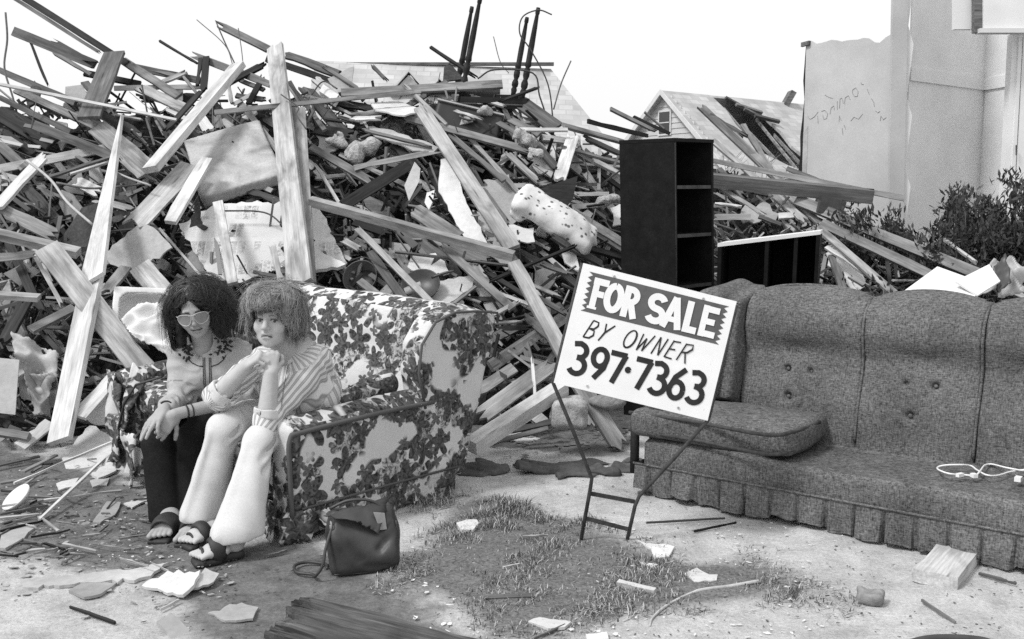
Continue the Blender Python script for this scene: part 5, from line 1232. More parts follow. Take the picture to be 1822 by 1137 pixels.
gsheet([(280, 1105), (305, 1090), (338, 1120), (325, 1140), (310, 1140)], MATS['plaster_grey'], 'pale angled moulding offcut at the bottom edge', .02, .012, .5, 12, (.4, -.3, 1))
gsheet([(370, 1090), (430, 1072), (460, 1080), (450, 1100), (400, 1104)], MATS['ply'], 'dull flat scrap beside the weathered plank', .012, .008, 2, 13)
gsheet([(1134, 960), (1165, 968), (1200, 972), (1190, 990), (1165, 995), (1158, 975)], MATS['plaster'], 'broken white shard lying right of the sign stakes', .014, .01, 1.2, 14)
gsheet([(1140, 1000), (1170, 1003), (1165, 1008), (1145, 1005)], MATS['plaster'], 'thin white sliver right of the sign stakes', .014, .006, .6, 15)
gsheet([(1218, 1020), (1240, 1010), (1262, 1022), (1277, 1022), (1275, 1032), (1235, 1034)], MATS['plaster'], 'white rounded shard in the grass, middle right', .02, .014, 1, 16)
gsheet([(940, 1105), (960, 1098), (1016, 1106), (1005, 1115), (975, 1118)], MATS['plaster'], 'bright white shard near the bottom centre', .016, .01, .8, 17)
gsheet([(1042, 1128), (1080, 1124), (1083, 1136), (1045, 1140)], MATS['plaster'], 'white scrap cut by the bottom edge, centre', .012, .01, .6, 18)
gsheet([(812, 930), (848, 924), (852, 930), (842, 942), (820, 942)], MATS['plaster'], 'white rag of stuffing at rear foot of floral sofa', .03, .02, 1.5, 19)
# loose sticks lying on the ground
def stick(x1, y1, x2, y2, w, tone, label, z=.012, t=.01, split=(0, 0), z2=None):
    a, b = G(x1, y1, z), G(x2, y2, z if z2 is None else z2)
    return board3(a, b, M(w, (a.y + b.y) / 2), t, tone, 'u', split, label=label, cat='stick', name='stick', group='sticks on the ground')
rs_ = random.Random(61)
for _ in range(46):
    x, y = rs_.uniform(-30, 260), rs_.uniform(815, 1000); a_ = rs_.gauss(-.25, .6); L_ = rs_.uniform(14, 60)
    stick(x, y, x + L_ * math.cos(a_), y + L_ * .55 * math.sin(a_), rs_.uniform(2, 6), (tn_ := rs_.choice('PMMGDG')), '%s %s splinter among litter left of floral sofa%s' % ('long' if L_ > 38 else 'short', TONE[tn_][1], ', near the sofa' if x > 130 else ', by left edge'), rs_.uniform(.008, .03), .008, (.02, .02), rs_.uniform(.008, .05))
stick(25, 860, 210, 782, 5, 'W', 'long white strip on ground reaching to floral sofa', .02, .012, z2=.10)
stick(70, 925, 186, 816, 6, 'W', 'white strip crossing the others, end raised', .02, .012, z2=.10)
stick(0, 900, 216, 873, 5, 'P', 'long pale strip level on ground left', .03)
stick(0, 915, 100, 896, 4, 'M', 'grey strip below the long pale strip', .02)
stick(0, 922, 70, 915, 5, 'P', 'short pale strip by left edge below the others', .02)
stick(0, 945, 80, 925, 3, 'D', 'thin dark lath near left edge of ground', .02)
stick(70, 920, 105, 945, 6, 'P', 'short pale offcut left of the grey scrap', .02)
stick(40, 960, 75, 968, 6, 'G', 'short grey stick near left edge', .015)
stick(55, 955, 102, 948, 4, 'D', 'thin dark stick near left edge', .015)
stick(112, 968, 172, 981, 5, 'P', 'short pale splinter on ground, centre left', .015)
stick(165, 970, 240, 978, 4, 'M', 'grey splinter left of the sandals', .015)
stick(108, 1002, 145, 982, 4, 'M', 'bent grey splinter left of the sandals', .015)
stick(125, 1080, 205, 1108, 5, 'D', 'dark pointed stick lying alone on pale ground, lower left', .012)
stick(245, 990, 300, 1017, 3, 'P', 'thin pale twig before the feet', .015)
stick(285, 1085, 318, 1068, 4, 'P', 'pale splinter near bottom left', .012)
stick(40, 840, 100, 810, 9, 'M', 'grey lath by left heap foot', .03)
stick(-10, 830, 70, 812, 7, 'G', 'weathered lath at left heap foot', .03)
stick(0, 860, 60, 850, 6, 'M', 'short lath at left edge of ground', .02)
stick(20, 880, 75, 840, 5, 'P', 'pale sliver slanting at left heap foot', .02)
stick(895, 1010, 925, 1004, 3, 'P', 'tiny pale stick in the grass', .02)
stick(860, 1064, 950, 1060, 11, 'G', 'curved grey bark strip in the grass', .02, .012)
stick(1100, 1038, 1166, 1054, 12, 'P', 'short pale square offcut in the grass below the sign', .02, .025)
stick(1235, 945, 1310, 930, 3, 'D', 'thin dark twig beside grey sofa', .012)
stick(1150, 930, 1290, 922, 2.5, 'G', 'long thin twig on pale ground beside grey sofa', .012)
stick(930, 955, 975, 953, 3, 'P', 'pale stem in the grass left of the sign', .03)
stick(1742, 1020, 1808, 1038, 6, 'G', 'dark stick on ground under grey sofa, right', .012)
stick(1640, 1068, 1700, 1108, 5, 'M', 'forked twig lying on ground lower right', .012)
stick(1005, 1112, 950, 1137, 4, 'G', 'grey stick at bottom edge, centre', .012)
stick(470, 990, 512, 980, 4, 'M', 'small stick beside the handbag strap', .012)

# ---------------------------------------------------------------- upturned table: four turned legs in the air
tb = empty('upturned_table', P(890, 190, 8.5), 'dark wooden table lying upside down on the heap, turned legs in the air', 'table')
def turned(b, t, R):
    prof = [(0, .9), (.06, .9), (.10, 1.15), (.13, .8), (.15, 1.2), (.19, 1.25), (.23, .75), (.27, 1.15), (.32, 1.2), (.36, .7), (.38, 1.2), (.42, 1.0), (.60, 1.05), (.80, .85), (.93, .62), (.94, .8), (.97, .8), (1, .7)]
    pts = [b.lerp(t, f) for f, _ in prof]; return MB().tube(pts, [R * q for _, q in prof], 10).obj('leg', MATS['wood_black'], tb, True)
LT = [((820, 176), (855, -6), 8.35), ((811, 170), (840, 12), 9.0), ((928, 180), (958, 14), 8.35), ((912, 174), (938, 31), 9.0)]
for (b, t, Y) in LT: turned(P(*b, Y), P(*t, Y + .05), .024)
c4 = [P(818, 182, 8.3), P(936, 186, 8.3), P(920, 178, 9.05), P(806, 176, 9.05)]
MB().slab([p - Vector((0, 0, .01)) for p in c4], Vector((.02, 0, -.03))).obj('tabletop', MATS['wood_black'], tb)
for i in range(4):
    a, b = c4[i], c4[(i + 1) % 4]; n_ = (b - a).cross(Vector((0, 0, 1))).normalized() * .02
    MB().slab([a, b, b + Vector((.01, 0, .045)), a + Vector((.01, 0, .045))], n_).obj('apron', MATS['wood_black'], tb)
# ---------------------------------------------------------------- suitcase
sc0 = empty('suitcase', P(838, 210, Dp(838, 215) - .30), 'battered dark suitcase with handle on top of the heap', 'suitcase')
w, n = pts_plane([(758, 182), (858, 206), (900, 250), (800, 222)], Dp(838, 212) - .26, (.05, -.93, .36))
ex = (w[1] - w[0]).normalized(); ey = n.cross(ex).normalized(); R = Matrix((ex, ey, n)); ctr = P(832, 212, Dp(838, 212) - .26)
sobj('case', [('+', rbox(ctr - n * .10, (.27, .14, .09), .03, R), 0)], .012, MATS['wax_dark'], sc0)
MB().tube(spline([ctr + ex * -.05 + ey * .02 + n * .0, ctr + ex * -.06 + ey * -.01 + n * .035, ctr + ey * -.025 + n * .04, ctr + ex * .06 + ey * -.01 + n * .035, ctr + ex * .05 + ey * .02], 5), .009, 7).obj('handle', MATS['dark_metal'], sc0, True)
MB().box(ctr + ey * .105 - n * .0, (.27, .006, .012), R.transposed()).obj('lid_rim', MATS['grey_metal'], sc0)
# ---------------------------------------------------------------- spotted pillow
m = N('spotted'); v = m.coord('Object'); vo = m.n('TexVoronoi'); m.set(vo, 'Vector', v); vo.inputs['Scale'].default_value = 20
k = m.ramp(vo.outputs['Distance'], .20, .29, .15, .66); m.fin(m.math('MULTIPLY', k, m.ramp(m.noise(v, 12, 3), .3, .7, .85, 1.05)), .95, .1); m.bump(m.noise(v, 25, 3), .3, .01)
a, b = P(930, 350, Dp(930, 350) - .50), P(1050, 428, Dp(1050, 428) - .46); ax_ = (b - a).normalized(); up_ = (Vector((.25, -.55, .80)) - ax_ * Vector((.25, -.55, .80)).dot(ax_)).normalized()
R = Matrix((ax_, up_.cross(ax_), up_)); mid_pl = (a + b) / 2; LPl = (b - a).length / 2
pl = sobj('pillow', [('+', rbox(mid_pl, (LPl + .03, .15, .05), .045, R), 0), ('+', ell(mid_pl + ax_ * .03, (LPl * .9, .13, .085), R), .05), ('+', rbox(a + ax_ * .03 - up_ * .02 - Vector((.02, 0, .03)), (.06, .12, .07), .04, R), .05), ('-', cap(a + ax_ * .12 + up_ * .12, a + ax_ * .14 + up_ * .11, .05), .06), ('+', cap(b, b + ax_ * .05, .05, .012), .03)], .009, MATS['spotted'], None, wob(15, .006, 8))
tag(pl, 'white pillow with dark spots lying on boards left of bookcase', 'pillow')
# ---------------------------------------------------------------- frying pan, pot, lid, basin
def dish(name, label, c, n, R0, depth, mat, cat, handle=None, rim=.006):
    o = empty(name, c, label, cat); n = Vector(n).normalized(); u = n.orthogonal().normalized(); v_ = n.cross(u)
    prof = [(0, -depth), (R0 * .80, -depth), (R0, 0), (R0 + rim, .002), (R0 + rim * .6, -.006), (R0 * .83, -depth - .006), (0, -depth - .006)]; k = 28; V = []; F = []
    for i, (r_, z) in enumerate(prof):
        for j in range(k):
            a = 2 * math.pi * j / k; V.append(c + u * (r_ * math.cos(a)) + v_ * (r_ * math.sin(a)) + n * z)
    for i in range(len(prof) - 1):
        for j in range(k): F.append((i * k + j, i * k + (j + 1) % k, (i + 1) * k + (j + 1) % k, (i + 1) * k + j))
    MB().poly(V, F).obj('bowl', mat, o, True)
    if handle: MB().tube(spline(handle, 4), .009, 7).obj('handle', mat, o, True)
    return o
fc = P(748, 506, Dp(748, 506) - .36)
dish('frying_pan', 'black frying pan lying in the heap above floral sofa', fc, (-.1, -.72, .68), .125, .045, MATS['dark_metal'], 'frying pan', [P(768, 494, Dp(748, 506) - .40), P(790, 486, Dp(748, 506) - .42), P(808, 482, Dp(748, 506) - .42)])
cn = empty('tin_can', P(738, 515, fc.y - .05), 'small pale tin can lying inside the frying pan', 'can')
MB().tube([P(722, 520, fc.y - .10), P(750, 508, fc.y - .10)], .03, 14).obj('can_body', MATS['grey_metal'], cn, True)
dish('cooking_pot', 'dark round pot half hidden right of the upright plank foot', P(640, 492, Dp(640, 492) - .25), (-.2, -.85, .45), .115, .10, MATS['dark_metal'], 'pot')
lc_ = P(178, 731, 5.72)
dish('pan_lid', 'round pale enamel lid standing on edge left of floral sofa', lc_, (.25, -.95, .12), .078, -.012, MATS['enamel'], 'lid')
dish('white_bowl', 'white oval dish lying on ground at left edge', G(28, 884, .06), (-.45, -.45, .75), .068, .02, MATS['enamel'], 'bowl')
bs = P(258, 565, 6.2)
bo = empty('plastic_basin', bs, 'pale moulded plastic basin tipped on its side behind sunglasses woman', 'basin')
bn = Vector((.25, -.8, .5)).normalized(); u = Vector((1, 0, .1)); u = (u - bn * u.dot(bn)).normalized(); v_ = bn.cross(u); Rb = Matrix((u, v_, bn))
sobj('shell', [('+', rbox(bs, (.17, .15, .09), .075, Rb), 0), ('-', rbox(bs + bn * .06, (.145, .125, .10), .06, Rb), .01)], .009, MATS['enamel'], bo)
sobj('rim', [('+', rbox(bs + bn * .085, (.185, .165, .008), .007, Rb), 0), ('-', rbox(bs + bn * .06, (.145, .125, .10), .06, Rb), 0)], .008, MATS['enamel'], bo)
cl1 = rag([P(205, 560, 6.05), P(300, 530, 6.05), P(320, 640, 5.9), P(240, 600, 5.9)], 'rumpled_sheet', MATS['cloth_white'], None, sub=16, amp=.05, seed=21, uv=False, ridge=True); tag(cl1, 'rumpled white cloth piled behind the sofa arm, left', 'cloth')
cl2 = rag([P(20, 590, 5.9), P(105, 630, 5.9), P(100, 720, 5.7), P(35, 700, 5.7)], 'crumpled_bag', MATS['ticking'], None, sub=14, amp=.06, seed=23, uv=False, ridge=True); tag(cl2, 'crumpled paper sack near the left edge', 'sack')
cl2b = rag([P(38, 640, 5.75), P(95, 660, 5.75), P(85, 735, 5.6), P(60, 740, 5.6)], 'rumpled_cloth', MATS['cloth_grey'], None, sub=14, amp=.06, seed=29, uv=False, ridge=True); tag(cl2b, 'grey rumpled rag below the crumpled sack', 'cloth')
# insulation tufts
for i, (x, y, r_, lay, lb) in enumerate(((930, 245, .10, .40, 'puff of pale insulation left of the white batten'), (950, 275, .06, .42, 'small hanging tuft of insulation above the pillow'), (1072, 357, .09, .34, 'tuft of pale insulation left of the bookcase'), (648, 262, .15, .28, 'mass of torn insulation right of the upright plank'), (868, 195, .07, .34, 'tuft of insulation beside the suitcase'), (605, 250, .08, .3, 'lump of grey stuffing close by the upright plank'))):
    c = P(x, y, Dp(x, y) - lay); rr = random.Random(i); r_ *= .8
    ops = [('+', ell(c + Vector((rr.gauss(0, r_ * .5), rr.gauss(0, r_ * .3), rr.gauss(0, r_ * .35))), (r_ * rr.uniform(.4, .7), r_ * .5, r_ * rr.uniform(.3, .6))), .03) for _ in range(6)]
    o = sobj('insulation_tuft', ops, .011, MATS['insulation'], None, (lambda A_, B_: (lambda x, y, z: A_(x, y, z) + B_(x, y, z)))(wob(28, .012, i), wob(95, .004, i + 40))); tag(o, lb, 'insulation', 'insulation tufts')
# wires and twigs
def wire(pts, r_, mat, label, name='wire', cat='wire', lay=.3, Y=None):
    o = MB().tube(spline([P(x, y, (Y if Y else Dp(x, y) - lay)) for x, y in pts], 6), r_, 5).obj(name, MATS[mat], None, True); return tag(o, label, cat)
wire([(985, 222), (975, 150), (945, 90), (925, 60), (930, 30), (958, 18), (982, 26)], .006, 'wire', 'curved wire looping over the upturned table legs', Y=8.3)
wire([(985, 195), (998, 150), (1016, 108)], .006, 'twig', 'thin straight twig sticking up right of the table legs', 'twig', 'twig', Y=8.4)
wire([(975, 215), (960, 170), (948, 130), (880, 124), (850, 140)], .007, 'wire', 'bent dark rod under the table legs', 'rod', 'rod', Y=8.3)
wire([(10, 22), (13, 70), (8, 120), (22, 170), (30, 200)], .008, 'twig', 'thin bare twig standing at far left against the sky', 'twig', 'twig', Y=8.0)
wire([(350, 35), (400, 80), (415, 118)], .004, 'twig', 'fine bare twig left of the upright plank, leftmost', 'twig', 'twig', Y=8.6)
wire([(385, 40), (400, 75), (420, 118)], .006, 'twig', 'dark bare twig against the sky left of the upright plank', 'twig', 'twig', Y=8.6)
wire([(424, 50), (430, 90), (433, 120)], .004, 'twig', 'short fine twig just left of the upright plank', 'twig', 'twig', Y=8.6)
wire([(878, 65), (890, 110), (905, 130)], .004, 'twig', 'fine twig between the two pairs of table legs', 'twig', 'twig', Y=8.8)
wire([(48, 285), (90, 320), (120, 360), (165, 400)], .010, 'twig_pale', 'crooked pale branch left of the white lance', 'branch', 'branch', .62)
wire([(195, 300), (225, 315), (268, 330)], .008, 'twig_pale', 'small pale branch right of the white lance', 'branch', 'branch', .66)
wire([(100, 325), (160, 335), (230, 330), (265, 325)], .008, 'twig', 'forked twig behind the white lance', 'branch', 'branch', .5)
wire([(500, 168), (530, 190), (528, 205), (545, 230)], .005, 'wire', 'loose wire curling over the upright plank', lay=.85)
wire([(620, 465), (650, 458), (690, 480)], .004, 'wire', 'thin wire loop above the cooking pot', lay=.45)
wire([(390, 375), (470, 378), (508, 405)], .006, 'wire', 'black cable lying across the printed panel', lay=.42)
wire([(1035, 275), (1045, 300), (1045, 325)], .005, 'wire', 'hanging wire left of the bookcase', lay=.4)
wire([(555, 168), (575, 145), (600, 158)], .006, 'wire', 'arched wire on top right of the upright plank', lay=.45)
wire([(570, 215), (600, 180), (650, 195)], .004, 'wire', 'thin arched wire over the dark boards near top', lay=.45)

# ---------------------------------------------------------------- things on the ground between the sofas
blk = sobj('concrete_block', [('+', rbox(P(1012, 733, 5.55), (.095, .10, .075), .03), 0), ('-', ell(P(1012, 733, 5.4), (.05, .05, .03)), .03)], .009, MATS['concrete'], None, wob(30, .007, 6)); tag(blk, 'rough concrete block on ground behind the sign stakes', 'block')
st_ = sobj('broken_stone', [('+', ell(P(1080, 715, 5.7), (.11, .08, .05)), 0)], .010, MATS['stone'], None, wob(30, .010, 7)); tag(st_, 'flat stone behind the lower edge of the sign', 'stone')
c = G(1548, 1063, .02)
st2 = sobj('stone', [('+', rbox(c, (.045, .035, .025), .012, Matrix.Rotation(.4, 3, 'Z')), 0)], .005, MATS['stone'], None, wob(60, .005, 9)); tag(st2, 'fist-sized broken stone on pale ground, lower right', 'stone')
def heap_cloth(name, label, pts, mat, th=.05, seed=0, cat='cloth'):
    ops = []; r = random.Random(seed)
    for (x, y), (x2, y2) in zip(pts[:-1], pts[1:]):
        a, b = G(x, y, .0), G(x2, y2, .0)
        for _ in range(4):
            c = a.lerp(b, r.random()) + Vector((0, r.uniform(-.05, .10), r.uniform(0, th * .35))); L = (b - a).length * r.uniform(.5, .9)
            ops.append(('+', rbox(c, (L, r.uniform(.03, .07), th * r.uniform(.18, .4)), .008, Matrix.Rotation(r.gauss(0, .35), 3, 'Z') @ Matrix.Rotation(r.gauss(0, .12), 3, 'Y')), .012))
    ops.append(('&', half((0, 0, .0), (0, 0, 1)), 0))
    w1, w2 = wob(55, .007, seed), wob(24, .008, seed + 1)
    o = sobj(name, ops, .007, mat, None, lambda x, y, z: w1(x * .35, y, z) + w2(x, y, z)); return tag(o, label, cat)
heap_cloth('dropped_garment', 'crumpled dark garment on pale ground behind the sign stakes', [(945, 832), (985, 842), (1030, 846), (1080, 838)], MATS['cloth_dark'], .04, 3, 'garment')
heap_cloth('dropped_garment', 'flat dark cloth half under left end of grey sofa', [(1092, 836), (1115, 838), (1140, 832)], MATS['cloth_dark'], .03, 4, 'garment')
heap_cloth('dropped_garment', 'folded dark cloth by rear corner of floral sofa', [(838, 842), (860, 840), (888, 836)], MATS['cloth_dark'], .045, 5, 'garment')
heap_cloth('paper_scrap', 'pale torn paper lying right of floral sofa', [(885, 782), (915, 786), (940, 780)], MATS['plaster'], .015, 6, 'paper')
# splintered board propping the grey sofa
a, b = G(1662, 1032, .026), G(1735, 945, .026)
board3(a, b, .16, .05, 'P', (0, 0, 1), (.012, 0), label='short thick pale plank jutting out from under grey sofa', name='plank', cat='plank')
# curved branch on the grass
br = MB().tube(spline([G(1156, 1114, .008), G(1162, 1098, .012), G(1190, 1075, .015), G(1240, 1052, .015), G(1300, 1043, .015), G(1350, 1034, .02)], 6), [.0035] * 8 + [.005] * 10 + [.007] * 13, 7).obj('bent_branch', MATS['twig_pale'], None, True)
tag(br, 'long curved pale branch lying on the grass below grey sofa', 'branch')
# big weathered plank end at the bottom edge
pa, pb = G(470, 1100, .0), G(830, 1200, .0); ax_ = (pb - pa).normalized(); sd_ = ax_.cross(Vector((0, 0, 1))).normalized(); r = np.random.RandomState(4)
nu, nv = 90, 60; LP, WP = (pb - pa).length, .30; ys = np.linspace(-.5, .5, nv); gr = wob(60, 1, 3); g2 = wob(170, .6, 5)
rid = np.array([float(gr(0, y, 0) + g2(0, y, 0)) for y in ys]); jag = .10 * np.abs(np.sin(ys * 9 + 1)) * r.rand(nv) + .05 * r.rand(nv) + .10 * (ys + .5)
Vt = np.zeros((nu, nv, 3))
for i in range(nu):
    t_ = i / (nu - 1)
    for j in range(nv):
        x = jag[j] + t_ * (LP - jag[j]); zz = .035 + .006 * rid[j] * (1 - .5 * t_) + .004 * math.sin(x * 14 + rid[j] * 2) - .022 * max(0, 1 - (x - jag[j]) / .06) * r.rand()
        Vt[i, j] = np.array(pa) + np.array(ax_) * x + np.array(sd_) * ys[j] * WP + np.array((0, 0, zz))
ii = np.arange(nu * nv).reshape(nu, nv); q = np.stack([ii[:-1, :-1], ii[1:, :-1], ii[1:, 1:], ii[:-1, 1:]], -1).reshape(-1, 4); Vb = Vt.copy(); Vb[:, :, 2] = .0
bnd = np.concatenate([ii[0, :], ii[1:, -1], ii[-1, -2::-1], ii[-2:0:-1, 0]]); bn_ = np.roll(bnd, -1); N0 = nu * nv
ang_ = math.atan2(ax_.y, ax_.x); me = mesh_np(np.concatenate([Vt.reshape(-1, 3), Vb.reshape(-1, 3)]), np.concatenate([q[:, ::-1], np.stack([bnd, bn_, bn_ + N0, bnd + N0], -1)]), False)
co = np.empty(len(me.vertices) * 3, f4); me.vertices.foreach_get('co', co); co = co.reshape(-1, 3) - np.array(pa, f4); cc, ss = math.cos(-ang_), math.sin(-ang_)
me.vertices.foreach_set('co', np.stack([co[:, 0] * cc - co[:, 1] * ss, co[:, 0] * ss + co[:, 1] * cc, co[:, 2]], -1).astype(f4).ravel()); me.update(); me.materials.append(MATS['wood_weathered'])
wp = bpy.data.objects.new('weathered_plank', me); wp.location = pa; wp.rotation_euler = (0, 0, ang_); COL.objects.link(wp); tag(wp, 'dark weathered plank end rising into view at bottom edge', 'plank')
hose = MB().tube(spline([G(1590, 1155, .0), G(1640, 1138, .008), G(1690, 1134, .010), G(1750, 1139, .008), G(1790, 1155, 0)], 6), .011, 8).obj('dark_hose', MATS['dark_metal'], None, True); tag(hose, 'dark curved hose just showing at the bottom right edge', 'hose')
# crumpled metal sheet by the juniper
cm = rag([P(1745, 512, 6.2), P(1775, 452, 6.4), P(1830, 470, 6.4), P(1822, 525, 6.2)], 'crumpled_metal_sheet', MATS['grey_metal'], None, sub=12, amp=.07, seed=31, uv=False, ridge=True); tag(cm, 'crumpled metal sheet beside the juniper at right edge', 'metal sheet')
cm2 = rag([P(1770, 470, 6.15), P(1790, 450, 6.2), P(1800, 500, 6.0), P(1775, 520, 6.0)], 'bent_metal_strip', MATS['dark_metal'], None, amp=.03, seed=33, uv=False); tag(cm2, 'dark bent strip across the crumpled metal sheet', 'metal strip')
bx = MB().box(P(1475, 368, 8.2), (.10, .08, .07), Matrix.Rotation(.3, 3, 'Y')).obj('metal_box', MATS['dark_metal'], None); tag(bx, 'small dark metal box by the wall right of bookcase', 'box')
# ================================================================ people
m = N('skin'); v = m.coord('Object'); tn = m.n('Attribute', attribute_name='tone').outputs['Fac']
f = m.noise(v, 40, 4, .6); c = m.math('MULTIPLY', m.math('MULTIPLY', tn, .40), m.ramp(f, .3, .7, .93, 1.05)); m.fin(c, .68, .22); m.bump(m.noise(v, 170, 4), .22, .003)
m.b.inputs['Subsurface Weight'].default_value = .0
m = N('denim_dark'); v = m.coord('Object'); f = m.noise(v, 160, 3, .7); g = m.noise(v, 5, 4, .6); m.fin(m.math('MULTIPLY', m.ramp(f, .3, .7, .008, .020), m.ramp(g, .3, .7, .7, 1.4)), .9, .1); m.bump(f, .2, .003)
m = N('trouser_white'); v = m.coord('Object'); f = m.noise(v, 160, 3, .7); g = m.noise(v, 5, 4, .6); m.fin(m.math('MULTIPLY', m.ramp(f, .3, .7, .54, .63), m.ramp(g, .3, .7, .93, 1.04)), .92, .1); m.bump(f, .15, .003)
m = N('shirt_grey'); v = m.coord('Object'); f = m.noise(v, 190, 3, .7); g = m.noise(v, 8, 4, .6); m.fin(m.math('MULTIPLY', m.ramp(f, .3, .7, .36, .46), m.ramp(g, .3, .7, .9, 1.08)), .92, .1); m.bump(f, .15, .003)
m = N('shirt_striped'); v = m.coord('Object'); sa = m.n('Attribute', attribute_name='st').outputs['Fac']; sk = m.n('Attribute', attribute_name='sk').outputs['Fac']
w1 = m.math('SINE', m.math('MULTIPLY', sa, 2 * math.pi / .030)); w2 = m.math('SINE', m.math('MULTIPLY', sa, 2 * math.pi / .010))
s_ = m.math('MULTIPLY', m.math('MULTIPLY', m.ramp(w1, -.1, .35), m.ramp(w2, -.6, .6, .7, 1.0)), sk)
m.fin(m.math('MULTIPLY', m.mix(s_, .66, .30), m.ramp(m.noise(v, 160, 3), .3, .7, .95, 1.03)), .9, .1)
for nm_, lo_h, hi_h, ro_ in (('hair_black', .006, .030, .38), ('hair_brown', .10, .42, .5)):
    m = N(nm_); v = m.coord('Object'); tn = m.n('Attribute', attribute_name='tone').outputs['Fac']; c = m.mix(tn, lo_h, hi_h); m.fin(m.math('MULTIPLY', c, m.ramp(m.noise(v, 60, 3), .3, .7, .75, 1.25)), ro_, .45)
plain('lens', .20, .26, 6, .12, .6, 0)
plain('frame_pale', .36, .44, 6, .35, .5, 0)
plain('sandal', .018, .035, 20, .6, .4, .2)
plain('eye_dark', .015, .02, 20, .2, .6, 0)
plain('eye_white', .42, .48, 20, .3, .5, 0)
plain('thread_dark', .03, .05, 60, .9, .1, 0)

class Head:
    def __init__(s, c, fwd, up, scale=1.0):
        s.c = Vector(c); s.f = Vector(fwd).normalized(); u = Vector(up); s.u = (u - s.f * u.dot(s.f)).normalized(); s.r = s.u.cross(s.f) * 1.0
        s.r = s.f.cross(s.u) * -1.0
        if s.r.x < 0: s.r = -s.r                      # viewer's right
        s.k = scale; s.R = Matrix((s.r, s.u, s.f))
    def __call__(s, r, u, f): return s.c + (s.r * r + s.u * u + s.f * f) * s.k
    def e(s, c, rad): return ell(s(*c), [q * s.k for q in rad], s.R)
    def cp(s, a, b, ra, rb=None): return cap(s(*a), s(*b), ra * s.k, (ra if rb is None else rb) * s.k)
    def ops(s, frown=False):
        o = [('+', s.e((0, .035, -.018), (.074, .085, .094)), 0), ('+', s.e((0, -.030, .022), (.060, .078, .066)), .03), ('+', s.e((0, -.072, .046), (.038, .034, .036)), .025), ('+', s.cp((0, -.096, .066), (0, -.094, .060), .016), .02)]
        for q in (-1, 1):
            o += [('+', s.e((q * .040, -.028, .056), (.024, .028, .024)), .02), ('+', s.e((q * .074, -.005, -.008), (.010, .030, .018)), .008)]
        o += [('+', s.cp((-.034, .026, .076), (.034, .026, .076), .011), .015)]
        for q in (-1, 1): o += [('-', s.e((q * .031, .004, .100), (.018, .012, .020)), .014)]
        for q in (-1, 1): o += [('+', s.e((q * .031, .003, .073), (.0135, .011, .0135)), .003)]
        o += [('+', s.cp((0, .012, .086), (0, -.022, .106), .0085, .0125), .012)]
        for q in (-1, 1): o += [('+', s.e((q * .012, -.027, .096), (.008, .008, .010)), .006)]
        m_ = -.058; dn = -.013 if frown else -.003
        o += [('+', s.cp((-.014, m_ + .006, .090), (.014, m_ + .006, .090), .0065), .008), ('+', s.cp((-.011, m_ - .008, .089), (.011, m_ - .008, .089), .0075), .008)]
        pts = [(-.026, m_ + dn, .078), (-.012, m_ - .001, .0955), (.012, m_ - .001, .0955), (.026, m_ + dn, .078)]
        for a, b in zip(pts[:-1], pts[1:]): o += [('-', s.cp(a, b, .0026), .003)]
        return o
    def local(s, v):
        d = (v - np.array(s.c)) / s.k; return d @ np.array(s.r), d @ np.array(s.u), d @ np.array(s.f)
def rotv(v, ax, a): return Matrix.Rotation(a, 3, ax) @ v
def hand_ops(w, fwd, pn, curls, thumb=(.5, .4), side=1, sc=1.0, spread=.07, kf=.004):
    """w wrist, fwd along hand, pn where the palm faces, side: +1 thumb towards fwd x pn"""
    f = Vector(fwd).normalized(); n = Vector(pn); n = (n - f * n.dot(f)).normalized(); s = f.cross(n).normalized() * side; o = []
    Ls = [(.043, .026, .021), (.047, .030, .022), (.044, .028, .021), (.034, .021, .019)]; w = Vector(w)
    tips = []
    for i in range(4):
        off = (.027 - .018 * i); b = w + (f * (.086 - .004 * abs(i - 1) - (.006 if i == 3 else 0)) + s * off) * sc
        o.append(('+', cap(w + s * off * .5 * sc + f * .008, b, .0145 * sc, .0115 * sc), .010))
        d = (f + s * spread * (1.5 - i)).normalized(); p = b; ax = d.cross(n).normalized()
        for j in range(3):
            d = rotv(d, ax, curls[i][j]); q = p + d * Ls[i][j] * sc
            o.append(('+', cap(p, q, (.0095 - .0008 * j) * sc, (.0088 - .0009 * j) * sc), kf)); p = q
        tips.append(p)
    tb_ = w + (f * .022 + s * .024 + n * .006) * sc; d = (f * .7 + s * .62 + n * .35).normalized(); p = tb_
    o.append(('+', cap(w + f * .01, tb_, .017 * sc, .016 * sc), .012))
    for L, a in ((.040, 0), (.032, thumb[0]), (.026, thumb[1])):
        d = rotv(d, s.cross(n).normalized() * 1.0 if False else d.cross(s * -1 + n * .4).normalized(), a); q = p + d * L * sc
        o.append(('+', cap(p, q, .0115 * sc, .0095 * sc), .006)); p = q
    return o, s
def foot_ops(ankle, heel, toe, sc=1.0):
    a, h, t = Vector(ankle), Vector(heel), Vector(toe); f = (t - h); L = f.length; f.normalize(); s = f.cross(Vector((0, 0, 1))).normalized()
    o = [('+', cap(a, h + f * .02 + Vector((0, 0, .012)), .036, .034), .02), ('+', cap(a - Vector((0, 0, .01)), h + f * L * .62 + Vector((0, 0, .012)), .034, .028), .03)]
    for i in range(5):
        b = h + f * L * .66 + s * (.034 - .017 * i) + Vector((0, 0, .010)); e = h + f * L * (1.0 - .035 * i if i else 1.0) + s * (.036 - .0185 * i) + Vector((0, 0, .002))
        o.append(('+', cap(b - f * .05, b, .018, .017), .02)); o.append(('+', cap(b, e, .0125, .0095 if i else .012), .005))
    return o, f, s
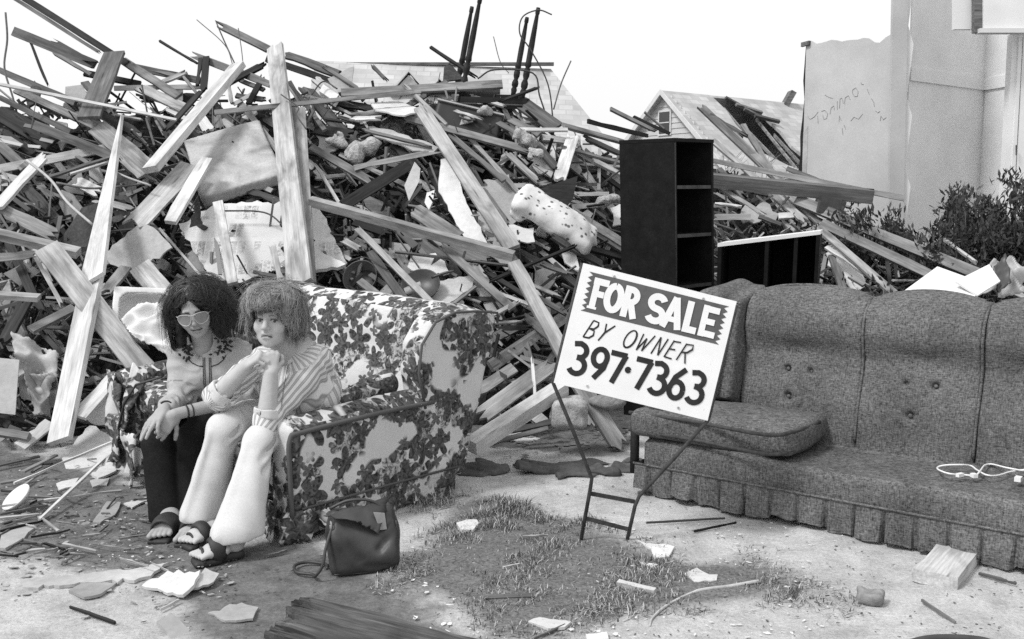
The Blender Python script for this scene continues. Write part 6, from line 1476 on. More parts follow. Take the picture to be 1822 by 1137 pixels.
def sandal(parent, heel, toe, band=(.42, .72), toe_loop=True, hz=.024):
    h, t = Vector(heel), Vector(toe); f = (t - h); L = f.length; f.normalize(); s = f.cross(Vector((0, 0, 1))).normalized(); z0 = Vector((0, 0, 1))
    R = Matrix((f, s, f.cross(s) * -1)); mid = h + f * L * .5 - z0 * (hz * .7)
    sobj('sandal', [('+', rbox(h + f * L * .3 - z0 * hz, (L * .36, .034, .018), .015, R), 0), ('+', rbox(h + f * L * .74 - z0 * hz, (L * .30, .047, .014), .014, R), .02)], .006, MATS['sandal'], parent)
    if band:
        p = h + f * L * (band[0] + band[1]) / 2; w_ = L * (band[1] - band[0]) / 2
        sobj('sandal_strap', [('+', ell(p + z0 * .010, (w_ * 1.7, .058, .058), R), 0), ('-', ell(p + z0 * .004, (w_ * 2.4, .047, .046), R), 0), ('-', half(p - z0 * .022, (0, 0, -1)), 0), ('&', half(p - f * w_, f), 0), ('&', half(p + f * w_, -f), 0)], .005, MATS['sandal'], parent)
    if toe_loop:
        p = h + f * L * .82
        MB().tube(spline([p + s * .046 - z0 * .02, p + s * .030 + z0 * .018, p + s * .012 + z0 * .024, p - s * .012 + z0 * .016, p - s * .045 - z0 * .02], 5), .006, 6).obj('sandal_strap', MATS['sandal'], parent, True)
def face_tone(v, H, brow=True, lips=.55, brow_v=.35, frown=0.0):
    r, u, f = H.local(v); tone = np.ones(len(v), f4)
    fr = f > .05
    lp = fr & (np.abs(u + .058) < .013 - np.abs(r) * .3) & (np.abs(r) < .026); tone[lp] = lips
    slit = fr & (np.abs(u + .0585 + frown * np.clip(np.abs(r) - .006, 0, 1) * 1.1) < .0030) & (np.abs(r) < .025); tone[slit] = .18
    if brow:
        bw = fr & (np.abs(u - (.024 + .006 * np.cos((np.abs(r) - .03) * 60) - .004)) < .0045) & (np.abs(r) > .012) & (np.abs(r) < .050); tone[bw] = brow_v
    return tone
def eyes(H, parent, gaze=(0, 0)):
    for q in (-1, 1):
        e = empty('eye', H(q * .031, .003, .074) - parent.location); e.parent = parent
        g = Vector((q * .031 + gaze[0], .003 + gaze[1], .0862))
        link('eyeball', mesh_np(*sdf([('+', H.e((q * .031, .0028, .0755), (.0125, .0060, .0128)), 0)], .0022, None, .006)), MATS['eye_white'], e)
        link('iris', mesh_np(*sdf([('+', H.e(tuple(g), (.0062, .0056, .0034)), 0)], .0014, None, .004)), MATS['eye_dark'], e)
        pts = spline([H(q * .031 - .0150, .0045, .082), H(q * .031 - .006, .0108, .0885), H(q * .031 + .006, .0108, .0885), H(q * .031 + .0150, .0045, .082)], 4)
        MB().tube(pts, .0019, 5).obj('eyelid_line', MATS['eye_dark'], e, True)
def evalsd(prims, p, k=.02):
    d = None
    for fn, _, _ in prims:
        q = fn(p[:, 0], p[:, 1], p[:, 2]); d = q if d is None else smin(d, q, k)
    return d
def grad(prims, p, e=.004):
    g = np.stack([evalsd(prims, p + np.eye(3)[i] * e) - evalsd(prims, p - np.eye(3)[i] * e) for i in range(3)], 1)
    return g / (np.linalg.norm(g, axis=1, keepdims=True) + 1e-9)
def strands(name, env, roots, flow, steps, step, width, lift, mat, parent, seed, wob_amp=.3, clumps=150, pull=.65, wave=1.0, stop=None):
    r = np.random.RandomState(seed); n = len(roots); p = np.array(roots, float)
    cid = np.argmin(((p[:, None, :] - p[None, :clumps, :]) ** 2).sum(2), 1); cl = r.rand(clumps)
    li = lift[0] + (lift[1] - lift[0]) * (.65 * cl[cid] + .35 * r.rand(n))
    for _ in range(3): p -= grad(env, p) * (evalsd(env, p) - li)[:, None]
    cph, cfq, cside = r.rand(clumps) * 6.28, r.uniform(.25, .75, clumps) * wave, r.normal(size=(clumps, 3)) * wob_amp
    ph = cph[cid] + r.normal(size=n) * .35; fq = cfq[cid]; side = cside[cid] + r.normal(size=(n, 3)) * wob_amp * .3
    pts = [p.copy()]; ls = np.clip(r.randint(int(steps * .6), steps + 1, clumps)[cid] + r.randint(-1, 2, n), 3, steps); dirs = None
    for k in range(steps):
        if stop is not None: ls = np.where(stop(p + (0 if dirs is None else dirs * step)), np.minimum(ls, k), ls)
        g = grad(env, p); d = flow(p) + side * np.sin(ph + fq * k)[:, None]
        d -= g * (d * g).sum(1, keepdims=True) * .85; d /= np.linalg.norm(d, axis=1, keepdims=True) + 1e-9
        dirs = d if dirs is None else dirs * .55 + d * .45
        p = p + dirs * step * (k < ls)[:, None]; dd = evalsd(env, p); p -= g * np.clip(dd - li * (1 + .8 * k / steps), -.02, .006)[:, None]
        pts.append(p.copy())
    A = np.stack(pts, 1); K = A.shape[1]; cm = np.zeros((clumps, K, 3)); ct = np.zeros(clumps)
    np.add.at(cm, cid, A); np.add.at(ct, cid, 1); cm /= np.maximum(ct, 1)[:, None, None]
    t = (np.linspace(0, 1, K) ** 1.3 * pull)[None, :, None] * r.uniform(.4, 1.0, n)[:, None, None]; A = A * (1 - t) + cm[cid] * t
    g = grad(env, A[:, 0]); T = np.gradient(A, axis=1); G_ = np.repeat(g[:, None], K, 1)
    W = np.cross(T, G_); W /= np.linalg.norm(W, axis=2, keepdims=True) + 1e-9
    wd = width * (1 - np.linspace(0, 1, K) ** 2 * .85)[None, :, None] * r.uniform(.5, 1.3, n)[:, None, None]
    L = A + W * wd; R_ = A - W * wd; C_ = A + np.cross(W, T / (np.linalg.norm(T, axis=2, keepdims=True) + 1e-9)) * wd * .8
    V = np.stack([L, C_, R_], 2).reshape(-1, 3); idx = np.arange(n * K * 3).reshape(n, K, 3)
    q = [np.stack([idx[:, :-1, a], idx[:, 1:, a], idx[:, 1:, b], idx[:, :-1, b]], -1).reshape(-1, 4) for a, b in ((0, 1), (1, 2))]
    me = mesh_np(V, np.concatenate(q)); attr(me, 'tone', np.repeat(np.clip(r.rand(clumps)[cid] * .75 + r.rand(n) * .4 - .08, 0, 1) ** 1.2, K * 3)); return link(name, me, mat, parent)
def stripes(o, segs):
    """lengthwise stripe coordinate round the nearest limb axis"""
    v = wverts(o); best = np.full(len(v), 9e9); st = np.zeros(len(v)); sk = np.zeros(len(v))
    for a, b, r_, k in segs:
        a, b = np.array(a, float), np.array(b, float); ax = b - a; L = np.linalg.norm(ax); ax /= L; t = np.clip((v - a) @ ax, 0, L); d = v - a - t[:, None] * ax; dist = np.linalg.norm(d, axis=1) - r_
        e1 = np.cross(ax, [0.31, .95, .1]); e1 /= np.linalg.norm(e1); e2 = np.cross(ax, e1); ang = np.arctan2(d @ e2, d @ e1) * max(r_, .05)
        m_ = dist < best; best[m_] = dist[m_]; st[m_] = ang[m_]; sk[m_] = k
    attr(o.data, 'st', st); attr(o.data, 'sk', sk)
def folds(segs, amp, freq, seed):
    """ring creases across a limb, strongest at its bend"""
    w = wob(30, 1.0, seed); data = [(np.array(a, float), np.array(b, float), r_) for a, b, r_ in segs]
    base = wob(16, amp * .8, seed + 1)
    def fn(x, y, z):
        s = base(x, y, z)
        for a, b, r_ in data:
            ax = b - a; L = np.linalg.norm(ax); ax = ax / L
            t = (x - a[0]) * ax[0] + (y - a[1]) * ax[1] + (z - a[2]) * ax[2]
            d2 = (x - a[0]) ** 2 + (y - a[1]) ** 2 + (z - a[2]) ** 2 - t * t
            m_ = (d2 < (r_ * 1.7) ** 2) & (t > -.05) & (t < L + .05)
            s = s + np.where(m_, amp * np.sin(t * freq + 1.6 * w(x, y, z)) * np.clip(np.abs(2 * t / L - 1) + .25, 0, 1), 0)
        return s.astype(f4)
    return fn
def legfold(seed):
    a, b = wob(8, .004, seed), wob(40, .0042, seed + 2)
    return lambda x, y, z: a(x, y, z) + b(x, y, z * .22)
def surf_hit(o):
    v = wverts(o); q = np.empty(len(o.data.loops), np.int32); o.data.loops.foreach_get('vertex_index', q)
    bv = BVHTree.FromPolygons([tuple(p) for p in v], [tuple(f_) for f_ in q.reshape(-1, 4)])
    def fn(px, py, lift=.002):
        d = ray(px, py).normalized(); loc, nr, _, _ = bv.ray_cast(Vector((0, 0, CAM_H)), d)
        return None if loc is None else loc - d * lift
    return fn
def stitch(hit, pts, r_, n=5):
    out = []
    for (a, b), (c, d) in zip(pts[:-1], pts[1:]):
        for i in range(n):
            h = hit(a + (c - a) * i / n, b + (d - b) * i / n)
            if h is not None: out.append(h)
    h = hit(*pts[-1])
    if h is not None: out.append(h)
    return out

# ---------------------------------------------------------------- woman in sunglasses
p1 = empty('person', (-1.42, 4.55, 0), 'woman with long dark hair and sunglasses, embroidered grey shirt, hands hanging over knees', 'person')
H1h = Head(P(347, 553, 4.52), (.20, -.93, -.26), (-.13, -.2, 1), .98)
nb = P(364, 614, 4.62); shR, shL = P(322, 632, 4.60), P(424, 626, 4.70)
elR, wrR = P(321, 714, 4.54), P(293, 727, 4.33); elL, wrL = P(438, 708, 4.50), P(312, 737, 4.31)
pelv = Vector((-1.44, 4.80, .46)); hpR, hpL = pelv + Vector((-.07, .06, -.01)), pelv + Vector((.07, -.06, -.01))
knR, knL = P(281, 786, 4.43), P(345, 778, 4.46); anR, anL = P(300, 908, 4.36), P(350, 910, 4.38)
heR, toR = G(312, 924, .035), G(281, 956, .025); heL, toL = G(362, 928, .035), G(328, 962, .025)
chest = P(372, 660, 4.67); belly = P(384, 722, 4.75)
ops = H1h.ops() + [('+', cap(H1h(0, -.06, -.02), nb, .046, .052), .03), ('+', ell(chest, (.135, .095, .14)), .05), ('+', cap(shR, shL, .05), .05), ('+', cap(chest, pelv, .11, .13), .05),
                   ('+', cap(shR, elR, .042, .035), .02), ('+', cap(elR, wrR, .035, .024), .02), ('+', cap(shL, elL, .042, .036), .02), ('+', cap(elL, wrL, .037, .025), .02)]
for h_, k_, a_ in ((hpR, knR, anR), (hpL, knL, anL)): ops += [('+', cap(h_, k_, .075, .05), .03), ('+', cap(k_, a_, .05, .034), .02)]
fR, _, _ = foot_ops(anR, heR, toR); fL, _, _ = foot_ops(anL, heL, toL); ops += fR + fL
hr, _ = hand_ops(wrR, P(268, 757, 4.25) - wrR, (.25, .55, -.35), [(.25, .25, .1), (.12, .12, .1), (.10, .12, .1), (.35, .5, .3)], (.1, .2), -1, .95)
hl, _ = hand_ops(wrL, P(284, 770, 4.28) - wrL, (.1, .7, .3), [(.55, .5, .3), (.6, .6, .3), (.7, .6, .3), (.7, .6, .3)], (.1, .1), 1, .92)
ops += hr + hl
v, q = sdf(ops, .0040); me = mesh_np(v, q); attr(me, 'tone', face_tone(v, H1h, True, .82, .3, .10) * .88); body1 = link('body', me, MATS['skin'], p1)
# trousers
tr = [('+', cap(pelv, pelv + Vector((0, .05, .04)), .15), 0)]
for h_, k_, a_ in ((hpR, knR, anR), (hpL, knL, anL)): tr += [('+', cap(h_, k_, .095, .070), .02), ('+', cap(k_, a_ + (a_ - k_) * .05, .066, .088), .02), ('-', half(a_ - Vector((0, 0, .045)), (0, 0, -1)), 0)]
sobj('trousers', tr, .008, MATS['denim_dark'], p1, legfold(3))
# shirt
so = [('+', ell(chest, (.155, .118, .16)), 0), ('+', cap(shR + Vector((.02, 0, -.01)), shL - Vector((.02, 0, .01)), .066), .05), ('+', cap(chest, pelv + Vector((0, 0, .05)), .128, .135), .06), ('+', ell(P(350, 668, 4.57), (.055, .05, .055)), .04), ('+', ell(P(402, 666, 4.60), (.055, .05, .055)), .04),
      ('+', cap(shR, elR, .062, .052), .03), ('+', cap(elR, wrR.lerp(elR, .22), .054, .044), .03), ('+', cap(shL, elL, .060, .055), .03), ('+', cap(elL, wrL.lerp(elL, .62), .055, .046), .03),
      ('+', cap(nb + Vector((0, -.005, -.01)), nb + Vector((-.01, -.03, .030)), .070, .064), .02), ('-', cap(nb + Vector((0, -.02, .0)), H1h(0, -.10, .02), .050, .060), .008), ('-', cap(P(370, 632, 4.50), P(362, 606, 4.46), .004, .034), .008), ('-', half(pelv + Vector((0, 0, .0)), (0, 0, -1)), 0)]
shirt1 = sobj('shirt', so, .0055, MATS['shirt_grey'], p1, folds([(shR, elR, .07), (elR, wrR, .06), (shL, elL, .07), (elL, wrL, .06)], .0050, 80, 8))
hit = surf_hit(shirt1)
emb = MB()
for k_, x0 in enumerate((-7, -4, 4, 7)):
    t_ = stitch(hit, [(368 + x0, 636), (369 + x0, 680), (375 + x0, 712)], .0016)
    if len(t_) > 2: emb.tube(t_, .0017, 4)
emb.obj('placket_stitching', MATS['thread_dark'], p1)
yk = MB()
for pts in ([(332, 636), (342, 646), (352, 651), (362, 652)], [(376, 652), (388, 648), (398, 640), (402, 632)]):
    t_ = stitch(hit, pts, .002)
    if len(t_) > 2: yk.tube(t_, .0022, 4)
yk.obj('yoke_piping', MATS['thread_dark'], p1)
fl_ = MB(); re = random.Random(4)
for cx, cy, sgn in ((335, 622, -1), (394, 616, 1)):
    for i in range(34):
        x, y = cx + re.gauss(0, 6.5), cy + re.gauss(0, 9); h0 = hit(x, y, .003); a = re.uniform(0, 6.28); h1 = hit(x + 6.5 * math.cos(a), y + 6.5 * math.sin(a), .003)
        if h0 and h1 and (h1 - h0).length < .04: fl_.tube([h0, h0.lerp(h1, .5), h1], [.0015, .0060, .0010], 5)
tag(fl_.obj('embroidery', MATS['thread_dark'], p1), kind='stuff')
# collar wings
for pts in ([(352, 612), (340, 622), (353, 636), (362, 628)], [(374, 622), (392, 606), (400, 618), (384, 630)]):
    w = [hit(x, y, .008) or P(x, y, 4.52) for x, y in pts]
    rag(w, 'collar', MATS['shirt_grey'], p1, .004, 3, .002, 5, False)
# bracelets and watch
for t_, r_ in ((.15, .0045), (.22, .0035), (.55, .0040)):
    c = wrL.lerp(elL, t_); ax = (elL - wrL).normalized(); u = ax.orthogonal().normalized(); w = ax.cross(u); R0 = (.029 + .010 * t_) if t_ < .5 else .05
    MB().tube([c + (u * math.cos(a) + w * math.sin(a)) * R0 for a in [2 * math.pi * i / 20 for i in range(21)]], r_ * .8, 5).obj('bracelet', MATS['wax_dark'], p1, True)
c = wrR.lerp(elR, .10); ax = (elR - wrR).normalized(); u = ax.orthogonal().normalized(); w = ax.cross(u)
MB().tube([c + (u * math.cos(a) + w * math.sin(a)) * .030 for a in [2 * math.pi * i / 20 for i in range(21)]], .0045, 5).obj('watch_strap', MATS['wax_dark'], p1, True)
sandal(p1, heR, toR, (.30, .80), False); sandal(p1, heL, toL, (.28, .70), False)
# sunglasses
sg1 = empty('sunglasses', H1h(0, .004, .10) - p1.location); sg1.parent = p1
for q in (-1, 1):
    lp = [(q * .005, .016), (q * .022, .021), (q * .048, .020), (q * .063, .012), (q * .067, -.006), (q * .058, -.024), (q * .038, -.032), (q * .020, -.026), (q * .009, -.006)]
    def on(x, y, d=0.0): return H1h(x, y + .004, .112 - abs(x) ** 2 * 6.0 + d)
    ring = spline([on(*a) for a in lp] + [on(*lp[0])], 4); cen = on(q * .034, -.003)
    n_ = len(ring); MB().poly([cen] + ring + [cen - H1h.f * .003] + [p - H1h.f * .003 for p in ring], [(0, i, i + 1) for i in range(1, n_)] + [(n_ + 1, n_ + 2 + i, n_ + 1 + i) for i in range(1, n_)]).obj('lens', MATS['lens'], sg1, True)
    MB().tube(ring, .0024, 6, False).obj('lens_frame', MATS['frame_pale'], sg1, True)
    MB().tube([on(q * .062, .006), H1h(q * .076, .008, .06), H1h(q * .080, .006, .0)], .0028, 6).obj('temple', MATS['frame_pale'], sg1, True)
MB().tube([on(-.016, .016), on(0, .014), on(.016, .016)], .003, 6).obj('bridge', MATS['frame_pale'], sg1, True)
# hair
env = [H1h.e((.002, .040, -.030), (.092, .084, .108)), H1h.e((.03, .0, -.075), (.105, .12, .07)), H1h.cp((-.080, .03, .0), (-.098, -.14, .015), .032, .020), H1h.cp((.085, .04, -.02), (.185, -.135, -.055), .044, .040), H1h.cp((.085, .02, .01), (.10, -.10, .0), .030, .038), H1h.cp((-.08, .0, -.05), (-.085, -.14, -.03), .04, .04), H1h.cp((0, -.02, -.1), (.04, -.16, -.10), .07, .06)]
ho = [('+', e, .02) for e in env] + [('-', H1h.e((-.002, -.030, .100), (.062, .098, .060)), .012), ('-', H1h.e((-.016, .038, .108), (.044, .046, .055)), .012)]
sobj('hair', ho, .0055, MATS['hair_black'], p1, wob(70, .003, 12))
rs = np.random.RandomState(3); roots = []
while len(roots) < 4600:
    d = rs.normal(size=3); d /= np.linalg.norm(d)
    if d[1] < -.2: continue
    p = H1h(d[0] * .10, .04 + d[1] * .085, -.03 + d[2] * .11)
    if d[2] > .55 and d[1] < .50 and -.62 < d[0] < .30: continue
    roots.append(tuple(p))
ha, hu, hf = np.array(H1h.r), np.array(H1h.u), np.array(H1h.f)
def flow1(p):
    l = p - np.array(H1h.c); r_ = l @ ha; f_ = l @ hf; u_ = l @ hu
    out = np.sign(r_ + .012) * np.clip(1.4 - np.abs(r_) * 12, .05, 1.4)
    return ha[None] * out[:, None] - hu[None] * (.55 + np.clip(.10 - u_, 0, .1) * 6)[:, None] - hf[None] * (.35 * (f_ > .03) * (u_ < .09))[:, None]
def stop1(p):
    l = (p - np.array(H1h.c)) / H1h.k; r_, u_, f_ = l @ ha, l @ hu, l @ hf; return (np.abs(r_ + .004) < .060) & (u_ < .062) & (f_ > .04)
strands('hair_strands', env, roots, flow1, 21, .015, .0011, (.001, .022), MATS['hair_black'], p1, 5, .75, 90, .75, .8, stop1)
ri = np.random.RandomState(32); fly = [roots[i] for i in ri.choice(len(roots), 800, replace=False)]
strands('stray_hair', env, fly, lambda p: flow1(p) + ri.normal(size=p.shape) * .2, 23, .0155, .0006, (.010, .042), MATS['hair_black'], p1, 17, 1.1, 200, .5, .7, stop1)
# fringe swept to one side
fr = []
for i in range(46):
    t_ = i / 45; fr.append([H1h(-.012 + .05 * t_, .098 - .02 * t_, .068), H1h(.012 + .045 * t_, .075 - .015 * t_, .096), H1h(.030 + .035 * t_ + re.gauss(0, .004), .048 - .01 * t_, .099 - .02 * t_), H1h(.048 + .022 * t_ + re.gauss(0, .005), .022 + re.gauss(0, .007), .090 - .03 * t_)])
fb = MB()
for s_ in fr: fb.tube(spline(s_, 3), [.0018] * 6 + [.0014, .0011, .0007, .0003], 3)
fb.obj('fringe', MATS['hair_black'], p1, True)

# ---------------------------------------------------------------- short-haired woman
p2 = empty('person', (-1.03, 4.35, 0), 'woman with short shaggy hair, striped shirt and white flared trousers, chin on fist', 'person')
H2h = Head(P(487, 566, 4.28), (-.12, -.98, -.05), (.02, -.08, 1), 1.02)
nb = P(514, 632, 4.40); shL, shR = P(566, 640, 4.40), P(466, 645, 4.47)
elL, wrL = P(474, 752, 4.14), P(482, 664, 4.155); elR, wrR = P(384, 708, 4.19), P(438, 652, 4.165)
pelv = Vector((-1.00, 4.66, .47)); hpL, hpR = FS(.36, .34, .46), FS(.54, .30, .46)
knL, knR = P(462, 786, 4.10), P(398, 764, 4.18); anL, anR = G(424, 945, .10), G(362, 912, .10)
heL, toL = G(428, 972, .045), G(345, 992, .030); heR, toR = G(388, 945, .04), G(330, 965, .03)
chest = P(532, 690, 4.46); belly = P(538, 745, 4.56)
ops = H2h.ops(True) + [('+', cap(H2h(0, -.06, -.02), nb, .050, .058), .03), ('+', ell(chest, (.14, .11, .15)), .05), ('+', cap(shL, shR, .055), .05), ('+', cap(chest, pelv, .13, .15), .05), ('+', H2h.e((0, -.075, .03), (.052, .035, .05)), .02),
                        ('+', cap(shL, elL, .048, .042), .02), ('+', cap(elL, wrL, .044, .030), .02), ('+', cap(shR, elR, .046, .042), .02), ('+', cap(elR, wrR, .044, .030), .02)]
for h_, k_, a_ in ((hpR, knR, anR), (hpL, knL, anL)): ops += [('+', cap(h_, k_, .080, .055), .03), ('+', cap(k_, a_, .055, .038), .02)]
fR, _, _ = foot_ops(anR, heR, toR); fL, _, _ = foot_ops(anL, heL, toL); ops += fR + fL
fist = [(1.25, 1.55, .9), (1.3, 1.6, .9), (1.3, 1.6, .9), (1.3, 1.55, .9)]
hl, _ = hand_ops(wrL, P(483, 610, 4.18) - wrL, (-.3, .9, .1), fist, (.7, .6), -1, .95)
hr, _ = hand_ops(wrR, P(468, 628, 4.14) - wrR, (.75, .3, -.6), fist, (.6, .5), 1, .95)
ops += hl + hr
v, q = sdf(ops, .0040); me = mesh_np(v, q); attr(me, 'tone', face_tone(v, H2h, True, .80, .42, .34) * 1.12); body2 = link('body', me, MATS['skin'], p2)
eyes(H2h, p2, (.004, -.001))
tr = [('+', cap(pelv, pelv + Vector((0, .03, .03)), .17), 0)]
for h_, k_, a_ in ((hpR, knR, anR), (hpL, knL, anL)): tr += [('+', cap(h_, k_, .098, .070), .02), ('+', cap(k_, k_.lerp(a_, .55), .066, .068), .02), ('+', cap(k_.lerp(a_, .45), a_ + (a_ - k_) * .02, .066, .100), .03), ('-', half(a_ - Vector((0, 0, .02)), (.12, 0, -1)), 0)]
tr.append(('-', half(pelv + Vector((0, 0, .16)), (0, 0, 1)), 0))
for h_, k_, a_ in ((hpR, knR, anR), (hpL, knL, anL)):
    fw = Vector((-.55, -.8, 0)).normalized(); sd_ = Vector((.8, -.55, 0)).normalized()
    tr.insert(-1, ('+', cap(k_ + fw * .070, a_ + fw * .098, .010), .025))
    for dz, rr in ((-.02, .012), (-.075, .010), (-.14, .008)):
        tr.append(('-', cap(k_ + sd_ * .078 + Vector((0, .05, dz + .03)), k_ + sd_ * .085 + fw * .06 + Vector((0, 0, dz - .03)), rr), .018))
    for t_ in (.35, .55, .75):
        c_ = h_.lerp(k_, t_); tr.append(('-', cap(c_ + sd_ * .09 + Vector((0, 0, .05)), c_ + Vector((0, 0, .098)) + fw * .03, .009), .02))
sobj('trousers', tr, .007, MATS['trouser_white'], p2, legfold(13))
so = [('+', ell(chest, (.165, .140, .175)), 0), ('+', cap(shL - Vector((.02, 0, .01)), shR + Vector((.02, 0, -.01)), .074), .06), ('+', cap(chest, pelv + Vector((0, 0, .04)), .155, .175), .06), ('+', ell(P(575, 700, 4.52), (.09, .12, .13)), .05),
      ('+', cap(shL, elL, .064, .054), .03), ('+', cap(elL, elL.lerp(wrL, .12), .055, .055), .02), ('+', cap(shR, elR, .060, .053), .03), ('+', cap(elR, elR.lerp(wrR, .08), .054, .056), .02),
      ('-', cap(nb + Vector((-.02, -.03, .0)), H2h(0, -.10, .03), .052, .08), .015), ('-', cap(P(500, 665, 4.30), P(500, 630, 4.30), .01, .04), .01), ('-', half(pelv - Vector((0, 0, .03)), (0, 0, -1)), 0)]
shirt2 = sobj('shirt', so, .0055, MATS['shirt_striped'], p2, folds([(shL, elL, .08), (shR, elR, .08)], .0055, 70, 18))
stripes(shirt2, [(shL, elL, .07, 1.0), (shR, elR, .07, 1.0), (nb, pelv, .16, .85)])
hit = surf_hit(shirt2)
def collar2(pts, nm):
    w = [hit(x, y, .012) or P(x, y, 4.30) for x, y in pts]
    rag(w, nm, MATS['trouser_white'], p2, .005, 3, .002, 7, False)
collar2([(515, 612), (545, 596), (562, 612), (512, 650)], 'collar')
collar2([(470, 640), (485, 632), (490, 650), (472, 668)], 'collar')
MB().tube([p for p in stitch(hit, [(512, 650), (505, 690), (500, 730)], .002)] or [P(505, 690, 4.2), P(500, 730, 4.2)], .0022, 4).obj('shirt_edge', MATS['cloth_grey'], p2)
# turned-back cuffs
for a, b, nm in ((elL.lerp(wrL, .10), elL.lerp(wrL, .30), 'cuff'), (elR.lerp(wrR, .05), elR.lerp(wrR, .26), 'cuff')):
    sobj(nm, [('+', cap(a, b, .056, .055), 0), ('&', half(a, b - a), 0), ('&', half(b, a - b), 0), ('-', cap(a, b + (b - a) * .5, .045, .050), 0)], .0045, MATS['trouser_white'], p2, wob(40, .003, 9))
sandal(p2, heL, toL, (.34, .68), True); sandal(p2, heR, toR, (.34, .68), True)
env = [H2h.e((0, .044, -.026), (.099, .088, .112)), H2h.e((0, -.02, -.075), (.098, .105, .062)), H2h.cp((-.080, .03, .0), (-.080, -.062, .018), .030, .014), H2h.cp((.082, .03, -.01), (.088, -.070, -.015), .034, .020), H2h.e((-.05, .088, -.01), (.05, .035, .05)), H2h.e((.055, .082, .0), (.048, .032, .05)), H2h.e((0, .066, .056), (.070, .036, .046))]
ho = [('+', e, .02) for e in env] + [('-', H2h.e((0, -.048, .098), (.064, .082, .062)), .012), ('-', H2h.e((.014, .020, .118), (.030, .030, .036)), .012)]
sobj('hair', ho, .0055, MATS['hair_brown'], p2, wob(80, .004, 22))
rs = np.random.RandomState(9); roots = []
while len(roots) < 6500:
    d = rs.normal(size=3); d /= np.linalg.norm(d)
    if d[1] < -.25: continue
    if d[2] > .55 and d[1] < .45 and abs(d[0]) < .72: continue
    roots.append(tuple(H2h(d[0] * .10, .04 + d[1] * .09, -.025 + d[2] * .115)))
ha2, hu2, hf2 = np.array(H2h.r), np.array(H2h.u), np.array(H2h.f); crown = np.array(H2h(.01, .12, -.05))
def flow2(p):
    d = p - crown; d /= np.linalg.norm(d, axis=1, keepdims=True) + 1e-9
    return d * .8 - hu2[None] * .45 + hf2[None] * .08
def stop2(p):
    l = (p - np.array(H2h.c)) / H2h.k; r_, u_, f_ = l @ ha2, l @ hu2, l @ hf2; return (np.abs(r_) < .062) & (u_ < .040) & (f_ > .035)
strands('hair_strands', env, roots, flow2, 14, .0125, .0011, (.0, .024), MATS['hair_brown'], p2, 6, 1.05, 120, .88, .8, stop2)
ri = np.random.RandomState(31); fly = [roots[i] for i in ri.choice(len(roots), 900, replace=False)]
strands('stray_hair', env, fly, lambda p: flow2(p) + ri.normal(size=p.shape) * .25, 12, .013, .0006, (.012, .045), MATS['hair_brown'], p2, 16, 1.5, 260, .45, 1.1, stop2)
fb = MB()
for i in range(120):
    t_ = i / 119; x0 = -.062 + .118 * t_; bx = re.gauss(0, .007)
    top_ = H2h(x0 * .75, .104, .070); lowu = .042 + re.gauss(0, .013) + (.026 if .50 < t_ < .78 else 0) - (.018 if t_ < .16 or t_ > .9 else 0)
    fb.tube(spline([top_, H2h(x0 * .95 + bx * .4, .085, .101 - abs(x0) * .22), H2h(x0 * 1.08 + bx, .060, .110 - abs(x0) * .42), H2h(x0 * 1.15 + bx * 1.6, lowu, .106 - abs(x0) * .5)], 3), [.0018, .0018, .0018, .0018, .0018, .0016, .0014, .0011, .0007, .0003], 3)
me = fb.mesh(True); attr(me, 'tone', np.repeat(np.random.RandomState(2).rand(120) ** 1.3, len(me.vertices) // 120)); link('fringe', me, MATS['hair_brown'], p2)
for s_ in (-1, 1):
    fb = MB()
    for i in range(46):
        t_ = i / 45
        a = H2h(s_ * .092, .03 + re.gauss(0, .012), .055 - .075 * t_); b = H2h(s_ * (.094 + re.gauss(0, .006)), -.03, .060 - .08 * t_); c = H2h(s_ * (.084 + re.gauss(0, .008)), -.088 + re.gauss(0, .016), .052 - .08 * t_)
        fb.tube(spline([a, b, c], 4), [.0018] * 5 + [.0015, .0012, .0008, .0004], 3)
    me = fb.mesh(True); attr(me, 'tone', np.repeat(np.random.RandomState(3).rand(46) ** 1.3, len(me.vertices) // 46)); link('side_locks', me, MATS['hair_brown'], p2)

# ---------------------------------------------------------------- handbag
plain('bag_leather', .025, .055, 9, .5, .45, .25, 60, .004)
bg = empty('handbag', G(645, 1020), 'dark leather handbag standing open on grass against the floral sofa', 'handbag')
bc0 = G(650, 1022, 0); bx_ = Vector((.86, .30, 0)).normalized(); by_ = Vector((-.30, .86, 0)).normalized(); bu = Vector((.03, 0, 1)).normalized()
def B(a, b, c): return bc0 + bx_ * a + by_ * b + bu * c
Rb = Matrix((bx_, by_, bu))
bo_ = [('+', rbox(B(0, .08, .085), (.132, .078, .085), .035, Rb), 0), ('+', rbox(B(-.005, .085, .17), (.118, .045, .07), .03, Rb), .06), ('+', ell(B(.02, .02, .07), (.10, .04, .06)), .04), ('-', rbox(B(0, .085, .258), (.095, .016, .05), .008, Rb), .02), ('-', ell(B(.07, .0, .235), (.055, .04, .06)), .04),
       ('-', cap(B(-.10, -.012, .17), B(-.03, -.022, .06), .010), .03), ('-', cap(B(.11, -.005, .16), B(.05, -.022, .10), .010), .03), ('-', cap(B(-.135, .05, .20), B(-.140, .10, .03), .018), .03), ('-', cap(B(-.05, -.025, .03), B(.08, -.025, .035), .007), .02)]
bw1, bw2 = wob(18, .007, 14), wob(46, .003, 15)
sobj('bag_body', bo_, .006, MATS['bag_leather'], bg, lambda x, y, z: bw1(x, y, z) + bw2(x, y, z * .5))
w = [B(-.13, -.02, .21), B(.03, -.035, .245), B(.05, -.03, .10), B(-.10, -.015, .20)]
rag([B(-.15, .03, .235), B(.10, .075, .262), B(.05, -.005, .15), B(-.03, -.01, .215)], 'flap', MATS['bag_leather'], bg, .005, 5, .006, 41, False)
